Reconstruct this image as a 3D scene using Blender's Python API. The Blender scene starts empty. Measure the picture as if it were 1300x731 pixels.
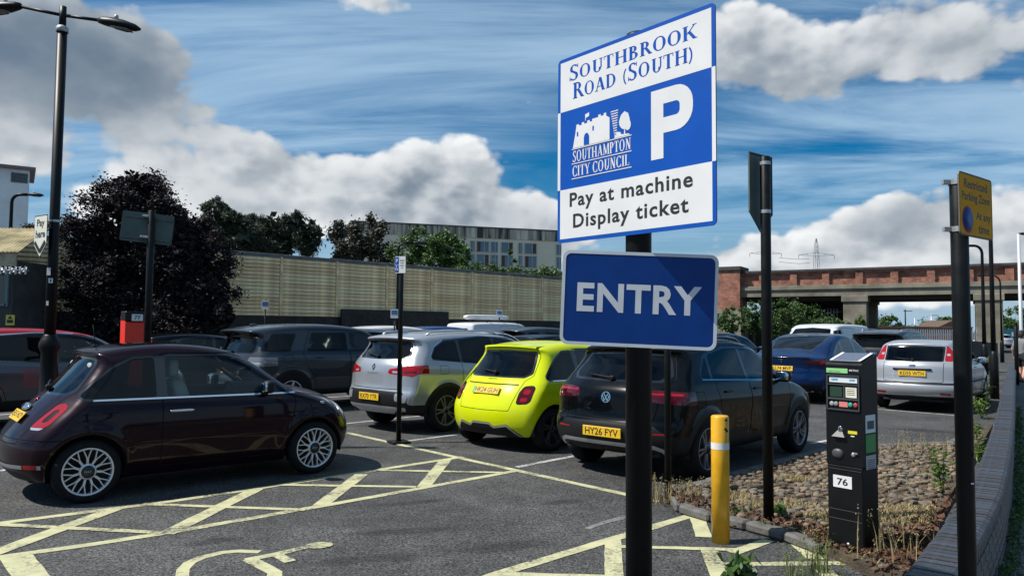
import bpy, math, random
import numpy as np
from mathutils import Vector, Matrix
R = math.radians
scene = bpy.context.scene
col = scene.collection
rng = np.random.default_rng(7)
random.seed(7)

# ------------------------------------------------------------------ camera
FPX, PITCH, ROLL, CAMH = 955.0, 0.05367, 0.00798, 1.667
_fw = Vector((0, math.cos(PITCH), math.sin(PITCH)))
_up = Vector((0, -math.sin(PITCH), math.cos(PITCH)))
_rt = Vector((1, 0, 0))
_R = _rt * math.cos(ROLL) + _up * math.sin(ROLL)
_U = _up * math.cos(ROLL) - _rt * math.sin(ROLL)
cam_data = bpy.data.cameras.new('camera')
cam_data.sensor_width = 36.0
cam_data.lens = FPX / 1300 * 36.0
cam_data.clip_start = 0.1
cam_data.clip_end = 6000
cam = bpy.data.objects.new('camera', cam_data)
col.objects.link(cam)
cam.matrix_world = Matrix(((_R.x, _U.x, -_fw.x, 0), (_R.y, _U.y, -_fw.y, 0),
                           (_R.z, _U.z, -_fw.z, CAMH), (0, 0, 0, 1)))
scene.camera = cam

# ------------------------------------------------------------------ sun and sky
SUN_EL, SUN_AZ = R(54), R(-98)         # azimuth clockwise from +Y: the sun stands to the left, a little behind the camera
sun_dir = Vector((math.sin(SUN_AZ) * math.cos(SUN_EL), math.cos(SUN_AZ) * math.cos(SUN_EL), math.sin(SUN_EL)))
sl = bpy.data.lights.new('sun', 'SUN')
sl.energy = 5.0
sl.angle = R(0.53)
sl.color = (1.0, 0.955, 0.88)
sun = bpy.data.objects.new('sun', sl)
col.objects.link(sun)
sun.rotation_euler = sun_dir.to_track_quat('Z', 'Y').to_euler()

world = bpy.data.worlds.new('World')
scene.world = world
world.use_nodes = True
world.cycles.sampling_method = 'MANUAL'
world.cycles.sample_map_resolution = 512
wt = world.node_tree
wt.nodes.clear()
def _n(tree, kind, **kw):
    n = tree.nodes.new(kind)
    for k, v in kw.items():
        setattr(n, k, v)
    return n
def sky_world():
    L = wt.links.new
    def math_(op, a, b=None, c=None, clamp=False):
        n = _n(wt, 'ShaderNodeMath', operation=op, use_clamp=clamp)
        for i, s in enumerate((a, b, c)):
            if s is None: continue
            if isinstance(s, (int, float)): n.inputs[i].default_value = s
            else: L(s, n.inputs[i])
        return n.outputs[0]
    def vmath(op, a, b=None):
        n = _n(wt, 'ShaderNodeVectorMath', operation=op)
        for i, s in enumerate((a, b)):
            if s is None: continue
            if isinstance(s, (tuple, list)): n.inputs[i].default_value = s
            else: L(s, n.inputs[i])
        return n
    def noise(vec, scale, detail=7, rough=0.55, dist=0.0, lac=2.0):
        n = _n(wt, 'ShaderNodeTexNoise')
        n.inputs['Scale'].default_value = scale
        n.inputs['Detail'].default_value = detail
        n.inputs['Roughness'].default_value = rough
        n.inputs['Lacunarity'].default_value = lac
        n.inputs['Distortion'].default_value = dist
        L(vec, n.inputs['Vector'])
        return n.outputs['Fac']
    def ramp(v, lo, hi, a=0.0, b=1.0):
        n = _n(wt, 'ShaderNodeMapRange', interpolation_type='SMOOTHSTEP')
        n.inputs['From Min'].default_value = lo
        n.inputs['From Max'].default_value = hi
        n.inputs['To Min'].default_value = a
        n.inputs['To Max'].default_value = b
        L(v, n.inputs['Value'])
        return n.outputs[0]
    def mixc(f, a, b):
        n = _n(wt, 'ShaderNodeMix', data_type='RGBA')
        if isinstance(f, (int, float)): n.inputs[0].default_value = f
        else: L(f, n.inputs[0])
        for i, s in ((6, a), (7, b)):
            if isinstance(s, tuple): n.inputs[i].default_value = (*s, 1)
            else: L(s, n.inputs[i])
        return n.outputs[2]
    tc = _n(wt, 'ShaderNodeTexCoord')
    d = tc.outputs['Generated']
    sep = _n(wt, 'ShaderNodeSeparateXYZ'); L(d, sep.inputs[0])
    z = math_('MAXIMUM', sep.outputs['Z'], 0.0)
    sky = _n(wt, 'ShaderNodeTexSky', sky_type='NISHITA')
    sky.sun_disc = False
    sky.sun_elevation = SUN_EL
    sky.sun_rotation = SUN_AZ
    sky.altitude = 20
    sky.air_density = 1.0
    sky.dust_density = 0.6
    sky.ozone_density = 2.2
    hs = _n(wt, 'ShaderNodeHueSaturation')
    hs.inputs['Saturation'].default_value = 2.05
    hs.inputs['Value'].default_value = SKY_VALUE
    L(sky.outputs[0], hs.inputs['Color'])
    blue = hs.outputs[0]
    # --- high thin streaks: noise on the plane the cloud sheet lies in
    zz = math_('ADD', z, 0.10)
    px = math_('DIVIDE', sep.outputs['X'], zz)
    py = math_('DIVIDE', sep.outputs['Y'], zz)
    cmb = _n(wt, 'ShaderNodeCombineXYZ')
    L(math_('MULTIPLY', math_('ADD', px, math_('MULTIPLY', py, 0.35)), 0.34), cmb.inputs[0]); L(py, cmb.inputs[1])
    cir = noise(cmb.outputs[0], 1.35, 9, 0.60, 0.55)
    cir2 = noise(d, 2.1, 4, 0.5, 0.0)
    cirm = math_('MULTIPLY', ramp(cir, 0.33, 0.62), ramp(cir2, 0.24, 0.52))
    c1 = mixc(math_('MULTIPLY', cirm, 0.85), blue, CIRRUS)
    # --- heaped clouds: where they stand (direction of centre, spread), plus the noise that shapes them
    def blob(px_, py_, sx, sy, amp):
        v = (_fw * FPX + _R * (px_ - 650) + _U * (365.5 - py_)).normalized()
        az = math.atan2(v.x, v.y); el = math.asin(v.z)
        A = math_('DIVIDE', math_('SUBTRACT', AZ, az), sx / FPX)
        E = math_('DIVIDE', math_('SUBTRACT', EL, el), sy / FPX)
        r2 = math_('ADD', math_('MULTIPLY', A, A), math_('MULTIPLY', E, E))
        return math_('MULTIPLY', math_('EXPONENT', math_('MULTIPLY', r2, -1.0)), amp)
    AZ = math_('ARCTAN2', sep.outputs['X'], sep.outputs['Y'])
    EL = math_('ARCSINE', sep.outputs['Z'])
    st = vmath('MULTIPLY', d, (1, 1, 1.5)).outputs[0]
    def puff(vec, scale):
        n = _n(wt, 'ShaderNodeTexVoronoi', feature='F1')
        n.inputs['Scale'].default_value = scale; n.inputs['Detail'].default_value = 2.0; n.inputs['Roughness'].default_value = 0.5
        n.inputs['Lacunarity'].default_value = 2.3
        L(vec, n.inputs['Vector'])
        return math_('SUBTRACT', 1.0, n.outputs['Distance'])
    def heap(vec):
        f1 = math_('MULTIPLY', math_('SUBTRACT', noise(vec, 4.6, 7, 0.56, 0.0), 0.5), 1.35)
        f2 = math_('MULTIPLY', math_('SUBTRACT', puff(vec, 10.0), 0.58), 0.48)
        return math_('ADD', f1, f2)
    big = noise(st, 2.2, 3, 0.5)
    sunoff = vmath('ADD', st, tuple(v * 0.022 for v in (sun_dir.x, sun_dir.y, sun_dir.z * 1.5))).outputs[0]
    h0 = heap(st); h1 = heap(sunoff)
    tot = math_('ADD', h0, math_('MULTIPLY', math_('SUBTRACT', big, 0.5), 0.6))
    for b in CLOUDS:
        tot = math_('ADD', tot, blob(*b))
    mask = ramp(tot, 0.13, 0.30)
    edge = ramp(tot, 0.24, 0.95, 1.0, 0.0)
    inner = noise(st, 3.1, 5, 0.5, 0.0)
    lit = ramp(math_('SUBTRACT', h0, h1), -0.30, 0.26)
    lum = math_('ADD', math_('MULTIPLY', lit, 0.56), math_('MULTIPLY', edge, 0.26))
    lum = math_('ADD', math_('ADD', lum, 0.22), math_('MULTIPLY', math_('SUBTRACT', inner, 0.5), 1.1))
    keep_ = None
    for b in DARKS:
        q = math_('SUBTRACT', 1.0, blob(*b))
        keep_ = q if keep_ is None else math_('MULTIPLY', keep_, q)
    lum = math_('MULTIPLY', lum, keep_, None, True)
    cc = mixc(lum, CLOUD_DARK, CLOUD_LIT)
    # --- pale band of far air at the horizon
    hz = ramp(sep.outputs['Z'], 0.0, 0.22, 0.85, 0.0)
    c3 = mixc(mask, mixc(hz, c1, HORIZON), cc)
    bg = _n(wt, 'ShaderNodeBackground')
    bg.inputs['Strength'].default_value = 0.077
    L(c3, bg.inputs['Color'])
    out = _n(wt, 'ShaderNodeOutputWorld')
    L(bg.outputs[0], out.inputs['Surface'])
SKY_VALUE = 0.80
CIRRUS = (4.0, 5.9, 7.8)
CLOUD_DARK = (0.95, 1.6, 2.4)
CLOUD_LIT = (9.3, 9.5, 9.6)
HORIZON = (3.6, 5.3, 7.0)
# (pixel x, pixel y, spread x, spread y, amount): centres of the cloud masses, turned into sky directions
CLOUDS = [(40, 85, 170, 80, 0.78), (175, 112, 85, 58, 0.48), (35, 195, 90, 42, 0.34), (220, 262, 170, 40, 0.36), (480, 300, 260, 40, 0.40), (1120, 360, 260, 40, 0.40), (20, 20, 120, 60, 0.3), (300, 215, 110, 50, 0.46), (430, 240, 130, 50, 0.50), (540, 225, 80, 75, 0.62), (620, 265, 95, 55, 0.55),
          (690, 300, 90, 45, 0.45), (990, 95, 105, 85, 0.62), (950, 50, 60, 60, 0.22), (1250, 40, 130, 85, 0.60), (1160, 50, 70, 45, 0.32), (1125, 285, 110, 40, 0.48), (1010, 325, 150, 36, 0.55), (1265, 295, 100, 70, 0.48),
          (1180, 340, 180, 34, 0.5), (680, 150, 50, 32, 0.28), (400, -4, 140, 18, 0.40), (475, 20, 60, 18, 0.25), (450, 95, 160, 50, -0.50), (1120, 195, 190, 36, -0.55), (720, 60, 120, 70, -0.40), (310, 80, 70, 80, -0.45), (850, 200, 60, 80, -0.3)]
DARKS = [(70, 85, 235, 95, 0.86), (1265, 65, 110, 60, 0.45), (1140, 285, 65, 28, 0.55), (620, 275, 80, 25, 0.30), (985, 120, 85, 50, 0.42), (300, 252, 110, 26, 0.2)]
sky_world()

scene.render.engine = 'CYCLES'
scene.view_settings.view_transform = 'Standard'
scene.view_settings.look = 'None'
scene.view_settings.exposure = 0.38
scene.view_settings.gamma = 1.0
scene.view_settings.use_curve_mapping = False

# ------------------------------------------------------------------ where a pixel's ray meets a height or a depth
def ray(px, py):
    return _fw * FPX + _R * (px - 650) + _U * (365.5 - py)
def gnd(px, py, z=0.0):
    d = ray(px, py)
    t = (z - CAMH) / d.z
    return Vector((d.x * t, d.y * t, z))
def dep(px, py, Y):
    d = ray(px, py)
    t = Y / d.y
    return Vector((d.x * t, Y, CAMH + d.z * t))

# ------------------------------------------------------------------ materials
MATS = {}
def _lin(c):
    return tuple(c) + (1.0,) if len(c) == 3 else tuple(c)
def mat(name, color=(0.5, 0.5, 0.5), rough=0.6, metal=0.0, coat=0.0, spec=0.5, var=0.0, vscale=4.0, bump=0.0, bscale=40.0,
        color2=None, rvar=0.0, emis=None, dirt=None, coords='Object', bdist=0.02, vdetail=6, vlo=0.35, vhi=0.65):
    if name in MATS: return MATS[name]
    m = bpy.data.materials.new(name); m.use_nodes = True
    t = m.node_tree; b = t.nodes['Principled BSDF']; L = t.links.new
    b.inputs['Base Color'].default_value = _lin(color)
    b.inputs['Roughness'].default_value = rough
    b.inputs['Metallic'].default_value = metal
    b.inputs['Coat Weight'].default_value = coat
    b.inputs['Coat Roughness'].default_value = 0.03
    b.inputs['Specular IOR Level'].default_value = spec
    if emis:
        b.inputs['Emission Color'].default_value = _lin(emis[0]); b.inputs['Emission Strength'].default_value = emis[1]
    if var or color2 or bump or rvar:
        tc = _n(t, 'ShaderNodeTexCoord')
        nz = _n(t, 'ShaderNodeTexNoise'); nz.inputs['Scale'].default_value = vscale; nz.inputs['Detail'].default_value = vdetail
        nz.inputs['Roughness'].default_value = 0.6
        L(tc.outputs[coords], nz.inputs['Vector'])
        if var or color2:
            c2 = color2 or tuple(max(0, v * (1 - var)) for v in color)
            mr = _n(t, 'ShaderNodeMapRange'); mr.inputs['From Min'].default_value = vlo; mr.inputs['From Max'].default_value = vhi
            L(nz.outputs['Fac'], mr.inputs['Value'])
            mx = _n(t, 'ShaderNodeMix', data_type='RGBA')
            mx.inputs[6].default_value = _lin(c2)
            mx.inputs[7].default_value = _lin(tuple(min(1, v * (1 + var)) for v in color) if not color2 else color)
            L(mr.outputs[0], mx.inputs[0]); L(mx.outputs[2], b.inputs['Base Color'])
        if rvar:
            mr = _n(t, 'ShaderNodeMapRange'); mr.inputs['From Min'].default_value = 0.3; mr.inputs['From Max'].default_value = 0.7
            mr.inputs['To Min'].default_value = max(0.02, rough - rvar); mr.inputs['To Max'].default_value = min(1, rough + rvar)
            L(nz.outputs['Fac'], mr.inputs['Value']); L(mr.outputs[0], b.inputs['Roughness'])
        if bump:
            n2 = _n(t, 'ShaderNodeTexNoise'); n2.inputs['Scale'].default_value = bscale; n2.inputs['Detail'].default_value = 5
            L(tc.outputs[coords], n2.inputs['Vector'])
            bp = _n(t, 'ShaderNodeBump'); bp.inputs['Strength'].default_value = bump; bp.inputs['Distance'].default_value = bdist
            L(n2.outputs['Fac'], bp.inputs['Height']); L(bp.outputs[0], b.inputs['Normal'])
    MATS[name] = m
    return m
def glass(name, tint=(0.35, 0.42, 0.42), rough=0.0, ior=1.5):
    if name in MATS: return MATS[name]
    m = bpy.data.materials.new(name); m.use_nodes = True
    t = m.node_tree; t.nodes.clear(); L = t.links.new
    tr = _n(t, 'ShaderNodeBsdfTransparent'); tr.inputs[0].default_value = (*tint, 1)
    gl = _n(t, 'ShaderNodeBsdfGlossy'); gl.inputs['Roughness'].default_value = rough; gl.inputs[0].default_value = (1, 1, 1, 1)
    fr = _n(t, 'ShaderNodeFresnel'); fr.inputs['IOR'].default_value = ior
    mx = _n(t, 'ShaderNodeMixShader'); o = _n(t, 'ShaderNodeOutputMaterial')
    L(fr.outputs[0], mx.inputs[0]); L(tr.outputs[0], mx.inputs[1]); L(gl.outputs[0], mx.inputs[2]); L(mx.outputs[0], o.inputs[0])
    MATS[name] = m
    return m

# ------------------------------------------------------------------ mesh collecting
def link(name, me, parent=None, loc=None, rot=None):
    o = bpy.data.objects.new(name, me); col.objects.link(o)
    if parent: o.parent = parent
    if loc is not None: o.location = loc
    if rot is not None: o.rotation_euler = rot
    return o
def empty(name, loc=(0, 0, 0), rz=0.0, parent=None):
    o = bpy.data.objects.new(name, None); col.objects.link(o); o.location = loc; o.rotation_euler = (0, 0, rz)
    o.empty_display_size = 0.2
    if parent: o.parent = parent
    return o
def tag(o, label=None, cat=None, group=None, kind=None):
    if label: o['label'] = label
    if cat: o['category'] = cat
    if group: o['group'] = group
    if kind: o['kind'] = kind
    return o
def mesh_np(name, V, F, m=None, smooth=False, N=None):
    """V (n,3); F (m,k) int array of triangles or quads, or a list of arrays"""
    Fs = F if isinstance(F, (list, tuple)) else [F]
    Fs = [np.asarray(f, dtype=np.int32) for f in Fs if len(f)]
    me = bpy.data.meshes.new(name)
    V = np.asarray(V, dtype=np.float32)
    me.vertices.add(len(V)); me.vertices.foreach_set('co', V.ravel())
    loops = np.concatenate([f.ravel() for f in Fs]); me.loops.add(len(loops)); me.loops.foreach_set('vertex_index', loops)
    counts = np.concatenate([np.full(len(f), f.shape[1], np.int32) for f in Fs])
    starts = np.concatenate([[0], np.cumsum(counts)[:-1]]).astype(np.int32)
    me.polygons.add(len(counts)); me.polygons.foreach_set('loop_start', starts)
    me.update(calc_edges=True)
    me.polygons.foreach_set('use_smooth', np.full(len(counts), smooth))
    if m: me.materials.append(m)
    if N is not None:
        me.normals_split_custom_set_from_vertices(np.asarray(N, dtype=np.float32).tolist())
    me.update()
    return me
class MB:
    def __init__(s): s.v = []; s.f = []; s.sm = []
    def add(s, vs, fs, smooth=False):
        o = len(s.v); s.v += [tuple(p) for p in vs]; s.f += [tuple(i + o for i in f) for f in fs]; s.sm += [smooth] * len(fs); return s
    def box(s, c, size, rz=0.0, M=None, bev=0.0):
        hx, hy, hz = size[0] / 2, size[1] / 2, size[2] / 2
        if bev > 0:
            b = min(bev, hx * .9, hy * .9, hz * .9)
            vs = []; idx = {}
            for sx in (-1, 1):
                for sy in (-1, 1):
                    for sz in (-1, 1):
                        for a, p in enumerate(((sx * hx, sy * (hy - b), sz * (hz - b)), (sx * (hx - b), sy * hy, sz * (hz - b)), (sx * (hx - b), sy * (hy - b), sz * hz))):
                            idx[(sx, sy, sz, a)] = len(vs); vs.append(p)
            fs = []
            g = lambda *k: idx[k]
            for q in (-1, 1):
                f = [g(q, -1, -1, 0), g(q, 1, -1, 0), g(q, 1, 1, 0), g(q, -1, 1, 0)]; fs.append(f if q > 0 else f[::-1])
                f = [g(-1, q, -1, 1), g(-1, q, 1, 1), g(1, q, 1, 1), g(1, q, -1, 1)]; fs.append(f if q > 0 else f[::-1])
                f = [g(-1, -1, q, 2), g(1, -1, q, 2), g(1, 1, q, 2), g(-1, 1, q, 2)]; fs.append(f if q > 0 else f[::-1])
            for a in (-1, 1):
                for c_ in (-1, 1):
                    f = [g(a, c_, -1, 0), g(a, c_, 1, 0), g(a, c_, 1, 1), g(a, c_, -1, 1)]; fs.append(f[::-1] if a * c_ > 0 else f)
                    f = [g(a, -1, c_, 0), g(a, 1, c_, 0), g(a, 1, c_, 2), g(a, -1, c_, 2)]; fs.append(f if a * c_ > 0 else f[::-1])
                    f = [g(-1, a, c_, 1), g(1, a, c_, 1), g(1, a, c_, 2), g(-1, a, c_, 2)]; fs.append(f[::-1] if a * c_ > 0 else f)
                    for e in (-1, 1):
                        f = [g(a, c_, e, 0), g(a, c_, e, 1), g(a, c_, e, 2)]; fs.append(f if a * c_ * e > 0 else f[::-1])
        else:
            vs = [(x * hx, y * hy, z * hz) for x in (-1, 1) for y in (-1, 1) for z in (-1, 1)]
            fs = [(0, 1, 3, 2), (4, 6, 7, 5), (0, 4, 5, 1), (2, 3, 7, 6), (0, 2, 6, 4), (1, 5, 7, 3)]
        if M is None:
            cz, sz_ = math.cos(rz), math.sin(rz)
            vs = [(c[0] + x * cz - y * sz_, c[1] + x * sz_ + y * cz, c[2] + z) for x, y, z in vs]
        else:
            vs = [Vector(c) + M @ Vector(p) for p in vs]
        return s.add(vs, fs)
    def bar(s, a, b, w, h, up=(0, 0, 1), bev=0.0):
        a = Vector(a); b = Vector(b); d = b - a; L_ = d.length; x = d / L_
        u = Vector(up); y = u.cross(x)
        if y.length < 1e-5: y = Vector((0, 1, 0)).cross(x)
        y.normalize(); z = x.cross(y)
        M = Matrix((x, y, z)).transposed()
        return s.box((a + b) / 2, (L_, w, h), M=M, bev=bev)
    def tube(s, path, r, n=10, caps=True, smooth=True):
        P = [Vector(p) for p in path]; rs = r if isinstance(r, (list, tuple)) else [r] * len(P)
        vs = []; fs = []; prev = None
        for i, p in enumerate(P):
            t = (P[min(i + 1, len(P) - 1)] - P[max(i - 1, 0)]).normalized()
            a = prev if prev is not None else (Vector((1, 0, 0)) if abs(t.x) < 0.9 else Vector((0, 1, 0)))
            a = (a - t * a.dot(t)).normalized(); b = t.cross(a); prev = a
            for k in range(n):
                an = 2 * math.pi * k / n
                vs.append(p + (a * math.cos(an) + b * math.sin(an)) * rs[i])
        for i in range(len(P) - 1):
            for k in range(n):
                k2 = (k + 1) % n
                fs.append((i * n + k, i * n + k2, (i + 1) * n + k2, (i + 1) * n + k))
        s.add(vs, fs, smooth)
        if caps:
            o = len(s.v) - len(vs)
            s.f.append(tuple(o + k for k in range(n))[::-1]); s.sm.append(False)
            s.f.append(tuple(o + (len(P) - 1) * n + k for k in range(n))); s.sm.append(False)
        return s
    def lathe(s, prof, c=(0, 0, 0), n=32, axis='Z', smooth=True, caps=True):
        """prof: (radius, along) pairs"""
        vs = []; fs = []
        for r, h in prof:
            for k in range(n):
                a = 2 * math.pi * k / n; x, y = r * math.cos(a), r * math.sin(a)
                p = (x, y, h) if axis == 'Z' else ((x, h, -y) if axis == 'Y' else (h, x, y))
                vs.append((c[0] + p[0], c[1] + p[1], c[2] + p[2]))
        for i in range(len(prof) - 1):
            for k in range(n):
                k2 = (k + 1) % n
                fs.append((i * n + k, i * n + k2, (i + 1) * n + k2, (i + 1) * n + k))
        s.add(vs, fs, smooth)
        if caps:
            o = len(s.v) - len(vs)
            if prof[0][0] > 1e-4: s.f.append(tuple(o + k for k in range(n))[::-1]); s.sm.append(False)
            if prof[-1][0] > 1e-4: s.f.append(tuple(o + (len(prof) - 1) * n + k for k in range(n))); s.sm.append(False)
        return s
    def prism(s, poly, lo, hi, M=None):
        """poly in the local xy plane, between z=lo and z=hi, placed by matrix M"""
        n = len(poly)
        vs = [(x, y, lo) for x, y in poly] + [(x, y, hi) for x, y in poly]
        area = sum(poly[i][0] * poly[(i + 1) % n][1] - poly[(i + 1) % n][0] * poly[i][1] for i in range(n))
        fs = [tuple(range(n))[::-1], tuple(range(n, 2 * n))] + [(i, (i + 1) % n, n + (i + 1) % n, n + i) for i in range(n)]
        if area < 0: fs = [f[::-1] for f in fs]
        if M is not None: vs = [M @ Vector(p) for p in vs]
        return s.add(vs, fs)
    def sell(s, c, size, e1=0.5, e2=0.5, nu=20, nv=12, M=None):
        """superellipsoid: a box with round edges"""
        sg = lambda w, e: math.copysign(abs(w) ** e, w)
        vs = []; fs = []
        for j in range(nv + 1):
            v = -math.pi / 2 + math.pi * j / nv
            for i in range(nu):
                u = 2 * math.pi * i / nu
                p = Vector((size[0] / 2 * sg(math.cos(v), e1) * sg(math.cos(u), e2), size[1] / 2 * sg(math.cos(v), e1) * sg(math.sin(u), e2), size[2] / 2 * sg(math.sin(v), e1)))
                if M is not None: p = M @ p
                vs.append(Vector(c) + p)
        for j in range(nv):
            for i in range(nu):
                i2 = (i + 1) % nu
                fs.append((j * nu + i, j * nu + i2, (j + 1) * nu + i2, (j + 1) * nu + i))
        return s.add(vs, fs, True)
    def mesh(s, name, m):
        me = bpy.data.meshes.new(name); me.from_pydata([tuple(p) for p in s.v], [], s.f)
        me.polygons.foreach_set('use_smooth', s.sm)
        if m: me.materials.append(m)
        me.update(); return me
    def build(s, name, m, parent=None, loc=None, rot=None):
        return link(name, s.mesh(name, m), parent, loc, rot)
def copy_tree(o, parent=None):
    c = o.copy(); col.objects.link(c); c.parent = parent
    for ch in o.children: copy_tree(ch, c)
    return c
def text_mesh(txt, size, m, depth=0.0, bold=0.0, align='CENTER', sx=1.0, space=1.0, name='lettering', shear=0.0):
    cu = bpy.data.curves.new(name, 'FONT'); cu.body = txt; cu.size = size; cu.align_x = align; cu.align_y = 'CENTER'
    cu.offset = bold; cu.extrude = depth; cu.space_character = space; cu.resolution_u = 3; cu.shear = shear
    o = bpy.data.objects.new('tmp_text', cu); col.objects.link(o)
    bpy.context.view_layer.update()
    me = bpy.data.meshes.new_from_object(o.evaluated_get(bpy.context.evaluated_depsgraph_get()))
    bpy.data.objects.remove(o); bpy.data.curves.remove(cu)
    me.name = name
    if sx != 1.0:
        for v in me.vertices: v.co.x *= sx
    me.materials.clear(); me.materials.append(m)
    return me
def text_size(me):
    c = np.array([v.co[:] for v in me.vertices])
    return c.min(0), c.max(0)
def text_fit(txt, w, h, m, bold=0.0, name='lettering', space=1.0, depth=0.0):
    """lettering scaled to fill w x h exactly, centred on its own origin"""
    me = text_mesh(txt, 1.0, m, bold=bold, name=name, space=space)
    lo, hi = text_size(me); s = hi - lo; c = (lo + hi) / 2
    for v in me.vertices:
        v.co.x = (v.co.x - c[0]) / s[0] * w; v.co.y = (v.co.y - c[1]) / s[1] * h
    me.update()
    return me
def split_words(me, gap):
    """cut a line of lettering into one mesh per word, at gaps wider than gap"""
    V = [v.co[:] for v in me.vertices]; P = [tuple(p.vertices) for p in me.polygons]
    iv = sorted((min(V[i][0] for i in p), max(V[i][0] for i in p), k) for k, p in enumerate(P)); groups = []; hi = -1e9
    for a, b, k in iv:
        if a > hi + gap: groups.append([])
        groups[-1].append(k); hi = max(hi, b)
    out = []
    for g_ in groups:
        ids = sorted({i for k in g_ for i in P[k]}); mp = {i: n for n, i in enumerate(ids)}; m = bpy.data.meshes.new(me.name)
        m.from_pydata([V[i] for i in ids], [], [tuple(mp[i] for i in P[k]) for k in g_]); m.materials.append(me.materials[0]); m.update(); out.append(m)
    return out
def face_matrix(n, up=(0, 0, 1)):
    """columns: right, up, normal, for lettering laid on a face that looks along n"""
    n = Vector(n).normalized(); u = Vector(up); u = (u - n * u.dot(n)).normalized(); r = u.cross(n)
    return Matrix((r, u, n)).transposed()
def place(o, c, n, up=(0, 0, 1)):
    M = face_matrix(n, up).to_4x4(); M.translation = Vector(c); o.matrix_local = M
    return o

# ------------------------------------------------------------------ car bodies: one smooth closed surface, then cut into panels, panes and lamps
def chaikin(P, n=2, closed=True):
    P = np.asarray(P, float)
    for _ in range(n):
        Q = np.roll(P, -1, 0) if closed else P[1:]
        A = P if closed else P[:-1]
        N = np.empty((2 * len(A), 2)); N[0::2] = A * .75 + Q * .25; N[1::2] = A * .25 + Q * .75
        if not closed: N = np.vstack([P[:1], N, P[-1:]])
        P = N
    return P
def seg_dist(P, X, Z, closed=True):
    P = np.asarray(P, float); A = P; B = np.roll(P, -1, 0)
    if not closed: A = P[:-1]; B = P[1:]
    best = np.full(X.shape, 1e9)
    for (ax, az), (bx, bz) in zip(A, B):
        dx, dz = bx - ax, bz - az; l2 = dx * dx + dz * dz + 1e-12
        t = np.clip(((X - ax) * dx + (Z - az) * dz) / l2, 0, 1)
        d = (X - ax - t * dx) ** 2 + (Z - az - t * dz) ** 2
        np.minimum(best, d, out=best)
    return np.sqrt(best)
def poly_sdf(P, X, Z):
    P = np.asarray(P, float); d = seg_dist(P, X, Z)
    ins = np.zeros(X.shape, bool); B = np.roll(P, -1, 0)
    for (ax, az), (bx, bz) in zip(P, B):
        if az == bz: continue
        c = ((az > Z) != (bz > Z)) & (X < (bx - ax) * (Z - az) / (bz - az) + ax)
        ins ^= c
    return np.where(ins, -d, d)
def round_poly(P, r, closed=True):
    """replace each corner by a short arc of about radius r"""
    P = np.asarray(P, float); n = len(P); out = []
    for i in range(n):
        if not closed and i in (0, n - 1): out.append(P[i]); continue
        a, b, c = P[i - 1], P[i], P[(i + 1) % n]
        u, v = a - b, c - b; lu, lv = np.linalg.norm(u), np.linalg.norm(v)
        u, v = u / lu, v / lv; ca = np.clip(u @ v, -1, 1); half = math.acos(ca) / 2
        t = min(r / max(math.tan(half), 0.05), 0.45 * lu, 0.45 * lv)
        p, q = b + u * t, b + v * t
        for k in (0, .25, .5, .75, 1): out.append((1 - k) ** 2 * p + 2 * k * (1 - k) * b + k * k * q)
    return np.array(out)
def signed_line(P, X, Z):
    """signed distance to an open polyline (positive on its left) and whether the nearest point lies within it"""
    P = np.asarray(P, float); best = np.full(X.shape, 1e9); sg = np.zeros(X.shape); okk = np.ones(X.shape, bool); n = len(P) - 1
    for i in range(n):
        (ax, az), (bx, bz) = P[i], P[i + 1]; dx, dz = bx - ax, bz - az; l2 = dx * dx + dz * dz + 1e-12
        tr = ((X - ax) * dx + (Z - az) * dz) / l2; t = np.clip(tr, 0, 1)
        d = np.hypot(X - ax - t * dx, Z - az - t * dz); up = d < best
        best = np.where(up, d, best); sg = np.where(up, np.where(dx * (Z - az) - dz * (X - ax) > 0, d, -d), sg)
        e = ~(((i == 0) & (tr < 0)) | ((i == n - 1) & (tr > 1))); okk = np.where(up, e, okk)
    return sg, okk
class Table:
    """smoothed piecewise-linear function"""
    def __init__(s, pts, sig=0.03, step=0.01, pad=0.4):
        pts = sorted(pts); xs = [p[0] for p in pts]; ys = [p[1] for p in pts]
        s.x = np.arange(xs[0] - pad, xs[-1] + pad, step)
        y = np.interp(s.x, xs, ys)
        if len(xs) > 1:
            sl0 = (ys[1] - ys[0]) / (xs[1] - xs[0]); sl1 = (ys[-1] - ys[-2]) / (xs[-1] - xs[-2])
            y = np.where(s.x < xs[0], ys[0] + sl0 * (s.x - xs[0]), y); y = np.where(s.x > xs[-1], ys[-1] + sl1 * (s.x - xs[-1]), y)
        k = np.exp(-0.5 * (np.arange(-4 * sig, 4 * sig + step, step) / sig) ** 2); k /= k.sum()
        m = len(k) // 2
        s.y = np.convolve(np.pad(y, (m, len(k) - 1 - m), 'edge'), k, 'valid')
    def __call__(s, v): return np.interp(v, s.x, s.y)
def sstep(a, b, v):
    t = np.clip((v - a) / (b - a), 0, 1); return t * t * (3 - 2 * t)
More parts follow.
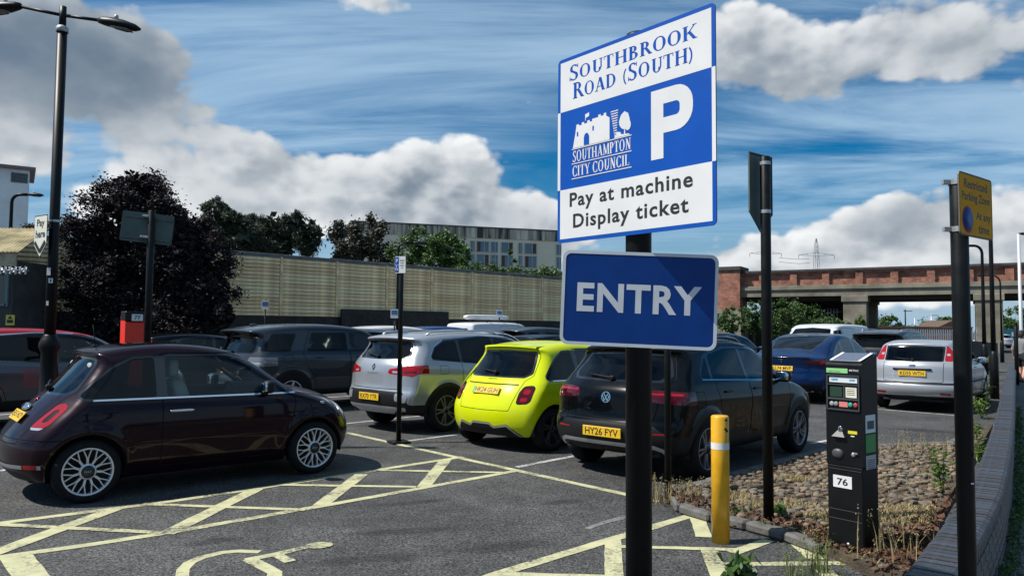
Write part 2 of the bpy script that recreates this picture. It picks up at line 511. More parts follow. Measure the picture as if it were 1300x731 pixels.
class Body:
    def __init__(s, sp):
        s.sp = sp
        P = chaikin(sp['sil'], sp.get('round', 2))
        s.xmin, s.xmax = P[:, 0].min(), P[:, 0].max(); s.zmin, s.zmax = P[:, 1].min(), P[:, 1].max()
        s.h2 = 0.02
        s.gx = np.arange(s.xmin - 0.5, s.xmax + 0.5, s.h2); s.gz = np.arange(s.zmin - 0.4, s.zmax + 0.5, s.h2)
        X, Z = np.meshgrid(s.gx, s.gz, indexing='ij')
        s.G = poly_sdf(P, X, Z)
        s.hw = sp['hw']
        s.plan = Table(sp['plan'], 0.10); s.sect = Table(sp['sect'], sp.get('sect_sig', 0.02)); s.belt = Table(sp['belt'], 0.10)
        s.xm = (s.xmin + s.xmax) / 2
        s.kt = sp.get('k', 0.06)
    def S(s, x, z):
        # cubic B-spline read of the silhouette's distance grid
        u = np.clip((x - s.gx[0]) / s.h2, 1, len(s.gx) - 3.001); v = np.clip((z - s.gz[0]) / s.h2, 1, len(s.gz) - 3.001)
        i = u.astype(int); j = v.astype(int); fu = u - i; fv = v - j
        def w(f):
            return ((1 - f) ** 3 / 6, (3 * f ** 3 - 6 * f * f + 4) / 6, (-3 * f ** 3 + 3 * f * f + 3 * f + 1) / 6, f ** 3 / 6)
        wu, wv = w(fu), w(fv); r = 0
        for a in range(4):
            for b in range(4):
                r = r + wu[a] * wv[b] * s.G[i + a - 1, j + b - 1]
        return r
    def f(s, p):
        x, y, z = p[:, 0], np.sqrt(p[:, 1] ** 2 + 1e-6), p[:, 2]
        sp = s.sp; q = y / s.hw
        wr = sstep(s.xm - 0.3, s.xmin + 0.25, x) if True else 0
        wr = sstep(0, 1, (s.xm - 0.2 - x) / (s.xm - 0.2 - s.xmin - 0.2)); wf = sstep(0, 1, (x - s.xm - 0.2) / (s.xmax - 0.2 - s.xm - 0.2))
        xs = x - sp['cr'] * q ** 2.6 * wr + sp['cf'] * q ** 2.4 * wf
        zs = z + sp.get('crown', 0.05) * q ** 2 * sstep(0.5, 0.9, z)
        a = s.S(xs, zs)
        W = s.hw - s.plan(x) - s.sect(z - s.belt(x))
        fl = sp.get('flare', 0.0)
        if fl:
            for xw in (0, sp['wb']):
                r = np.hypot(x - xw, z - sp['wr'])
                W = W + fl * np.exp(-((r - sp['arch'] - 0.01) / 0.075) ** 2) * (r > 0) * sstep(1.0, 0.7, z)
        b = (y - W) * 0.95
        k = s.kt + sp.get('ktop', 0.03) * sstep(0.9, 1.3, z)
        h = np.clip(0.5 + 0.5 * (a - b) / k, 0, 1)
        return b + (a - b) * h + k * h * (1 - h)
    def grad(s, p, e=0.004):
        g = np.empty_like(p)
        for k in range(3):
            d = np.zeros(3); d[k] = e
            g[:, k] = (s.f(p + d) - s.f(p - d)) / (2 * e)
        return g
    def project(s, p, n=4):
        for _ in range(n):
            v = s.f(p); g = s.grad(p); p = p - (v / np.maximum((g * g).sum(1), 1e-3))[:, None] * g
        return p
    def mesh(s, h):
        x = np.arange(s.xmin - 2 * h, s.xmax + 2.5 * h, h); y = np.arange(-s.hw - 2.5 * h, s.hw + 2.6 * h, h); z = np.arange(s.zmin - 2 * h, s.zmax + 2.5 * h, h)
        y = y - (y[0] + y[-1]) / 2
        X, Y, Z = np.meshgrid(x, y, z, indexing='ij')
        F = s.f(np.stack([X.ravel(), Y.ravel(), Z.ravel()], 1)).reshape(X.shape)
        I = F < 0
        n0, n1, n2 = I.shape
        cs = [(a, b, c) for a in (0, 1) for b in (0, 1) for c in (0, 1)]
        cnt = sum(I[a:n0 - 1 + a, b:n1 - 1 + b, c:n2 - 1 + c].astype(int) for a, b, c in cs)
        act = (cnt > 0) & (cnt < 8); idx = np.full(act.shape, -1); ids = np.argwhere(act); idx[act] = np.arange(len(ids))
        acc = np.zeros((len(ids), 3)); num = np.zeros(len(ids))
        for c0 in cs:
            for ax in range(3):
                if c0[ax]: continue
                c1 = list(c0); c1[ax] = 1
                fa = F[ids[:, 0] + c0[0], ids[:, 1] + c0[1], ids[:, 2] + c0[2]]; fb = F[ids[:, 0] + c1[0], ids[:, 1] + c1[1], ids[:, 2] + c1[2]]
                cr = (fa < 0) != (fb < 0); t = np.where(cr, fa / np.where(cr, fa - fb, 1), 0)
                pos = np.array(c0, float)[None].repeat(len(ids), 0); pos[:, ax] += t
                acc += pos * cr[:, None]; num += cr
        V = (ids + acc / num[:, None]) * h + np.array([x[0], y[0], z[0]])
        quads = []
        for ax in range(3):
            o = [k for k in range(3) if k != ax]
            sl0 = [slice(1, -1)] * 3; sl0[ax] = slice(0, -1); sl1 = [slice(1, -1)] * 3; sl1[ax] = slice(1, None)
            A = I[tuple(sl0)]; B = I[tuple(sl1)]
            e = np.argwhere(A != B); ins = A[A != B]
            base = e.copy(); base[:, o[0]] += 1; base[:, o[1]] += 1
            q = []
            for da, db in ((1, 1), (0, 1), (0, 0), (1, 0)):
                c = base.copy(); c[:, o[0]] -= da; c[:, o[1]] -= db
                q.append(idx[c[:, 0], c[:, 1], c[:, 2]])
            q = np.stack(q, 1)
            flip = ins if ax != 1 else ~ins
            q = np.where(flip[:, None], q, q[:, ::-1])
            quads.append(q)
        Q = np.concatenate(quads)
        V = s.project(V, 4)
        a = ((V[Q[:, 0]] - V[Q[:, 2]]) ** 2).sum(1) < ((V[Q[:, 1]] - V[Q[:, 3]]) ** 2).sum(1)
        T = np.concatenate([np.where(a[:, None], Q[:, [0, 1, 2]], Q[:, [0, 1, 3]]), np.where(a[:, None], Q[:, [0, 2, 3]], Q[:, [1, 2, 3]])])
        return V, T
def split_tris(V, T, Lb, d, ok):
    """cut the triangles marked ok along d=0; returns V,T,labels,inside"""
    d = np.where(np.abs(d) < 2e-4, 2e-4, d)
    ins_v = d < 0
    k = ins_v[T].sum(1)
    cross = ok & (k > 0) & (k < 3)
    inside = ok & (k == 3)
    if not cross.any(): return V, T, Lb, inside
    C = T[cross]; Lc = Lb[cross]; kc = k[cross]
    m = ins_v[C]; one = np.where((kc == 1)[:, None], m, ~m)      # the lone corner
    lone = one.argmax(1); r = np.arange(len(C))
    a = C[r, lone]; b = C[r, (lone + 1) % 3]; c = C[r, (lone + 2) % 3]
    E = np.concatenate([np.stack([np.minimum(a, b), np.maximum(a, b)], 1), np.stack([np.minimum(a, c), np.maximum(a, c)], 1)])
    U, inv = np.unique(E, axis=0, return_inverse=True); inv = inv.ravel()
    t = d[U[:, 0]] / (d[U[:, 0]] - d[U[:, 1]])
    NV = V[U[:, 0]] + (V[U[:, 1]] - V[U[:, 0]]) * t[:, None]
    n0 = len(V); ab = n0 + inv[:len(C)]; ac = n0 + inv[len(C):]
    T2 = np.concatenate([T[~cross], np.stack([a, ab, ac], 1), np.stack([ab, b, c], 1), np.stack([ab, c, ac], 1)])
    L2 = np.concatenate([Lb[~cross], Lc, Lc, Lc])
    in1 = kc == 1
    I2 = np.concatenate([inside[~cross], in1, ~in1, ~in1])
    return np.vstack([V, NV]), T2, L2, I2
def cut_body(body, feats, h):
    """feats: (name, view, shape, opts).  views: side (x,z), rear/front (|y|,z), top (x,|y|), fn (callable).
    returns V, N, {key: triangles}; key = (name, feature number, side)"""
    V, T = body.mesh(h); Lb = np.zeros(len(T), int); keys = {0: ('body', 0, 0)}
    for i, ft in enumerate(feats):
        name, view, shape = ft[:3]; o = ft[3] if len(ft) > 3 else {}
        on = o.get('on')
        allow = [k for k, v in keys.items() if (on is None and v[0] not in o.get('keep', ())) or (on is not None and v[0] in on)]
        w = o.get('w', 0); P = None
        def field(V):
            x, y, z = V[:, 0], np.abs(V[:, 1]), V[:, 2]
            d = np.full(len(V), 1.0)
            reg = (x > o.get('x0', -9)) & (x < o.get('x1', 9)) & (y > o.get('y0', -1)) & (y < o.get('y1', 9)) & (z > o.get('z0', -9)) & (z < o.get('z1', 9))
            if 'side' in o: reg &= V[:, 1] * o['side'] > 0
            if view in ('fn', 'line'):
                d[reg] = shape(V[reg]); return d, reg
            if view == 'side': A, B = x, z; reg &= y > o.get('y0', 0.38)
            elif view == 'rear': A, B = y, z; reg &= x < o.get('x1', body.xm - 0.3)
            elif view == 'front': A, B = y, z; reg &= x > o.get('x0', body.xm + 0.3)
            else: A, B = x, y; reg &= z > o.get('z0', 0.6)
            P = np.asarray(shape, float); closed = not w or np.allclose(P[0], P[-1])
            if w and closed: P = P[:-1]
            rr = o.get('r', (0, 0.025, 0.034)[o.get('ch', 1 if w else 2)])
            if rr: P = round_poly(P, rr, closed)
            mg = 0.09 + w
            sel = reg & (A > P[:, 0].min() - mg) & (A < P[:, 0].max() + mg) & (B > P[:, 1].min() - mg) & (B < P[:, 1].max() + mg)
            if not sel.any(): return d, reg
            if not w: d[sel] = poly_sdf(P, A[sel], B[sel]) - o.get('grow', 0)
            elif closed: d[sel] = poly_sdf(P, A[sel], B[sel])
            else:
                d[sel], e = signed_line(P, A[sel], B[sel]); q = np.zeros(len(V), bool); q[sel] = e; reg = reg & q
            return d, reg
        d, reg = field(V)
        good = reg[T].all(1) & np.isin(Lb, allow)
        if not w:
            V, T, Lb, ins = split_tris(V, T, Lb, d, good)
        else:                                     # a strip: cut along both of its edges
            near = (np.abs(d) < 0.15)[T].all(1)
            V, T, Lb, ins = split_tris(V, T, Lb, d - w / 2, good & near)
            d, reg = field(V)
            cand = ins & (np.abs(d) < 0.16)[T].all(1)
            V, T, Lb2, ins2 = split_tris(V, T, Lb * 2 + cand, -(d + w / 2), cand)
            Lb = Lb2 // 2; ins = ins2
        two = o.get('pair', view == 'side' or (view == 'fn' and o.get('y0', 0) >= 0.4))
        if two:
            cy = V[T].mean(1)[:, 1]
            for s_ in (-1, 1):
                n = len(keys); keys[n] = (name, i, s_); Lb[ins & (cy * s_ > 0)] = n
        else:
            n = len(keys); keys[n] = (name, i, 0); Lb[ins] = n
    N = body.grad(V); N /= np.maximum(np.linalg.norm(N, axis=1), 1e-6)[:, None]
    return V, N, {keys[n]: T[Lb == n] for n in keys if (Lb == n).any()}
def sub_mesh(name, V, N, T, m, off=0.0):
    u, inv = np.unique(T, return_inverse=True)
    return mesh_np(name, V[u] + N[u] * off, inv.reshape(-1, 3), m, True, N[u])

# ------------------------------------------------------------------ wheels
WHEELS = {}
def wheel_meshes(kind):
    if kind in WHEELS: return WHEELS[kind]
    r, rr, w, style, rim_m = kind
    t = MB()
    hw = w / 2
    t.lathe([(rr - 0.012, -hw * 0.7), (rr, -hw * 0.94), (rr + 0.012, -hw), (rr + (r - rr) * 0.45, -hw * 1.02), (r - 0.028, -hw * 0.96), (r - 0.008, -hw * 0.8), (r, -hw * 0.55),
             (r, hw * 0.55), (r - 0.008, hw * 0.8), (r - 0.028, hw * 0.96), (rr + (r - rr) * 0.45, hw * 1.02), (rr + 0.012, hw), (rr, hw * 0.94), (rr - 0.012, hw * 0.7)], n=44, axis='Y', caps=False)
    tyre = t.mesh('wheel', mat('tyre_rubber', (0.010, 0.010, 0.011), 0.85, spec=0.2, var=0.3, vscale=30))
    b = MB()                                                             # barrel and dark well behind the spokes
    b.lathe([(rr - 0.004, -hw * 0.9), (rr - 0.03, hw * 0.1), (0.0, hw * 0.1)], n=36, axis='Y', caps=False)
    barrel = b.mesh('rim_barrel', mat('brake_dark', (0.02, 0.02, 0.022), 0.6, 0.4))
    s = MB(); yf = -hw * 0.86
    s.lathe([(rr - 0.02, yf + 0.05), (rr - 0.018, yf), (rr - 0.010, yf - 0.010), (rr + 0.004, yf - 0.006), (rr + 0.002, yf + 0.04)], n=44, axis='Y', caps=False)
    def spoke(a0, r0, a1, r1, w0, w1, y0, y1, th=0.02):
        p0 = Vector((r0 * math.cos(a0), 0, r0 * math.sin(a0))); p1 = Vector((r1 * math.cos(a1), 0, r1 * math.sin(a1)))
        dd = (p1 - p0).normalized(); sd = Vector((-dd.z, 0, dd.x))
        q = []
        for p, ww, yy in ((p0, w0, y0), (p1, w1, y1)):
            for sgn in (-1, 1):
                q.append(p + sd * ww / 2 * sgn + Vector((0, yy + th, 0))); q.append(p + sd * ww * 0.36 * sgn + Vector((0, yy, 0)))
        # 0 back-,1 front-,2 back+,3 front+ ; 4.. outer end
        s.add(q, [(1, 5, 7, 3), (0, 4, 5, 1), (2, 3, 7, 6), (0, 2, 6, 4), (4, 6, 7, 5), (0, 1, 3, 2)])
    yh = yf + 0.012; R1 = rr - 0.008; tau = 2 * math.pi
    if style == 'multi':                # many thin forked spokes
        n = 11
        for k in range(n):
            a = tau * k / n
            spoke(a - 0.05, 0.055, a - 0.04, R1 * 0.62, 0.017, 0.013, yh, yf + 0.004)
            spoke(a + 0.05, 0.055, a + 0.04, R1 * 0.62, 0.017, 0.013, yh, yf + 0.004)
            spoke(a - 0.04, R1 * 0.60, a - 0.17, R1, 0.013, 0.012, yf + 0.004, yf)
            spoke(a + 0.04, R1 * 0.60, a + 0.17, R1, 0.013, 0.012, yf + 0.004, yf)
            s.bar((R1 * 0.58 * math.cos(a - 0.05), yf + 0.01, R1 * 0.58 * math.sin(a - 0.05)), (R1 * 0.58 * math.cos(a + 0.05), yf + 0.01, R1 * 0.58 * math.sin(a + 0.05)), 0.014, 0.014, (0, 1, 0))
        hub = 0.075
    elif style == 'twin':
        n = 5
        for k in range(n):
            a = tau * k / n + 0.3
            for e in (-1, 1):
                spoke(a + e * 0.22, 0.05, a + e * 0.16, R1, 0.032, 0.022, yh, yf)
        hub = 0.055
    elif style == 'twist':
        n = 5
        for k in range(n):
            a = tau * k / n + 0.2
            spoke(a, 0.04, a + 0.16, R1, 0.07, 0.035, yh, yf); spoke(a + 0.10, 0.06, a + 0.50, R1, 0.05, 0.02, yh + 0.005, yf)
        hub = 0.05
    else:
        n = 5 if style == 'five' else 10
        for k in range(n):
            a = tau * k / n + 0.5
            spoke(a, 0.04, a, R1, 0.075 if n == 5 else 0.032, 0.05 if n == 5 else 0.022, yh, yf)
        hub = 0.055
    s.lathe([(hub, yh + 0.02), (hub, yh - 0.006), (hub * 0.8, yh - 0.012), (0, yh - 0.013)], n=24, axis='Y', caps=False)
    rm = {'silver': mat('alloy_silver', (0.68, 0.68, 0.70), 0.30, 0.55), 'dark': mat('alloy_dark', (0.035, 0.035, 0.04), 0.3, 0.5),
          'grey': mat('alloy_grey', (0.25, 0.25, 0.27), 0.3, 0.7)}[rim_m]
    rim = s.mesh('rim', rm)
    c = MB(); c.lathe([(hub * 0.8, yh - 0.0135), (hub * 0.75, yh - 0.0165), (0, yh - 0.0175)], n=24, axis='Y', caps=False)
    cap = c.mesh('hub_cap', mat('cap_black', (0.012, 0.012, 0.014), 0.25, 0.2))
    WHEELS[kind] = (tyre, rim, barrel, cap)
    return WHEELS[kind]
def add_wheels(car, sp):
    tyre, rim, barrel, cap = wheel_meshes(sp['wheel'])
    r = sp['wheel'][0]; yw = sp['track'] / 2
    for xw in (0, sp['wb']):
        for s_ in (-1, 1):
            w = link('wheel', tyre, car, (xw, s_ * yw, r), (0, random.uniform(0, 6), math.pi if s_ > 0 else 0))
            link('rim', rim, w); link('rim_barrel', barrel, w); link('hub_cap', cap, w)

# ------------------------------------------------------------------ seats and the rest of a cabin
CABIN = {}
def cabin(car, sp, far=False):
    dk = mat('cabin_dark', (0.018, 0.018, 0.02), 0.8)
    st = mat(sp.get('seat', 'seat_dark'), sp.get('seat_c', (0.03, 0.03, 0.034)), 0.8)
    x0, x1, zf, hw = sp['cab']                 # rear seat x, front seat x, floor height, half width
    key = (x0, x1, zf, hw, st.name)
    if key not in CABIN:
        def seat(width):
            m = MB()
            m.sell((0.25, 0, 0.10), (0.52, width, 0.20), 0.5, 0.4)
            T = Matrix.Rotation(R(-14), 3, 'Y')
            m.sell((-0.07, 0, 0.42), (0.17, width * 0.98, 0.66), 0.5, 0.4, M=T)
            return m
        f = seat(0.48).mesh('seat', st)
        hd = MB(); hd.sell((-0.17, 0, 0.86), (0.11, 0.27, 0.20), 0.55, 0.5); hd.box((-0.15, 0.06, 0.75), (0.012, 0.012, 0.12)); hd.box((-0.15, -0.06, 0.75), (0.012, 0.012, 0.12))
        hd = hd.mesh('headrest', st)
        b = seat(hw * 1.7).mesh('rear_bench', st)
        ds = MB(); ds.sell((0, 0, 0), (0.46, hw * 1.86, 0.30), 0.5, 0.35); ds = ds.mesh('dashboard', dk)
        sw = MB(); pts = [(0.0, 0.18 * math.cos(a), 0.18 * math.sin(a)) for a in np.linspace(0, 2 * math.pi, 21)]
        sw.tube(pts, 0.015, 8, False); sw.bar((0.02, -0.17, 0), (0.02, 0.17, 0), 0.03, 0.05); sw.bar((0.02, 0, 0), (0.02, 0, -0.17), 0.03, 0.04, (1, 0, 0)); sw.sell((0.02, 0, 0), (0.05, 0.13, 0.13))
        sw = sw.mesh('steering_wheel', dk)
        CABIN[key] = (f, hd, b, ds, sw)
    f, hd, b, ds, sw = CABIN[key]
    for s_ in (-1, 1):
        q = link('front_seat', f, car, (x1, s_ * 0.37 * hw / 0.72, zf)); link('headrest', hd, q)
        q = link('headrest', hd, car, (x0 + 0.02, s_ * 0.36 * hw / 0.72, zf - 0.02))
    link('rear_bench', b, car, (x0, 0, zf))
    link('dashboard', ds, car, (sp['dash'][0], 0, sp['dash'][1]))
    link('steering_wheel', sw, car, (sp['dash'][0] - 0.42, -0.37 * hw / 0.72, sp['dash'][1] + 0.02), (0, R(-22), 0))

PLATE_Y = mat('plate_yellow', (0.72, 0.44, 0.02), 0.35)
PLATE_K = mat('plate_black', (0.008, 0.008, 0.008), 0.5)
def number_plate(car, txt, c, n, w=0.52, h=0.111, green=False):
    """c: centre, n: outward normal, both in car space"""
    b = MB(); b.box((0, 0, 0), (w, h, 0.010), bev=0.004)
    p = b.build('number_plate', PLATE_Y, car); place(p, c, n)
    me = text_fit(txt, w * 0.86, h * 0.70, PLATE_K, 0.012, 'registration')
    t = link('registration', me, p, (0.012 if green else 0, 0, 0.0062))
    if green:
        g = MB(); g.box((-w / 2 + 0.022, 0, 0.0056), (0.034, h * 0.94, 0.002)); g.build('green_flash', mat('plate_green', (0.02, 0.42, 0.16), 0.4), p)
    return p

def paint(name, c, metal=0.35, rough=0.32, coat=0.6):
    if name in MATS: return MATS[name]
    m = mat(name, c, rough, metal, coat=coat, spec=0.10)
    t = m.node_tree; b = t.nodes['Principled BSDF']; L = t.links.new
    tc = _n(t, 'ShaderNodeTexCoord'); nz = _n(t, 'ShaderNodeTexNoise'); nz.inputs['Scale'].default_value = 5; nz.inputs['Detail'].default_value = 8
    L(tc.outputs['Object'], nz.inputs['Vector'])
    mr = _n(t, 'ShaderNodeMapRange'); mr.inputs['From Min'].default_value = 0.35; mr.inputs['From Max'].default_value = 0.75
    mr.inputs['To Min'].default_value = 0.015; mr.inputs['To Max'].default_value = 0.06
    L(nz.outputs['Fac'], mr.inputs['Value']); L(mr.outputs[0], b.inputs['Coat Roughness'])
    return m

GLASS_CLEAR = glass('window_glass', (0.78, 0.88, 0.85), ior=1.45)
GLASS_DARK = glass('privacy_glass', (0.10, 0.12, 0.12), ior=1.38)
BLACKP = mat('black_plastic', (0.009, 0.009, 0.010), 0.5, spec=0.25)
GLOSSK = mat('gloss_black', (0.008, 0.008, 0.009), 0.12, coat=0.6)
SATIN = mat('satin_silver', (0.50, 0.51, 0.53), 0.35, 0.7)
CHROME = mat('chrome', (0.75, 0.75, 0.77), 0.08, 1.0)
REDLENS = mat('red_lens', (0.30, 0.004, 0.008), 0.12, coat=0.8, spec=0.2)
DARKLENS = mat('dark_red_lens', (0.055, 0.002, 0.005), 0.10, coat=0.8, spec=0.2)
CLEARLENS = mat('clear_lens', (0.55, 0.56, 0.58), 0.10, 0.5, coat=1.0)
GAP = mat('panel_gap', (0.004, 0.004, 0.004), 0.9)
LINING = mat('lining', (0.02, 0.02, 0.022), 0.9)
SHAPES = {}
def make_car(name, sp, pt, loc, rz, h=0.03, roof=None, mats=None, extra=None, lining=True):
    """build the body of spec sp (cached by shape), cut it, hang everything on one Empty at the rear axle"""
    car = empty(name, loc, rz)
    key = (sp['id'], h)
    if key not in SHAPES:
        SHAPES[key] = cut_body(Body(sp), sp['feats'], h)
    V, N, parts = SHAPES[key]
    M = {'body': pt, 'door': pt, 'tailgate': pt, 'bonnet': pt, 'fuel_flap': pt, 'bumper': pt, 'window': GLASS_CLEAR, 'privacy_window': GLASS_DARK, 'windscreen': GLASS_CLEAR, 'rear_window': GLASS_DARK,
         'gap': GAP, 'cladding': BLACKP, 'trim': GLOSSK, 'rear_light': REDLENS, 'rear_light_inner': CLEARLENS, 'headlight': CLEARLENS, 'silver_trim': SATIN, 'chrome_strip': CHROME, 'roof': roof or pt,
         'grille': BLACKP, 'rear_light_dark': DARKLENS, 'lamp_centre': pt, 'reflector': REDLENS, 'brake_light': REDLENS, 'gloss_trim': GLOSSK}  # last entry: gloss-black roof panel and tail-lamp surrounds
    if mats: M.update(mats)
    OFF = {'window': -0.004, 'privacy_window': -0.004, 'windscreen': -0.003, 'rear_window': -0.003, 'gap': -0.006, 'rear_light': 0.003, 'rear_light_dark': 0.003, 'headlight': 0.002,
           'chrome_strip': 0.004, 'silver_trim': 0.006, 'trim': -0.002}
    NM = {'privacy_window': 'window', 'rear_light_inner': 'light_lens', 'gap': 'panel_gap', 'rear_light_dark': 'rear_light', 'gloss_trim': 'trim', 'trim': 'window_trim'}
    made = {}
    linT = []
    for k, T in parts.items():
        if k[0] == 'cut': continue
        mk = (sp['id'], h, k, M[k[0]].name)
        if mk not in SHAPES: SHAPES[mk] = sub_mesh(NM.get(k[0], k[0]), V, N, T, M[k[0]], OFF.get(k[0], 0))
        o = link(NM.get(k[0], k[0]), SHAPES[mk], car)
        made.setdefault(k[0], []).append(o)
        if 'window' not in k[0] and k[0] != 'windscreen': linT.append(T)
    if lining:
        lk = (sp['id'], h, 'lining')
        if lk not in SHAPES: SHAPES[lk] = sub_mesh('lining', V, N, np.concatenate(linT), LINING, -0.028)
        link('lining', SHAPES[lk], car)
    # floor pan and wheel housings
    b = Body_floor(sp); link('floor_pan', b, car)
    add_wheels(car, sp)
    cabin(car, sp)
    if extra: extra(car, pt)
    return car
FLOORS = {}
def Body_floor(sp):
    if sp['id'] in FLOORS: return FLOORS[sp['id']]
    P = np.asarray(sp['sil']); x0, x1 = P[:, 0].min() + 0.18, P[:, 0].max() - 0.22; zb = P[:, 1].min() + 0.05
    m = MB(); w = sp['hw'] - 0.12
    m.box(((x0 + x1) / 2, 0, zb), (x1 - x0, 2 * (w - 0.16), 0.04))
    for xw in (0, sp['wb']):
        for s_ in (-1, 1):
            rr = sp['arch'] + 0.005; yi = s_ * (sp['track'] / 2 - 0.17); yo = s_ * (sp['hw'] - 0.05); n = 14
            vs = []
            for k in range(n + 1):
                a = math.pi * (k / n * 1.12 - 0.06); vs += [(xw + rr * math.cos(a), yi, sp['wr'] + rr * math.sin(a)), (xw + rr * math.cos(a), yo, sp['wr'] + rr * math.sin(a))]
            m.add(vs, [(2 * k, 2 * k + 1, 2 * k + 3, 2 * k + 2) for k in range(n)])
            m.add([vs[2 * k] for k in range(n + 1)], [tuple(range(n + 1))])
    FLOORS[sp['id']] = m.mesh('floor_pan', mat('underbody', (0.012, 0.012, 0.013), 0.9))
    return FLOORS[sp['id']]
def mirror(car, c, pt, size=(0.13, 0.20, 0.13), s=1):
    m = MB(); m.sell((0, 0, 0), size, 0.6, 0.6); o = m.build('door_mirror', pt, car, (c[0], s * c[1], c[2]))
    a = MB(); a.bar((0, 0, 0), (-0.02, -s * 0.13, -0.05), 0.05, 0.03); a.build('mirror_arm', BLACKP, o)
    g = MB(); g.sell((-size[0] * 0.40, 0, 0), (0.04, size[1] * 0.86, size[2] * 0.80), 0.5, 0.5); g.build('mirror_glass', mat('mirror_glass', (0.6, 0.65, 0.7), 0.03, 1.0), o)
    return o
def handle(car, c, m, L_=0.20, s=1, tilt=0.0):
    b = MB(); b.sell((0, 0, 0), (L_, 0.030, 0.026), 0.6, 0.35)
    return b.build('door_handle', m, car, (c[0], s * c[1], c[2]), (0, tilt, 0))

# ------------------------------------------------------------------ the shapes of the cars (metres; x forward from the rear axle, z up)
def circ(xw, zw, r):
    return lambda p: np.hypot(p[:, 0] - xw, p[:, 2] - zw) - r
def arches(sp_wb, wr, r):
    return [('cut', 'fn', circ(0, wr, r), dict(y0=0.45)), ('cut', 'fn', circ(sp_wb, wr, r), dict(y0=0.45))]
def ring(o, w=0.008):
    return list(o) + [o[0]]
def hit(sp, o, d, t0=0.0, t1=2.5):
    """first point of the body met from o along d, and its outward normal"""
    b = BODYS.setdefault(sp['id'], Body(sp)); o = np.array(o, float); d = np.array(d, float)
    ts = np.linspace(t0, t1, 260); f = b.f(o + ts[:, None] * d); k = np.argmax(f < 0)
    a, c = ts[k - 1], ts[k]
    for _ in range(20):
        m = (a + c) / 2
        if b.f((o + m * d)[None])[0] < 0: c = m
        else: a = m
    p = (o + c * d); g = b.grad(p[None])[0]; g /= np.linalg.norm(g)
    return Vector(p), Vector(g)
BODYS = {}
def rear_pt(sp, y, z): return hit(sp, (-2.2, y, z), (1, 0, 0))
def front_pt(sp, y, z): return hit(sp, (5.2, y, z), (-1, 0, 0))
def side_pt(sp, x, z, s=-1): return hit(sp, (x, s * 1.6, z), (0, -s, 0), 0, 1.5)
def top_pt(sp, x, y): return hit(sp, (x, y, 2.6), (0, 0, -1))
def badge(car, sp, me, z, y=0.0, lift=0.004, parent=None, name='badge'):
    p, n = rear_pt(sp, y, z)
    o = link(name, me, car); place(o, p + n * lift, n); return o
def wiper(car, sp, a, b, r=0.009):
    pts = []
    for t in np.linspace(0, 1, 6):
        p, n = rear_pt(sp, a[0] + (b[0] - a[0]) * t, a[1] + (b[1] - a[1]) * t); pts.append(p + n * 0.02)
    m = MB(); m.tube(pts, r, 6); m.sell(pts[0], (0.05, 0.06, 0.05)); return m.build('wiper', BLACKP, car)
def antenna(car, x, z, L_=0.35, back=0.6, y=0):
    m = MB(); m.tube([(x, y, z), (x - L_ * back * 0.5, y, z + L_ * 0.5), (x - L_ * back, y, z + L_)], [0.006, 0.004, 0.003], 6); m.sell((x, y, z), (0.07, 0.05, 0.03)); return m.build('aerial', BLACKP, car)
def fin(car, x, z, m):
    b = MB(); b.sell((x, 0, z + 0.02), (0.16, 0.05, 0.08), 0.8, 0.8); return b.build('roof_fin', m, car)
def roof_rails(car, sp, xs, y, m, lift=0.035):
    for s_ in (-1, 1):
        pts = []
        for i, x in enumerate(xs):
            p, n = top_pt(sp, x, s_ * y); pts.append(p + Vector((0, 0, lift if 0 < i < len(xs) - 1 else 0.0)))
        b = MB(); b.tube(pts, 0.014, 8); b.build('roof_rail', m, car)
def glyph_diamond(w, h, t):
    m = MB()
    o = [(0, h / 2), (w / 2, 0), (0, -h / 2), (-w / 2, 0)]; k = 1 - t / w * 2
    for i in range(4):
        a, b = o[i], o[(i + 1) % 4]
        m.prism([a, b, (b[0] * k, b[1] * k), (a[0] * k, a[1] * k)], 0, 0.006)
    return m
def glyph_ring(r, t):
    m = MB(); n = 28
    for i in range(n):
        a, b = 2 * math.pi * i / n, 2 * math.pi * (i + 1) / n
        m.prism([(r * math.cos(a), r * math.sin(a)), (r * math.cos(b), r * math.sin(b)), ((r - t) * math.cos(b), (r - t) * math.sin(b)), ((r - t) * math.cos(a), (r - t) * math.sin(a))], 0, 0.006)
    return m
def stroke2(m, pts, w):
    for a, b in zip(pts[:-1], pts[1:]):
        a = Vector((*a, 0)); b = Vector((*b, 0)); d = (b - a).normalized(); n = Vector((-d.y, d.x, 0)) * w / 2
        m.prism([(a - n)[:2], (b - n)[:2], (b + n)[:2], (a + n)[:2]], 0, 0.006)

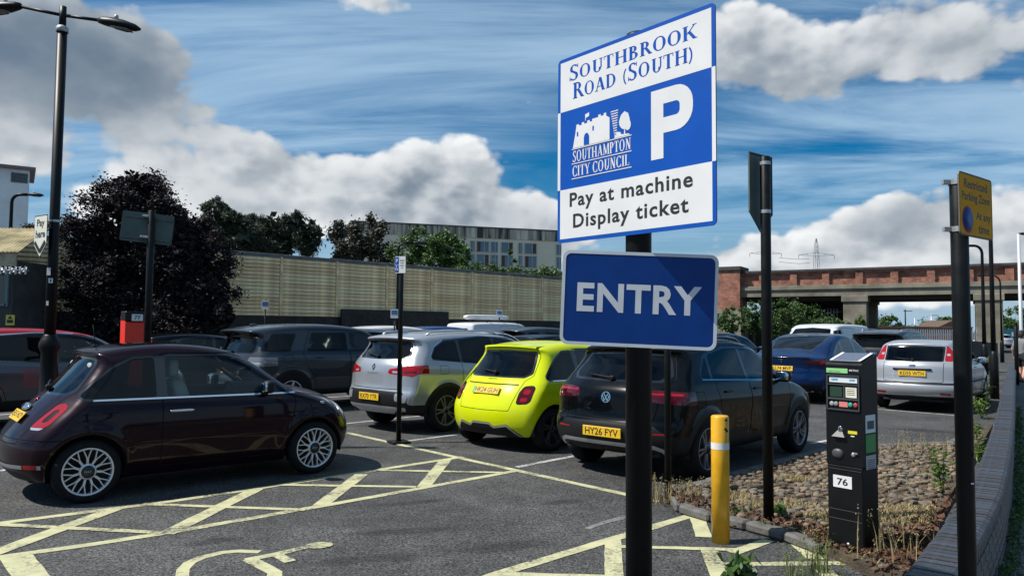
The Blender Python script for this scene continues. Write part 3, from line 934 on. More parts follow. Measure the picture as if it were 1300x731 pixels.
# --- small rounded city car (the plum one; the yellow one is its sister)
def city_spec(id_, sporty=False):
    wb, wr, ar = 2.30, 0.295, 0.345
    qw = [(-0.10, 0.97), (0.60, 0.955), (0.60, 1.345), (0.40, 1.335), (0.22, 1.25), (0.06, 1.12)]
    dw = [(0.70, 0.955), (1.98, 0.945), (1.92, 1.01), (1.52, 1.30), (1.36, 1.35), (0.70, 1.355)]
    door = [(0.65, 0.27), (0.65, 1.38), (1.40, 1.38), (1.60, 1.30), (2.06, 0.95), (2.06, 0.80), (1.98, 0.45), (1.88, 0.27)]
    ft = arches(wb, wr, ar)
    ft += [('door', 'side', door, dict(ch=1)), ('gap', 'side', ring(door), dict(w=0.010)),
           ('fuel_flap', 'side', [(-0.02, .78), (.13, .78), (.13, .90), (-.02, .90)], dict(side=-1)),
           ('trim', 'side', qw, dict(grow=0.022)), ('trim', 'side', dw, dict(grow=0.022)), ('trim', 'side', [(0.56, .955), (0.74, .955), (0.74, 1.36), (.56, 1.36)], dict(ch=0)),
           ('privacy_window', 'side', qw), ('window', 'side', dw),
           ('windscreen', 'front', [(-0.2, 1.02), (0.60, 1.02), (0.66, 1.05), (0.50, 1.385), (-0.2, 1.41)], dict(x0=1.25)),
           ('gap', 'rear', [(-0.2, 0.55), (0.46, 0.56), (0.50, 0.75), (0.53, 0.95), (0.60, 1.02), (0.55, 1.30), (0.48, 1.385), (-0.2, 1.40)], dict(w=0.008, x1=0.6)),
           ('trim', 'rear', [(-0.2, 0.985), (0.50, 0.985), (0.585, 1.04), (0.50, 1.345), (-0.2, 1.365)], dict(x1=0.6)),
           ('rear_window', 'rear', [(-0.2, 1.01), (0.47, 1.01), (0.545, 1.055), (0.47, 1.325), (-0.2, 1.345)], dict(x1=0.6)),
           ('headlight', 'front', [(0.46, 0.64), (0.66, 0.64), (0.70, 0.78), (0.62, 0.86), (0.48, 0.80)], dict(x0=2.4, pair=True)),
           ('headlight', 'front', [(0.50, 0.48), (0.60, 0.48), (0.60, 0.57), (0.50, 0.57)], dict(x0=2.4, pair=True)),
           ('grille', 'front', [(-0.1, 0.25), (0.50, 0.25), (0.46, 0.40), (-0.1, 0.42)], dict(x0=2.4)),
           ('chrome_strip', 'side', [(0.02, 0.950), (2.08, 0.930)], dict(w=0.016, y0=0.5)),
           ('gap', 'side', [(2.10, 0.93), (2.55, 0.84), (2.78, 0.72)], dict(w=0.008))]
    if not sporty:
        L = [(0.495, 0.69), (0.63, 0.69), (0.69, 0.74), (0.69, 0.885), (0.62, 0.925), (0.54, 0.91)]
        ft += [('rear_light', 'rear', L, dict(pair=True, x1=0.35)), ('lamp_centre', 'rear', [(0.565, 0.755), (0.635, 0.755), (0.645, 0.865), (0.585, 0.875)], dict(pair=True, x1=0.35)),
               ('rear_light_inner', 'rear', [(0.49, 0.685), (0.64, 0.685), (0.66, 0.712), (0.495, 0.712)], dict(pair=True, x1=0.35, on=('rear_light',))),
               ('cladding', 'rear', [(-0.2, 0.1), (0.62, 0.1), (0.62, 0.27), (0.45, 0.30), (-0.2, 0.31)], dict(ch=1)),
               ('gap', 'line', lambda p: p[:, 2] - 0.60, dict(x1=-0.22, w=0.009)),
               ('silver_trim', 'line', lambda p: p[:, 2] - 0.335 - 0.04 * np.abs(p[:, 1]), dict(x1=-0.36, w=0.036)),
               ('reflector', 'rear', [(0.56, 0.335), (0.72, 0.345), (0.72, 0.385), (0.56, 0.375)], dict(pair=True, ch=1)),
               ('gloss_trim', 'top', [(0.35, -0.1), (0.35, 0.42), (1.20, 0.42), (1.20, -0.1)], dict(z0=1.3, ch=1))]
    else:
        L = [(0.545, 0.655), (0.675, 0.665), (0.70, 0.70), (0.695, 0.86), (0.66, 0.885), (0.565, 0.875), (0.54, 0.80)]
        ft += [('gloss_trim', 'rear', L, dict(pair=True, x1=0.35, grow=0.012)), ('rear_light_dark', 'rear', L, dict(pair=True, x1=0.35)),
               ('rear_light', 'rear', [(0.58, 0.78), (0.665, 0.78), (0.665, 0.845), (0.585, 0.845)], dict(pair=True, x1=0.35)),
               ('rear_light', 'rear', [(0.575, 0.685), (0.66, 0.69), (0.665, 0.735), (0.575, 0.735)], dict(pair=True, x1=0.35)),
               ('cladding', 'rear', [(-0.2, 0.1), (0.60, 0.1), (0.60, 0.24), (0.43, 0.38), (0.22, 0.34), (0.16, 0.39), (-0.2, 0.39)], dict(ch=0)),
               ('gap', 'rear', [(-0.2, 0.90), (0.50, 0.90)], dict(w=0.016, x1=0.35)),
               ('silver_trim', 'rear', [(0.59, 0.215), (0.43, 0.365), (0.22, 0.325), (0.16, 0.375), (-0.2, 0.375)], dict(w=0.022))]
    sil = [(-0.46, 0.17), (-0.57, 0.28), (-0.605, 0.42), (-0.60, 0.56), (-0.545, 0.66), (-0.44, 0.80), (-0.30, 0.935), (-0.21, 1.015), (0.08, 1.335), (0.03, 1.400), (0.10, 1.432),
           (0.40, 1.475), (0.75, 1.495), (1.10, 1.475), (1.42, 1.415), (1.65, 1.30), (2.12, 1.00), (2.35, 0.955), (2.62, 0.88), (2.84, 0.755), (2.95, 0.60), (2.98, 0.42), (2.93, 0.27), (2.82, 0.18), (1.2, 0.18)]
    if sporty: sil[4:11] = [(-0.56, 0.67), (-0.485, 0.82), (-0.375, 0.955), (-0.30, 1.025), (-0.01, 1.335), (-0.06, 1.400), (0.01, 1.432)]
    return dict(id=id_, sil=sil, hw=0.815, wb=wb, wr=wr, arch=ar, track=1.44, cr=0.25, cf=0.34, crown=0.055, k=0.075, ktop=0.05, flare=0.022,
                plan=[(-0.6, 0.05), (-0.1, 0.004), (1.1, 0.0), (2.2, 0.012), (2.9, 0.07)], belt=[(-0.6, 0.955), (3.0, 0.93)],
                sect=[(-0.78, 0.12), (-0.62, 0.055), (-0.45, 0.015), (-0.27, 0.0), (-0.12, 0.010), (-0.03, 0.030), (0.04, 0.060), (0.5, 0.235)],
                feats=ft, wheel=(0.295, 0.222, 0.19, 'twist' if sporty else 'multi', 'dark' if sporty else 'silver'), cab=(0.25, 1.02, 0.36, 0.66), dash=(1.95, 0.86))
FIAT = city_spec('city_car'); FIAT.update(seat='seat_pale', seat_c=(0.30, 0.31, 0.29)); ABARTH = city_spec('city_car_sport', True)
def fiat_extra(car, pt):
    sp = FIAT
    p, n = rear_pt(sp, 0, 0.775); number_plate(car, 'EJ15 HCP', p + n * 0.012, n, 0.50)
    b = MB()
    for y in (0,):
        p, n = rear_pt(sp, 0, 0.855); b.sell((0, 0, 0), (0.30, 0.085, 0.06), 0.8, 0.8)
    o = b.build('boot_handle', CHROME, car); place(o, p + n * 0.012, n)
    m = glyph_ring(0.032, 0.006); m.lathe([(0.028, 0), (0.026, 0.006), (0, 0.007)], n=20); q = m.mesh('badge', mat('badge_red', (0.4, 0.03, 0.04), 0.2, 0.4, coat=1)); badge(car, sp, q, 0.93)
    for s_ in (-1, 1):
        p, n = side_pt(sp, 0.83, 0.815, s_); handle(car, (p.x, abs(p.y) + 0.012, p.z), CHROME, 0.24, s_)
        p, n = side_pt(sp, 1.72, 1.0, s_); mirror(car, (p.x, abs(p.y) + 0.09, p.z + 0.01), BLACKP, (0.11, 0.17, 0.14), s_)
        p, n = side_pt(sp, 2.40, 0.80, s_); b = MB(); b.sell(p, (0.05, 0.02, 0.03)); b.build('side_repeater', CLEARLENS, car)
    antenna(car, 0.20, 1.448, 0.22, 0.15)
    wiper(car, sp, (0.0, 1.03), (0.30, 1.08))
    # lettering across the hub caps
    tm = text_fit('FIAT', 0.062, 0.022, mat('cap_letters', (0.35, 0.35, 0.36), 0.4), 0.01, 'hub_lettering')
    for w in car.children:
        if w.name.startswith('wheel'):
            for c in w.children:
                if c.name.startswith('hub_cap'):
                    l = link('hub_lettering', tm, w); l.matrix_local = Matrix.Translation((0, -0.19 / 2 * 0.86 + 0.012 - 0.0192, 0)) @ Matrix.Rotation(R(90), 4, 'X')
                    w.rotation_euler[1] = 0.1
def abarth_extra(car, pt):
    sp = ABARTH
    p, n = rear_pt(sp, 0, 0.81); number_plate(car, 'HK24 GUH', p + n * 0.012, n, 0.50, green=True)
    me = text_fit('ABARTH', 0.17, 0.022, BLACKP, 0.01, 'lettering'); badge(car, sp, me, 0.965, name='lettering')
    for s_ in (-1, 1):
        p, n = side_pt(sp, 0.83, 0.815, s_); handle(car, (p.x, abs(p.y) + 0.006, p.z), pt, 0.22, s_)
        p, n = side_pt(sp, 1.72, 1.0, s_); mirror(car, (p.x, abs(p.y) + 0.09, p.z + 0.01), BLACKP, (0.11, 0.17, 0.14), s_)
    # roof spoiler with black underside
    pts = []
    sp_m = MB()
    for t in np.linspace(-1, 1, 13):
        y = 0.50 * t; p, n = top_pt(sp, 0.03 + 0.06 * abs(t) ** 2.5, y); pts.append(p)
    vs = []
    for i, p in enumerate(pts):
        vs += [(p.x + 0.16, p.y, p.z + 0.018), (p.x - 0.10, p.y, p.z + 0.004), (p.x - 0.105, p.y, p.z - 0.022), (p.x + 0.10, p.y, p.z - 0.02)]
    fs = []
    for i in range(12):
        for k in range(4): fs.append((4 * i + k, 4 * i + (k + 1) % 4, 4 * i + 4 + (k + 1) % 4, 4 * i + 4 + k))
    sp_m.add(vs, fs, False); sp_m.build('roof_spoiler', pt, car)
    wiper(car, sp, (0.0, 1.04), (0.28, 1.07))

def suv_feats(wb, wr, ar, W, hulls, extra, clad=0.06, low=0.42):
    """W: side window polygons; rear: (window polygon, gap polyline)"""
    ft = arches(wb, wr, ar)
    if clad:
        for xw in (0, wb): ft.append(('cladding', 'fn', circ(xw, wr, ar + clad), dict(y0=0.5, z1=1.0)))
        ft.append(('cladding', 'fn', lambda p: p[:, 2] - low, dict(y0=0.5)))
    for P in hulls or []:
        ft.append(('trim', 'side', P, dict(grow=0.022)))
    for kind, P in W:
        if not hulls: ft.append(('trim', 'side', P, dict(grow=0.025)))
    for kind, P in W:
        ft.append((kind, 'side', P))
    return ft + extra

# --- silver crossover
def kadjar_spec():
    wb, wr, ar = 2.65, 0.345, 0.40
    W = [('privacy_window', [(-0.28, 1.18), (0.32, 1.10), (0.32, 1.46), (0.05, 1.44), (-0.16, 1.34)]),
         ('privacy_window', [(0.38, 1.095), (1.15, 1.06), (1.15, 1.50), (0.8, 1.505), (0.38, 1.465)]),
         ('window', [(1.22, 1.055), (2.30, 1.03), (2.20, 1.12), (1.75, 1.42), (1.55, 1.48), (1.22, 1.50)])]
    d1 = [(0.34, 0.9), (0.36, 1.49), (1.18, 1.53), (1.18, 0.35), (0.52, 0.35), (0.44, 0.62), (0.36, 0.72)]
    d2 = [(1.19, 0.35), (1.19, 1.53), (1.62, 1.50), (1.85, 1.40), (2.40, 1.04), (2.40, 0.70), (2.22, 0.35)]
    ex = [('chrome_strip', 'side', [(-0.33, 1.185), (-0.18, 1.37), (0.05, 1.475), (0.4, 1.50), (0.9, 1.535), (1.5, 1.515)], dict(w=0.016, ch=1)),
          ('gap', 'side', ring(d1), dict(w=0.010, on=('body',))), ('gap', 'side', ring(d2), dict(w=0.010, on=('body',))),
          ('fuel_flap', 'side', [(-0.16, .92), (.04, .92), (.04, 1.07), (-.16, 1.07)], dict(side=-1)),
          ('gap', 'side', ring([(-0.15, .93), (.03, .93), (.03, 1.06), (-.15, 1.06)]), dict(w=0.006, side=-1)),
          ('cladding', 'rear', [(-0.2, 0.2), (0.95, 0.2), (0.95, 0.44), (0.78, 0.47), (0.68, 0.66), (-0.2, 0.68)], dict(ch=0)),
          ('silver_trim', 'rear', [(0.78, 0.60), (0.56, 0.645), (0.56, 0.52), (0.74, 0.49)], dict(pair=True, ch=1)),
          ('silver_trim', 'rear', [(-0.2, 0.31), (0.45, 0.31), (0.55, 0.36), (0.72, 0.36), (0.74, 0.42), (0.5, 0.43), (-0.2, 0.44)], dict(ch=1)),
          ('trim', 'rear', [(-0.2, 1.155), (0.58, 1.165), (0.66, 1.23), (0.54, 1.455), (-0.2, 1.47)], dict(x1=0.2)),
          ('rear_window', 'rear', [(-0.2, 1.18), (0.54, 1.19), (0.62, 1.235), (0.51, 1.435), (-0.2, 1.45)], dict(x1=0.2)),
          ('gap', 'rear', [(-0.2, 0.70), (0.60, 0.70), (0.64, 0.90), (0.64, 1.0), (0.70, 1.08), (0.68, 1.25), (0.56, 1.47)], dict(w=0.010, x1=0.2, on=('body',))),
          ('rear_light', 'rear', [(0.36, 0.94), (0.64, 0.92), (0.80, 0.90), (0.92, 0.96), (0.92, 1.08), (0.70, 1.06), (0.38, 1.01)], dict(x1=-0.35, pair=True, ch=1)),
          ('rear_light_inner', 'rear', [(0.44, 0.955), (0.58, 0.95), (0.58, 0.985), (0.44, 0.985)], dict(x1=-0.35, pair=True, ch=0)),
          ('rear_light_dark', 'rear', [(0.66, 0.945), (0.84, 0.95), (0.84, 0.985), (0.66, 0.975)], dict(x1=-0.35, pair=True, ch=0)),
          ('windscreen', 'front', [(-0.2, 1.09), (0.64, 1.07), (0.70, 1.10), (0.54, 1.43), (-0.2, 1.47)], dict(x0=1.6)),
          ('headlight', 'front', [(0.40, 0.74), (0.76, 0.74), (0.86, 0.88), (0.60, 0.86)], dict(x0=2.6, pair=True)), ('grille', 'front', [(-0.1, 0.3), (0.6, 0.3), (0.6, 0.72), (-0.1, 0.74)], dict(x0=2.6))]
    sil = [(-0.66, 0.27), (-0.80, 0.33), (-0.87, 0.44), (-0.875, 0.62), (-0.83, 0.71), (-0.815, 0.85), (-0.805, 1.0), (-0.755, 1.13), (-0.47, 1.43), (-0.60, 1.505), (-0.50, 1.54), (-0.05, 1.59), (0.55, 1.615), (1.15, 1.605),
           (1.65, 1.545), (1.95, 1.45), (2.62, 1.06), (3.0, 1.02), (3.35, 0.92), (3.50, 0.80), (3.57, 0.60), (3.55, 0.40), (3.45, 0.27), (1.3, 0.26)]
    return dict(id='crossover', sil=sil, hw=0.918, wb=wb, wr=wr, arch=ar, track=1.58, cr=0.24, cf=0.36, crown=0.05, k=0.065, ktop=0.05, flare=0.025,
                plan=[(-0.9, 0.05), (-0.3, 0.01), (1.2, 0.0), (2.6, 0.01), (3.5, 0.07)], belt=[(-0.9, 1.13), (0.3, 1.08), (3.5, 1.0)],
                sect=[(-0.9, 0.14), (-0.7, 0.06), (-0.5, 0.022), (-0.32, 0.006), (-0.18, 0.0), (-0.06, 0.02), (0.0, 0.045), (0.06, 0.075), (0.5, 0.24)],
                feats=suv_feats(wb, wr, ar, W, [[(-0.28, 1.175), (1.18, 1.055), (2.30, 1.025), (2.20, 1.12), (1.76, 1.43), (1.55, 1.485), (1.18, 1.51), (0.8, 1.51), (0.35, 1.47), (0.05, 1.445), (-0.16, 1.34)]], ex, 0.05, 0.40), wheel=(0.345, 0.242, 0.22, 'twin', 'grey'), cab=(0.35, 1.35, 0.50, 0.74), dash=(2.30, 0.98))
KADJAR = kadjar_spec()
def kadjar_extra(car, pt):
    sp = KADJAR
    p, n = rear_pt(sp, 0, 0.565); number_plate(car, 'RX70 YTR', p + n * 0.012, n, 0.52)
    badge(car, sp, glyph_diamond(0.075, 0.11, 0.011).mesh('badge', GLOSSK), 1.035, lift=0.002)
    me = text_fit('KADJAR', 0.26, 0.026, mat('badge_grey', (0.12, 0.12, 0.13), 0.3, 0.8), 0.0, 'lettering', 1.6); badge(car, sp, me, 0.935, name='lettering')
    for s_ in (-1, 1):
        for x in (0.62, 1.40):
            p, n = side_pt(sp, x, 0.985, s_); handle(car, (p.x, abs(p.y) + 0.010, p.z), pt, 0.21, s_)
        p, n = side_pt(sp, 2.10, 1.09, s_); mirror(car, (p.x, abs(p.y) + 0.10, p.z), pt, (0.14, 0.20, 0.15), s_)
    roof_rails(car, sp, (-0.2, -0.1, 0.5, 1.1, 1.35, 1.45), 0.58, SATIN)
    fin(car, -0.18, 1.565, pt); wiper(car, sp, (0.0, 1.19), (0.36, 1.23))

# --- black compact crossover
def troc_spec():
    wb, wr, ar = 2.59, 0.335, 0.385
    W = [('privacy_window', [(-0.05, 1.13), (0.16, 1.10), (0.20, 1.36), (0.13, 1.32)]),
         ('privacy_window', [(0.22, 1.095), (1.05, 1.065), (1.05, 1.44), (0.72, 1.445), (0.26, 1.38)]),
         ('window', [(1.12, 1.06), (2.16, 1.03), (2.06, 1.12), (1.66, 1.38), (1.48, 1.425), (1.12, 1.44)])]
    d1 = [(0.24, 1.0), (0.28, 1.43), (1.08, 1.48), (1.08, 0.36), (0.52, 0.36), (0.44, 0.60), (0.30, 0.74)]
    d2 = [(1.09, 0.36), (1.09, 1.48), (1.54, 1.455), (1.75, 1.37), (2.26, 1.03), (2.26, 0.70), (2.10, 0.36)]
    ex = [('gap', 'side', ring(d1), dict(w=0.010, on=('body',))), ('gap', 'side', ring(d2), dict(w=0.010, on=('body',))),
          ('gap', 'side', ring([(-0.28, .80), (-.08, .80), (-.08, .98), (-.28, .98)]), dict(w=0.007, side=-1, ch=0)),
          ('chrome_strip', 'side', [(-0.05, 1.105), (2.2, 1.012)], dict(w=0.012, y0=0.5)),
          ('cladding', 'rear', [(-0.2, 0.2), (0.95, 0.2), (0.95, 0.50), (0.74, 0.52), (0.60, 0.62), (-0.2, 0.64)], dict(ch=0)),
          ('silver_trim', 'rear', [(0.72, 0.24), (0.69, 0.36), (0.60, 0.395), (-0.2, 0.40)], dict(w=0.045, ch=2)),
          ('trim', 'rear', [(-0.2, 1.07), (0.60, 1.08), (0.68, 1.15), (0.55, 1.385), (-0.2, 1.41)], dict(x1=0.3)),
          ('rear_window', 'rear', [(-0.2, 1.095), (0.56, 1.105), (0.63, 1.16), (0.52, 1.365), (-0.2, 1.39)], dict(x1=0.3)),
          ('gap', 'rear', [(-0.2, 0.655), (0.58, 0.66), (0.62, 0.85), (0.62, 1.0), (0.71, 1.12), (0.58, 1.41)], dict(w=0.010, x1=0.3, on=('body',))),
          ('rear_light_dark', 'rear', [(0.40, 0.885), (0.92, 0.845), (0.92, 0.985), (0.60, 1.0), (0.42, 0.985)], dict(x1=-0.28, pair=True, ch=1)),
          ('rear_light', 'rear', [(0.44, 0.955), (0.85, 0.945), (0.85, 0.97), (0.44, 0.975)], dict(x1=-0.28, pair=True, ch=0)),
          ('reflector', 'rear', [(0.50, 0.535), (0.72, 0.53), (0.72, 0.55), (0.50, 0.555)], dict(pair=True, ch=0)),
          ('windscreen', 'front', [(-0.2, 1.06), (0.64, 1.05), (0.70, 1.08), (0.54, 1.40), (-0.2, 1.44)], dict(x0=1.5)),
          ('headlight', 'front', [(0.42, 0.72), (0.78, 0.72), (0.86, 0.86), (0.60, 0.84)], dict(x0=2.6, pair=True)), ('grille', 'front', [(-0.1, 0.3), (0.6, 0.3), (0.6, 0.70), (-0.1, 0.72)], dict(x0=2.6))]
    sil = [(-0.60, 0.26), (-0.74, 0.32), (-0.81, 0.46), (-0.805, 0.61), (-0.745, 0.69), (-0.735, 0.84), (-0.72, 0.96), (-0.655, 1.05), (-0.28, 1.385), (-0.38, 1.455), (-0.26, 1.495), (0.25, 1.555), (0.80, 1.575), (1.28, 1.555),
           (1.70, 1.46), (2.40, 1.04), (2.80, 0.995), (3.18, 0.89), (3.36, 0.76), (3.43, 0.56), (3.41, 0.38), (3.31, 0.27), (1.3, 0.25)]
    return dict(id='compact_crossover', sil=sil, hw=0.91, wb=wb, wr=wr, arch=ar, track=1.57, cr=0.26, cf=0.36, crown=0.05, k=0.06, ktop=0.05, flare=0.03,
                plan=[(-0.9, 0.05), (-0.3, 0.008), (1.2, 0.0), (2.5, 0.01), (3.4, 0.07)], belt=[(-0.9, 1.085), (0.3, 1.06), (3.5, 0.985)],
                sect=[(-0.9, 0.14), (-0.7, 0.06), (-0.5, 0.03), (-0.34, 0.012), (-0.19, 0.0), (-0.13, 0.012), (-0.05, 0.035), (0.0, 0.05), (0.06, 0.085), (0.5, 0.25)],
                feats=suv_feats(wb, wr, ar, W, [[(-0.05, 1.125), (1.08, 1.06), (2.16, 1.025), (2.06, 1.12), (1.67, 1.39), (1.48, 1.43), (1.08, 1.45), (0.72, 1.45), (0.20, 1.375), (0.13, 1.33)]], ex, 0.055, 0.42), wheel=(0.335, 0.235, 0.22, 'twin', 'grey'), cab=(0.35, 1.28, 0.46, 0.74), dash=(2.15, 0.95))
TROC = troc_spec()
def troc_extra(car, pt):
    sp = TROC
    p, n = rear_pt(sp, 0, 0.52); number_plate(car, 'HY26 FYV', p + n * 0.012, n, 0.52)
    m = glyph_ring(0.062, 0.008)
    stroke2(m, [(-0.032, 0.044), (0, -0.002), (0.032, 0.044)], 0.010); stroke2(m, [(-0.046, 0.022), (-0.022, -0.044), (0.0, -0.004), (0.022, -0.044), (0.046, 0.022)], 0.010)
    badge(car, sp, m.mesh('badge', CHROME), 0.90, lift=0.002)
    for s_ in (-1, 1):
        for x in (0.50, 1.27):
            p, n = side_pt(sp, x, 0.955, s_); handle(car, (p.x, abs(p.y) + 0.010, p.z), pt, 0.21, s_)
        p, n = side_pt(sp, 1.98, 1.07, s_); mirror(car, (p.x, abs(p.y) + 0.10, p.z), pt, (0.15, 0.20, 0.15), s_)
    roof_rails(car, sp, (-0.05, 0.05, 0.5, 1.0, 1.3, 1.42), 0.57, GLOSSK)
    wiper(car, sp, (0.0, 1.10), (0.36, 1.13))
    # spare stretch of seat headrest seen through the back pane is part of the cabin

# --- large dark grey sport utility
def disco_spec():
    wb, wr, ar = 2.74, 0.37, 0.425
    W = [('privacy_window', [(-0.60, 1.19), (-0.02, 1.19), (0.16, 1.53), (-0.36, 1.53)]),
         ('privacy_window', [(0.34, 1.19), (1.30, 1.19), (1.30, 1.55), (0.50, 1.55)]),
         ('window', [(1.38, 1.19), (2.40, 1.17), (2.30, 1.25), (1.90, 1.51), (1.75, 1.55), (1.38, 1.55)])]
    d1 = [(0.26, 1.15), (0.46, 1.60), (1.34, 1.61), (1.34, 0.38), (0.58, 0.38), (0.50, 0.70), (0.36, 0.85)]
    d2 = [(1.35, 0.38), (1.35, 1.61), (1.80, 1.59), (2.02, 1.48), (2.50, 1.17), (2.50, 0.80), (2.34, 0.38)]
    ex = [('gap', 'side', ring(d1), dict(w=0.011, on=('body',))), ('gap', 'side', ring(d2), dict(w=0.011, on=('body',))),
          ('gap', 'side', ring([(-0.16, .98), (.0, .96), (.05, 1.04), (.0, 1.12), (-.16, 1.10), (-.2, 1.04)]), dict(w=0.008, side=-1, ch=0)),
          ('trim', 'rear', [(-0.2, 1.13), (0.66, 1.14), (0.74, 1.20), (0.62, 1.53), (-0.2, 1.55)], dict(x1=0.0)),
          ('rear_window', 'rear', [(-0.2, 1.15), (0.62, 1.16), (0.68, 1.21), (0.58, 1.50), (-0.2, 1.52)], dict(x1=0.0)),
          ('rear_light', 'rear', [(0.60, 0.92), (0.94, 0.90), (0.94, 1.08), (0.62, 1.08)], dict(x1=-0.30, pair=True)),
          ('rear_light_inner', 'rear', [(0.66, 0.95), (0.90, 0.94), (0.90, 0.985), (0.66, 0.99)], dict(x1=-0.40, pair=True)),
          ('windscreen', 'front', [(-0.2, 1.19), (0.70, 1.19), (0.74, 1.21), (0.60, 1.56), (-0.2, 1.60)], dict(x0=1.6)),
          ('headlight', 'front', [(0.44, 0.82), (0.82, 0.82), (0.90, 0.96), (0.60, 0.95)], dict(x0=2.6, pair=True)), ('grille', 'front', [(-0.1, 0.4), (0.6, 0.4), (0.6, 0.80), (-0.1, 0.82)], dict(x0=2.6))]
    sil = [(-0.72, 0.30), (-0.85, 0.36), (-0.92, 0.48), (-0.925, 0.64), (-0.86, 0.74), (-0.845, 0.93), (-0.825, 1.08), (-0.60, 1.49), (-0.86, 1.575), (-0.78, 1.625), (-0.2, 1.70), (0.5, 1.735), (1.2, 1.725), (1.72, 1.665), (2.0, 1.57),
           (2.62, 1.17), (3.1, 1.12), (3.48, 1.0), (3.62, 0.86), (3.68, 0.62), (3.64, 0.42), (3.53, 0.31), (1.4, 0.30)]
    return dict(id='large_suv', sil=sil, hw=0.95, wb=wb, wr=wr, arch=ar, track=1.64, cr=0.22, cf=0.34, crown=0.05, k=0.06, ktop=0.04, flare=0.025,
                plan=[(-0.9, 0.05), (-0.3, 0.01), (1.2, 0.0), (2.6, 0.01), (3.6, 0.06)], belt=[(-0.9, 1.15), (3.5, 1.13)],
                sect=[(-0.9, 0.12), (-0.7, 0.05), (-0.5, 0.02), (-0.3, 0.004), (-0.14, 0.0), (-0.05, 0.02), (0.0, 0.04), (0.05, 0.065), (0.55, 0.22)],
                feats=suv_feats(wb, wr, ar, W, [W[0][1], [(0.34, 1.185), (1.34, 1.185), (2.40, 1.165), (2.30, 1.25), (1.90, 1.515), (1.75, 1.555), (1.34, 1.56), (0.50, 1.555)]], ex, 0.045, 0.40), wheel=(0.37, 0.25, 0.23, 'five', 'silver'), cab=(0.55, 1.50, 0.56, 0.76), dash=(2.38, 1.05))
DISCO = disco_spec()
def disco_extra(car, pt):
    sp = DISCO
    p, n = rear_pt(sp, 0, 0.80); number_plate(car, 'KM18 OVT', p + n * 0.012, n, 0.52)
    for s_ in (-1, 1):
        for x in (0.62, 1.58):
            p, n = side_pt(sp, x, 1.06, s_); handle(car, (p.x, abs(p.y) + 0.010, p.z), GLOSSK, 0.21, s_)
        p, n = side_pt(sp, 2.22, 1.23, s_); mirror(car, (p.x, abs(p.y) + 0.10, p.z), pt, (0.14, 0.20, 0.17), s_)
    fin(car, -0.35, 1.665, pt); wiper(car, sp, (0.0, 1.16), (0.40, 1.18))

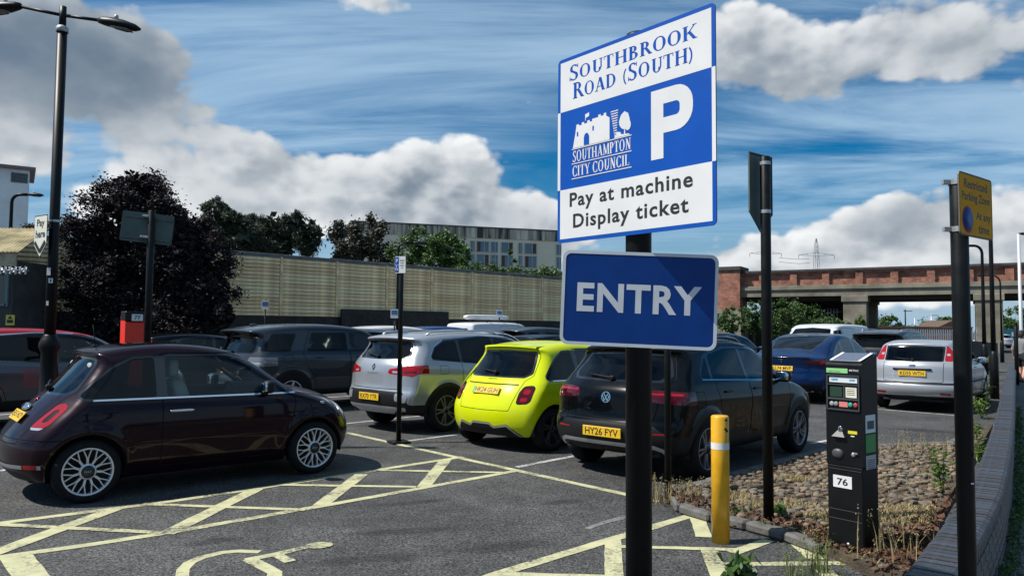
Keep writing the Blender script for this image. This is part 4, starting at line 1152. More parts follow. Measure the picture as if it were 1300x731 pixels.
# --- blue fastback
def tesla_spec():
    wb, wr, ar = 2.89, 0.355, 0.40
    W = [('privacy_window', [(0.10, 1.12), (0.55, 1.10), (0.58, 1.40), (0.42, 1.36)]), ('privacy_window', [(0.62, 1.10), (1.42, 1.07), (1.42, 1.51), (1.0, 1.50), (0.66, 1.42)]),
         ('window', [(1.50, 1.065), (2.62, 1.02), (2.45, 1.14), (2.0, 1.40), (1.80, 1.47), (1.50, 1.51)])]
    ex = [('chrome_strip', 'side', [(0.0, 1.10), (2.7, 1.0)], dict(w=0.012, y0=0.5)),
          ('gap', 'side', [(1.46, 0.4), (1.46, 1.05)], dict(w=0.01)), ('gap', 'side', [(2.58, 0.45), (2.62, 1.0)], dict(w=0.01)), ('gap', 'side', [(0.60, 1.05), (0.62, 0.6)], dict(w=0.01)),
          ('trim', 'top', [(-0.42, -0.1), (-0.42, 0.50), (0.1, 0.60), (0.9, 0.56), (0.9, -0.1)], dict(z0=1.1)),
          ('rear_window', 'top', [(-0.36, -0.1), (-0.36, 0.46), (0.1, 0.56), (1.9, 0.54), (1.9, -0.1)], dict(z0=1.1)),
          ('rear_light_dark', 'rear', [(0.50, 0.93), (0.78, 0.89), (0.95, 0.90), (0.95, 1.03), (0.74, 1.0), (0.52, 0.985)], dict(x1=-0.3, pair=True)),
          ('rear_light', 'rear', [(0.80, 0.91), (0.90, 0.92), (0.90, 0.99), (0.80, 0.97)], dict(x1=-0.3, pair=True)),
          ('cladding', 'rear', [(-0.2, 0.2), (0.9, 0.2), (0.78, 0.44), (-0.2, 0.46)], dict(ch=0)),
          ('gap', 'rear', [(-0.2, 0.70), (0.62, 0.72), (0.60, 0.90), (0.68, 1.05)], dict(w=0.01, x1=-0.3, on=('body',))),
          ('windscreen', 'front', [(-0.2, 1.10), (0.66, 1.08), (0.72, 1.1), (0.56, 1.46), (-0.2, 1.52)], dict(x0=1.7)),
          ('headlight', 'front', [(0.48, 0.64), (0.80, 0.66), (0.88, 0.80), (0.66, 0.76)], dict(x0=2.9, pair=True))]
    sil = [(-0.74, 0.28), (-0.87, 0.36), (-0.93, 0.50), (-0.91, 0.68), (-0.865, 0.84), (-0.915, 1.035), (-0.87, 1.085), (-0.55, 1.17), (0.0, 1.415), (0.5, 1.565), (1.0, 1.62), (1.5, 1.605), (2.0, 1.49), (2.85, 1.05), (3.3, 0.91), (3.6, 0.74), (3.75, 0.56), (3.75, 0.38), (3.62, 0.26), (1.4, 0.25)]
    return dict(id='fastback', sil=sil, hw=0.955, wb=wb, wr=wr, arch=ar, track=1.64, cr=0.30, cf=0.45, crown=0.06, k=0.07, ktop=0.06, flare=0.02,
                plan=[(-0.9, 0.04), (-0.3, 0.006), (1.2, 0.0), (2.8, 0.01), (3.6, 0.08)], belt=[(-0.9, 1.08), (0.3, 1.08), (3.5, 0.98)],
                sect=[(-0.9, 0.12), (-0.7, 0.05), (-0.5, 0.02), (-0.3, 0.0), (-0.14, 0.008), (-0.05, 0.03), (0.0, 0.05), (0.05, 0.08), (0.55, 0.27)],
                feats=suv_feats(wb, wr, ar, W, [[(0.10, 1.115), (1.46, 1.065), (2.62, 1.015), (2.45, 1.14), (2.0, 1.41), (1.80, 1.48), (1.46, 1.52), (1.0, 1.51), (0.60, 1.415), (0.42, 1.37)]], ex, 0, 0), wheel=(0.355, 0.25, 0.23, 'twist', 'dark'), cab=(0.65, 1.60, 0.50, 0.76), dash=(2.5, 0.95))
TESLA = tesla_spec()
def tesla_extra(car, pt):
    sp = TESLA
    p, n = rear_pt(sp, 0, 0.80); number_plate(car, 'KL74 MVP', p + n * 0.012, n, 0.52)
    m = MB(); stroke2(m, [(-0.035, 0.03), (0.035, 0.03)], 0.012); stroke2(m, [(0, 0.028), (0, -0.045)], 0.014); badge(car, sp, m.mesh('badge', CHROME), 0.98, lift=0.002)
    for s_ in (-1, 1):
        p, n = side_pt(sp, 2.42, 1.08, s_); mirror(car, (p.x, abs(p.y) + 0.10, p.z), GLOSSK, (0.14, 0.20, 0.14), s_)
    b = MB(); pts = [rear_pt(sp, y, 1.03)[0] for y in np.linspace(-0.62, 0.62, 11)]; b.tube([p + Vector((-0.015, 0, 0.025)) for p in pts], 0.014, 6); b.build('boot_lip', GLOSSK, car)

# --- silver five-door hatchback of the two-thousands
def focus_spec():
    wb, wr, ar = 2.64, 0.31, 0.355
    W = [('privacy_window', [(-0.12, 1.11), (0.14, 1.07), (0.18, 1.34), (0.08, 1.30)]), ('window', [(0.24, 1.06), (1.02, 1.03), (1.02, 1.40), (0.65, 1.40), (0.28, 1.35)]),
         ('window', [(1.10, 1.025), (2.18, 0.985), (2.05, 1.09), (1.60, 1.34), (1.44, 1.385), (1.10, 1.40)])]
    d1 = [(0.22, 1.0), (0.24, 1.39), (1.06, 1.43), (1.06, 0.30), (0.48, 0.30), (0.40, 0.55), (0.28, 0.70)]
    d2 = [(1.07, 0.30), (1.07, 1.43), (1.50, 1.41), (1.70, 1.32), (2.28, 0.98), (2.28, 0.65), (2.12, 0.30)]
    ex = [('gap', 'side', ring(d1), dict(w=0.010, on=('body',))), ('gap', 'side', ring(d2), dict(w=0.010, on=('body',))),
          ('cladding', 'side', [(-0.3, 0.605), (2.9, 0.585)], dict(w=0.035, y0=0.5, on=('body',))),
          ('cladding', 'line', lambda p: p[:, 2] - 0.60, dict(x1=-0.5, w=0.044)),
          ('trim', 'rear', [(-0.2, 1.045), (0.56, 1.05), (0.56, 1.36), (-0.2, 1.385)], dict(x1=0.2, ch=1)),
          ('rear_window', 'rear', [(-0.2, 1.065), (0.53, 1.07), (0.525, 1.335), (-0.2, 1.36)], dict(x1=0.2, ch=1)),
          ('rear_light', 'rear', [(0.575, 1.06), (0.70, 1.06), (0.76, 1.10), (0.69, 1.26), (0.60, 1.375), (0.575, 1.36)], dict(x1=0.3, pair=True, ch=1)),
          ('rear_light_inner', 'rear', [(0.59, 1.17), (0.67, 1.17), (0.65, 1.22), (0.59, 1.22)], dict(x1=0.3, pair=True, ch=1)),
          ('gap', 'rear', [(-0.2, 0.62), (0.56, 0.63), (0.565, 1.04)], dict(w=0.010, x1=0.2, on=('body',))),
          ('cladding', 'rear', [(-0.2, 0.2), (0.9, 0.2), (0.9, 0.33), (-0.2, 0.35)], dict(ch=0)),
          ('reflector', 'rear', [(0.50, 0.37), (0.70, 0.37), (0.70, 0.42), (0.50, 0.42)], dict(pair=True, ch=1)),
          ('windscreen', 'front', [(-0.2, 1.04), (0.62, 1.02), (0.68, 1.05), (0.52, 1.36), (-0.2, 1.40)], dict(x0=1.4)),
          ('headlight', 'front', [(0.40, 0.62), (0.74, 0.64), (0.80, 0.82), (0.56, 0.76)], dict(x0=2.6, pair=True)), ('grille', 'front', [(-0.1, 0.25), (0.5, 0.25), (0.5, 0.45), (-0.1, 0.46)], dict(x0=2.6))]
    sil = [(-0.64, 0.25), (-0.78, 0.32), (-0.855, 0.45), (-0.85, 0.57), (-0.785, 0.63), (-0.775, 0.82), (-0.76, 0.96), (-0.70, 1.04), (-0.40, 1.375), (-0.45, 1.415), (-0.25, 1.455), (0.3, 1.495), (0.85, 1.497), (1.35, 1.455), (1.62, 1.385),
           (2.32, 1.005), (2.75, 0.935), (3.15, 0.82), (3.38, 0.69), (3.46, 0.50), (3.43, 0.33), (3.32, 0.22), (1.3, 0.20)]
    return dict(id='hatchback', sil=sil, hw=0.86, wb=wb, wr=wr, arch=ar, track=1.50, cr=0.24, cf=0.38, crown=0.05, k=0.055, ktop=0.04, flare=0.025,
                plan=[(-0.9, 0.04), (-0.3, 0.008), (1.2, 0.0), (2.5, 0.01), (3.4, 0.07)], belt=[(-0.9, 1.05), (0.3, 1.03), (3.5, 0.95)],
                sect=[(-0.9, 0.12), (-0.7, 0.05), (-0.5, 0.02), (-0.3, 0.0), (-0.14, 0.006), (-0.05, 0.025), (0.0, 0.045), (0.05, 0.075), (0.5, 0.23)],
                feats=suv_feats(wb, wr, ar, W, [[(-0.12, 1.105), (1.06, 1.025), (2.18, 0.98), (2.05, 1.09), (1.61, 1.35), (1.44, 1.39), (1.06, 1.41), (0.65, 1.41), (0.20, 1.345), (0.08, 1.31)]], ex, 0, 0), wheel=(0.31, 0.21, 0.20, 'five', 'silver'), cab=(0.35, 1.28, 0.42, 0.70), dash=(2.12, 0.90))
FOCUS = focus_spec()
def focus_extra(car, pt):
    sp = FOCUS
    p, n = rear_pt(sp, 0, 0.80); number_plate(car, 'KD55 WTH', p + n * 0.012, n, 0.52)
    m = MB(); m.sell((0, 0, 0), (0.13, 0.055, 0.016)); o = m.build('badge', CHROME, car); p, n = rear_pt(sp, 0, 0.965); place(o, p + n * 0.004, n)
    b = MB(); b.tube([rear_pt(sp, y, 0.885)[0] + Vector((-0.008, 0, 0)) for y in np.linspace(-0.36, 0.36, 9)], 0.022, 8); b.build('boot_handle', BLACKP, car)
    for s_ in (-1, 1):
        for x in (0.50, 1.25):
            p, n = side_pt(sp, x, 0.90, s_); handle(car, (p.x, abs(p.y) + 0.010, p.z), pt, 0.21, s_)
        p, n = side_pt(sp, 1.98, 1.03, s_); mirror(car, (p.x, abs(p.y) + 0.09, p.z), pt, (0.13, 0.19, 0.14), s_)
    wiper(car, sp, (0.0, 1.07), (0.36, 1.10))
def far_extra(sp, plate=None, z=0.78, rails=False, front=False):
    def ex(car, pt):
        if plate:
            p, n = rear_pt(sp, 0, z); number_plate(car, plate, p + n * 0.012, n, 0.52)
        for s_ in (-1, 1):
            x = sp['dash'][0] - 0.12
            p, n = side_pt(sp, x, sp['belt'][0][1] + 0.03, s_); mirror(car, (p.x, abs(p.y) + 0.10, p.z), pt, (0.14, 0.20, 0.15), s_)
        if rails: roof_rails(car, sp, (-0.1, 0.0, 0.5, 1.1, 1.45, 1.55), 0.60, SATIN)
    return ex

# --- panel van
def van_spec():
    wb, wr, ar = 3.0, 0.33, 0.375
    W = [('window', [(2.02, 1.15), (2.95, 1.10), (2.80, 1.26), (2.40, 1.66), (2.02, 1.70)])]
    ex = [('gap', 'side', ring([(1.95, 0.40), (1.95, 1.80), (2.42, 1.78), (3.05, 1.12), (3.02, 0.5)]), dict(w=0.012, on=('body',))), ('gap', 'side', ring([(0.75, 0.40), (0.75, 1.75), (1.9, 1.78), (1.9, 0.4)]), dict(w=0.012, on=('body',))),
          ('windscreen', 'front', [(-0.2, 1.20), (0.74, 1.18), (0.78, 1.22), (0.64, 1.74), (-0.2, 1.80)], dict(x0=2.0)),
          ('trim', 'rear', [(0.06, 1.15), (0.62, 1.15), (0.58, 1.66), (0.06, 1.66)], dict(x1=0.0, pair=True)), ('rear_light', 'rear', [(0.74, 0.7), (0.92, 0.7), (0.92, 1.1), (0.76, 1.1)], dict(x1=0, pair=True)),
          ('headlight', 'front', [(0.46, 0.80), (0.80, 0.80), (0.90, 1.02), (0.66, 1.0)], dict(x0=3.0, pair=True)), ('grille', 'front', [(-0.1, 0.4), (0.6, 0.4), (0.6, 0.75), (-0.1, 0.77)], dict(x0=3.0)),
          ('cladding', 'fn', lambda p: p[:, 2] - 0.42, dict(y0=0.4))]
    sil = [(-0.85, 0.30), (-0.95, 0.40), (-0.96, 0.9), (-0.93, 1.5), (-0.88, 1.82), (-0.78, 1.90), (0.5, 1.93), (1.6, 1.93), (2.15, 1.88), (2.4, 1.78), (3.05, 1.22), (3.5, 1.08), (3.8, 0.92), (3.9, 0.65), (3.88, 0.42), (3.75, 0.30), (1.5, 0.28)]
    return dict(id='van', sil=sil, hw=0.95, wb=wb, wr=wr, arch=ar, track=1.60, cr=0.10, cf=0.36, crown=0.04, k=0.07, ktop=0.04, flare=0.01,
                plan=[(-0.9, 0.0), (1.2, 0.0), (2.8, 0.01), (3.8, 0.07)], belt=[(-0.9, 1.15), (3.5, 1.12)],
                sect=[(-0.9, 0.10), (-0.7, 0.04), (-0.4, 0.0), (-0.1, 0.0), (0.0, 0.01), (0.7, 0.13)],
                feats=suv_feats(wb, wr, ar, W, None, ex, 0, 0), wheel=(0.33, 0.21, 0.21, 'ten', 'grey'), cab=(1.3, 2.05, 0.62, 0.74), dash=(2.85, 1.05))
VAN = van_spec()

# ------------------------------------------------------------------ the car park: ground, painted lines, island
def asphalt(name, lo, hi, patch=0.35, stain=True):
    m = bpy.data.materials.new(name); m.use_nodes = True; t = m.node_tree; b = t.nodes['Principled BSDF']; L = t.links.new
    tc = _n(t, 'ShaderNodeTexCoord')
    def nz(scale, detail=4, rough=0.6):
        n = _n(t, 'ShaderNodeTexNoise'); n.inputs['Scale'].default_value = scale; n.inputs['Detail'].default_value = detail; n.inputs['Roughness'].default_value = rough
        L(tc.outputs['Object'], n.inputs['Vector']); return n.outputs['Fac']
    def mr(v, a, b_, c=0.0, d=1.0):
        n = _n(t, 'ShaderNodeMapRange'); L(v, n.inputs['Value'])
        for k, x in zip(('From Min', 'From Max', 'To Min', 'To Max'), (a, b_, c, d)): n.inputs[k].default_value = x
        return n.outputs[0]
    def mul(a, b_):
        n = _n(t, 'ShaderNodeMath', operation='MULTIPLY'); L(a, n.inputs[0]); L(b_, n.inputs[1]); return n.outputs[0]
    vo = _n(t, 'ShaderNodeTexVoronoi'); vo.inputs['Scale'].default_value = 95; L(tc.outputs['Object'], vo.inputs['Vector'])
    sp_ = _n(t, 'ShaderNodeSeparateColor'); L(vo.outputs['Color'], sp_.inputs[0])
    stone = mr(sp_.outputs[0], 0.0, 1.0, 0.15, 2.1)
    fine = mr(nz(42, 3, 0.7), 0.3, 0.7, 0.42, 1.65)
    big = mr(nz(0.45, 6, 0.6), 0.32, 0.68, 1 - patch, 1 + patch * 0.7)
    mid = mr(nz(2.2, 7, 0.7), 0.35, 0.65, 0.72, 1.18)
    f = mul(mul(stone, fine), mul(big, mid))
    if stain:
        st = mr(nz(0.75, 7, 0.68), 0.58, 0.70, 1.0, 0.42); f = mul(f, st)
        for (qx, qy, rx, ry, rot) in STAINS:        # oil and damp patches where the photograph has them
            mp = _n(t, 'ShaderNodeMapping', vector_type='TEXTURE'); mp.inputs['Location'].default_value = (qx, qy, 0); mp.inputs['Rotation'].default_value = (0, 0, rot); mp.inputs['Scale'].default_value = (rx, ry, 1)
            L(tc.outputs['Object'], mp.inputs['Vector']); ln = _n(t, 'ShaderNodeVectorMath', operation='LENGTH'); L(mp.outputs[0], ln.inputs[0])
            ad = _n(t, 'ShaderNodeMath', operation='MULTIPLY_ADD'); L(nz(3.5, 7, 0.7), ad.inputs[0]); ad.inputs[1].default_value = 1.7; L(ln.outputs['Value'], ad.inputs[2])
            f = mul(f, mr(ad.outputs[0], 1.25, 1.75, 0.52, 1.0))
    mx = _n(t, 'ShaderNodeMix', data_type='RGBA'); mx.blend_type = 'MULTIPLY'; mx.inputs[0].default_value = 1.0
    mx.inputs[6].default_value = (*[(a + c) / 2 for a, c in zip(lo, hi)], 1)
    cv = _n(t, 'ShaderNodeCombineColor')
    for i in range(3): L(f, cv.inputs[i])
    L(cv.outputs[0], mx.inputs[7]); L(mx.outputs[2], b.inputs['Base Color'])
    b.inputs['Roughness'].default_value = 0.82; b.inputs['Specular IOR Level'].default_value = 0.35
    bp = _n(t, 'ShaderNodeBump'); bp.inputs['Strength'].default_value = 0.5; bp.inputs['Distance'].default_value = 0.006
    L(mul(stone, fine), bp.inputs['Height']); L(bp.outputs[0], b.inputs['Normal'])
    MATS[name] = m
    return m
def road_paint(name, c, wear_lo=0.56, wear_hi=0.70, under=(0.045, 0.045, 0.045)):
    m = bpy.data.materials.new(name); m.use_nodes = True; t = m.node_tree; b = t.nodes['Principled BSDF']; L = t.links.new
    tc = _n(t, 'ShaderNodeTexCoord')
    n = _n(t, 'ShaderNodeTexNoise'); n.inputs['Scale'].default_value = 30; n.inputs['Detail'].default_value = 8; n.inputs['Roughness'].default_value = 0.72
    n2 = _n(t, 'ShaderNodeTexNoise'); n2.inputs['Scale'].default_value = 2.3; n2.inputs['Detail'].default_value = 5
    L(tc.outputs['Object'], n.inputs['Vector']); L(tc.outputs['Object'], n2.inputs['Vector'])
    ad = _n(t, 'ShaderNodeMath', operation='MULTIPLY_ADD'); L(n2.outputs['Fac'], ad.inputs[0]); ad.inputs[1].default_value = 0.85; L(n.outputs['Fac'], ad.inputs[2])
    mr = _n(t, 'ShaderNodeMapRange'); mr.inputs['From Min'].default_value = wear_lo + 0.45; mr.inputs['From Max'].default_value = wear_hi + 0.47; L(ad.outputs[0], mr.inputs['Value'])
    d = _n(t, 'ShaderNodeTexNoise'); d.inputs['Scale'].default_value = 7; d.inputs['Detail'].default_value = 6; L(tc.outputs['Object'], d.inputs['Vector'])
    m1 = _n(t, 'ShaderNodeMix', data_type='RGBA'); m1.inputs[6].default_value = (*[x * 0.72 for x in c], 1); m1.inputs[7].default_value = (*c, 1)
    mr2 = _n(t, 'ShaderNodeMapRange'); mr2.inputs['From Min'].default_value = 0.3; mr2.inputs['From Max'].default_value = 0.6; L(d.outputs['Fac'], mr2.inputs['Value']); L(mr2.outputs[0], m1.inputs[0])
    m2 = _n(t, 'ShaderNodeMix', data_type='RGBA'); L(mr.outputs[0], m2.inputs[0]); L(m1.outputs[2], m2.inputs[6]); m2.inputs[7].default_value = (*under, 1)
    L(m2.outputs[2], b.inputs['Base Color']); b.inputs['Roughness'].default_value = 0.75
    bp = _n(t, 'ShaderNodeBump'); bp.inputs['Strength'].default_value = 0.4; bp.inputs['Distance'].default_value = 0.004; L(n.outputs['Fac'], bp.inputs['Height']); L(bp.outputs[0], b.inputs['Normal'])
    MATS[name] = m
    return m
STAINS = []
for (a_, b_, rx, ry) in (((600, 696), (680, 690), 0.55, 0.20), ((460, 676), (560, 672), 0.60, 0.14), ((420, 712), (520, 706), 0.7, 0.16), ((240, 690), (290, 684), 0.35, 0.12), ((690, 640), (740, 634), 0.35, 0.12), ((500, 640), (560, 634), 0.5, 0.1), ((1150, 545), (1190, 547), 0.8, 0.25)):
    p_, q_ = gnd(*a_), gnd(*b_); STAINS.append(((p_.x + q_.x) / 2, (p_.y + q_.y) / 2, rx, ry, math.atan2(q_.y - p_.y, q_.x - p_.x)))
ASPH = asphalt('asphalt', (0.050, 0.050, 0.049), (0.064, 0.063, 0.061), 0.42)
g = MB(); S_ = 2500
g.add([(-S_, -S_, 0), (S_, -S_, 0), (S_, S_, 0), (-S_, S_, 0)], [(0, 1, 2, 3)])
ground = g.build('ground', ASPH); tag(ground, kind='structure')
YEL = road_paint('yellow_road_paint', (0.47, 0.455, 0.265), 0.50, 0.68)
WHI = road_paint('white_road_paint', (0.44, 0.44, 0.43), 0.46, 0.64)
def strip(name, pts, w, m, z=0.004, ragged=0.004, ends=None):
    """a painted line along ground points, with slightly uneven edges"""
    P = [Vector((p[0], p[1], 0)) for p in pts]
    Q = [P[0]]
    for a, b in zip(P[:-1], P[1:]):
        n = max(1, int((b - a).length / 0.12))
        for k in range(1, n + 1): Q.append(a.lerp(b, k / n))
    vs = []
    ws = w if isinstance(w, (tuple, list)) else (w, w)
    for i, p in enumerate(Q):
        d = (Q[min(i + 1, len(Q) - 1)] - Q[max(i - 1, 0)]).normalized(); n = Vector((-d.y, d.x, 0)); ww = ws[0] + (ws[1] - ws[0]) * i / (len(Q) - 1)
        vs += [p + n * (ww / 2 + random.uniform(-1, 1) * ragged) + Vector((0, 0, z)), p - n * (ww / 2 + random.uniform(-1, 1) * ragged) + Vector((0, 0, z))]
    fs = [(2 * i + 1, 2 * i + 3, 2 * i + 2, 2 * i) for i in range(len(Q) - 1)]
    mb = MB(); mb.add(vs, fs)
    return mb.build(name, m, ground)
def px(*pts): return [gnd(*p) for p in pts]
strip('bay_front_line', px((440, 549), (560, 576), (793, 627), (838, 637)), 0.10, YEL, 0.0030)
strip('hatch_border', px((-70, 673), (0, 664), (110, 650), (220, 636), (340, 618), (450, 601), (560, 584), (588, 580)), 0.10, YEL, 0.0042)
strip('hatch_border', px((-70, 717), (0, 707), (110, 692), (220, 675), (421, 640), (560, 615), (658, 597)), 0.10, YEL, 0.0042)
for a, b in (((-40, 714), (148, 645)), ((210, 678), (326, 620.5)), ((406, 642), (459, 602)), ((538, 618), (566, 583.5))):
    strip('hatch_diagonal', px(a, b), 0.15, YEL, 0.0054)
for a, b in (((-20, 665), (207, 676.5)), ((181, 640), (388, 647.5)), ((355, 615.6), (528, 618.2)), ((477, 597), (640, 600))):
    strip('hatch_diagonal', px(a, b), 0.085, YEL, 0.0066)
strip('bay_border', px((18, 704), (60, 760)), 0.20, YEL, 0.0066)
# wheelchair symbol, as far as the picture shows it and on to its end
strip('wheelchair_symbol', px((345, 770), (290, 768), (252, 755), (235, 741), (231, 731), (233, 722.5), (241, 714), (256, 707.4), (282, 701), (303, 699.4), (330, 700.2)), (0.10, 0.075), YEL, 0.0030)
strip('wheelchair_symbol', px((312, 711), (352, 703), (390, 694)), 0.085, YEL, 0.0042)
strip('wheelchair_symbol', px((316, 710), (349, 727), (346, 742)), 0.10, YEL, 0.0054)
strip('wheelchair_symbol', px((349, 702.5), (369, 713)), 0.09, YEL, 0.0054)
hd = MB(); c_ = gnd(405, 692.5); e_ = (gnd(423, 691) - c_); hl = e_.length; ex = e_.normalized(); ey = Vector((-ex.y, ex.x, 0))
hv = [c_ + ex * hl * math.cos(a) + ey * 0.085 * math.sin(a) + Vector((0, 0, 0.0066)) for a in np.linspace(0, 2 * math.pi, 20)[:-1]]
hd.add(hv, [tuple(range(19))]); hd.build('wheelchair_symbol', YEL, ground)
# right-hand hatching
strip('hatch_border', px((560, 760), (625, 731), (795, 679), (890, 650.5)), 0.105, YEL, 0.0042)
strip('hatch_border', px((785, 694), (860, 696), (948, 698.5)), 0.075, YEL, 0.0066)
strip('hatch_border', px((640, 729), (705, 731), (780, 733)), 0.08, YEL, 0.0066)
strip('hatch_border', px((921, 716), (1085, 714.5)), 0.085, YEL, 0.0030)
for a, b in (((778, 685), (780, 750)), ((883, 652), (894, 682)), ((899, 695), (921, 750)), ((1004, 682), (1036, 710)), ((1046, 724), (1066, 745))):
    strip('hatch_diagonal', px(a, b), 0.13, YEL, 0.0054)
strip('hatch_diagonal', px((930, 702), (976, 686)), 0.10, YEL, 0.0054)
# white bay lines run along the bays
HEAD = R(46.5); U_ = Vector((math.cos(HEAD), math.sin(HEAD), 0)); V_ = Vector((-U_.y, U_.x, 0))
def bay_line(pxy, n, L0=0.0, L1=5.0, a=None):
    p = gnd(*pxy); u = U_ if a is None else Vector((math.cos(a), math.sin(a), 0))
    return strip('bay_line', [p + u * L0, p + u * L1], 0.085, WHI, 0.0036)
bay_line((511, 560.5), 0, 0.05, 4.9); bay_line((650, 594), 0, 0.08, 4.9, R(47.5)); bay_line((440, 537.5), 0, 0.0, 5.0); bay_line((380, 507), 0, -1.0, 4.0); bay_line((330, 489), 0, -1, 4)
strip('bay_line', px((1000, 508), (1111, 519), (1208, 527), (1236, 530)), 0.08, WHI, 0.0036)
strip('bay_line', px((1030, 563), (1060, 557), (1110, 548)), 0.08, WHI, 0.0036)
strip('bay_line', px((0, 598), (16, 594)), 0.08, WHI, 0.0036); strip('bay_line', px((-40, 530), (30, 524)), 0.09, WHI, 0.0036)
strip('bay_line', px((745, 671), (770, 662), (800, 655)), (0.05, 0.09), road_paint('faded_white_paint', (0.20, 0.20, 0.20), 0.36, 0.58), 0.003)
# hairline cracks in the tarmac
ck = mat('tar_crack', (0.012, 0.012, 0.012), 0.9)
strip('tar_crack', px((536, 573), (553, 571), (569, 569.5), (577, 566)), 0.016, ck, 0.002, 0.006)

# ------------------------------------------------------------------ cobbled island with its kerb
ISL_Z = 0.07
isl_px = [(858, 626), (866, 641), (905, 652), (950, 662), (1000, 675), (1046, 692), (1100, 716), (1140, 738)]
isl_back = [(1262, 536), (1232, 552), (1205, 563), (1120, 566), (1050, 570), (1000, 584), (950, 598), (900, 611), (872, 617)]
isl = [gnd(*p, ISL_Z) for p in isl_px] + [gnd(*p, ISL_Z) for p in isl_back]
m = MB()
n_ = len(isl); cen = sum(isl, Vector()) / n_
m.add([(p.x, p.y, 0.0) for p in isl] + [(p.x, p.y, ISL_Z) for p in isl], [tuple(range(n_, 2 * n_))] + [(i, (i + 1) % n_, n_ + (i + 1) % n_, n_ + i) for i in range(n_)])
soil = mat('island_mortar', (0.085, 0.062, 0.038), 0.95, var=0.35, vscale=6, bump=0.7, bscale=60, color2=(0.035, 0.027, 0.019))
island = m.build('traffic_island', soil); tag(island, kind='structure')
ipoly = np.array([(p.x, p.y) for p in isl])
# kerb stones along the edges that face the tarmac
kst = mat('kerb_stone', (0.105, 0.10, 0.092), 0.85, var=0.3, vscale=9, bump=0.4, bscale=40)
def kerb_run(pts, w=0.13, h=0.095, L_=0.55):
    carry = []
    for a, b in zip(pts[:-1], pts[1:]):
        d = b - a; n = max(1, round(d.length / L_))
        for k in range(n):
            p = a.lerp(b, k / n); q = a.lerp(b, (k + 1) / n); u = (q - p).normalized() * 0.006
            mb = MB(); mb.bar((p.x + u.x, p.y + u.y, h / 2 + 0.002), (q.x - u.x, q.y - u.y, h / 2 + 0.002), w, h, bev=0.018); mb.build('kerb_stone', kst, island)
kerb_run([isl[-i] for i in range(2, 9)] + []); kerb_run([isl[-2], isl[-1], isl[0], isl[1]], h=0.085)
kerb_run([isl[1], isl[2], isl[3], isl[4], isl[5]], 0.12, 0.080)
# the stones: flattened pebbles set in rows
def pebble(seed, nu=7):
    r = np.random.default_rng(seed); vs = [(0, 0, -0.5)]; rings = [(-0.25, 0.85), (0.12, 1.0), (0.38, 0.62)]
    off = r.uniform(0.85, 1.15, nu)
    for zz, rr in rings:
        for k in range(nu):
            a = 2 * math.pi * k / nu; q = rr * off[k] * 0.5; vs.append((q * math.cos(a), q * math.sin(a), zz * r.uniform(0.85, 1.1)))
    vs.append((0, 0, 0.5)); n = len(vs) - 1; fs = []
    for j in range(2):
        for k in range(nu): fs.append((1 + j * nu + k, 1 + j * nu + (k + 1) % nu, 1 + (j + 1) * nu + (k + 1) % nu, 1 + (j + 1) * nu + k))
    for k in range(nu): fs.append((1 + 2 * nu + k, 1 + 2 * nu + (k + 1) % nu, n))
    return vs, fs
pm = [mat('cobble_tan', (0.185, 0.14, 0.092), 0.8, var=0.35, vscale=20, bump=0.3, bscale=60), mat('cobble_grey', (0.125, 0.11, 0.09), 0.8, var=0.35, vscale=20, bump=0.3, bscale=60), mat('cobble_brown', (0.10, 0.066, 0.040), 0.8, var=0.35, vscale=20, bump=0.3, bscale=60)]
pebs = []
for s_ in range(6):
    vs, fs = pebble(s_); mb = MB(); mb.add(vs, fs, True); pebs.append((mb.mesh('cobble', pm[s_ % 3]), np.array(vs), fs))
def in_poly(P, x, y): return poly_sdf(P, np.array([x]), np.array([y]))[0]
spots = []
u0 = Vector((math.cos(R(20)), math.sin(R(20)), 0)); v0 = Vector((-u0.y, u0.x, 0))
xs = ipoly[:, 0]; ys = ipoly[:, 1]; c0 = Vector((xs.mean(), ys.mean(), 0))
GX, GY = np.meshgrid(np.arange(-5.2, 5.2, 0.104), np.arange(-4.6, 4.6, 0.084), indexing='ij')
GX = GX + (np.arange(GX.shape[1]) % 2)[None] * 0.05 + rng.uniform(-0.024, 0.024, GX.shape); GY = GY + rng.uniform(-0.018, 0.018, GY.shape)
PX_ = c0.x + GX * u0.x + GY * v0.x; PY_ = c0.y + GX * u0.y + GY * v0.y
sd = poly_sdf(ipoly, PX_.ravel(), PY_.ravel()).reshape(PX_.shape)
keep = (sd < -0.055) & (rng.uniform(0, 1, sd.shape) > 0.09)
for x, y in zip(PX_[keep], PY_[keep]): spots.append((x, y))
mach = gnd(1082, 700)
grass_spots = [(gnd(1130, 668), 0.75, 0.22), (gnd(985, 652), 0.35, 0.16), (gnd(1010, 617), 0.22, 0.14), (gnd(1165, 660), 0.35, 0.2), (gnd(1060, 700), 0.55, 0.4), (gnd(1120, 705), 0.6, 0.5), (gnd(930, 640), 0.2, 0.15)]
def bare(x, y): return any(((x - g_.x) / a) ** 2 + ((y - g_.y) / b) ** 2 < 1 for g_, a, b in grass_spots)
spots = [s for s in spots if not bare(*s) and s[1] > 4.3]
spots.sort(key=lambda s: s[0] ** 2 + s[1] ** 2)
rest_v = {0: [], 1: [], 2: []}; rest_f = {0: [], 1: [], 2: []}
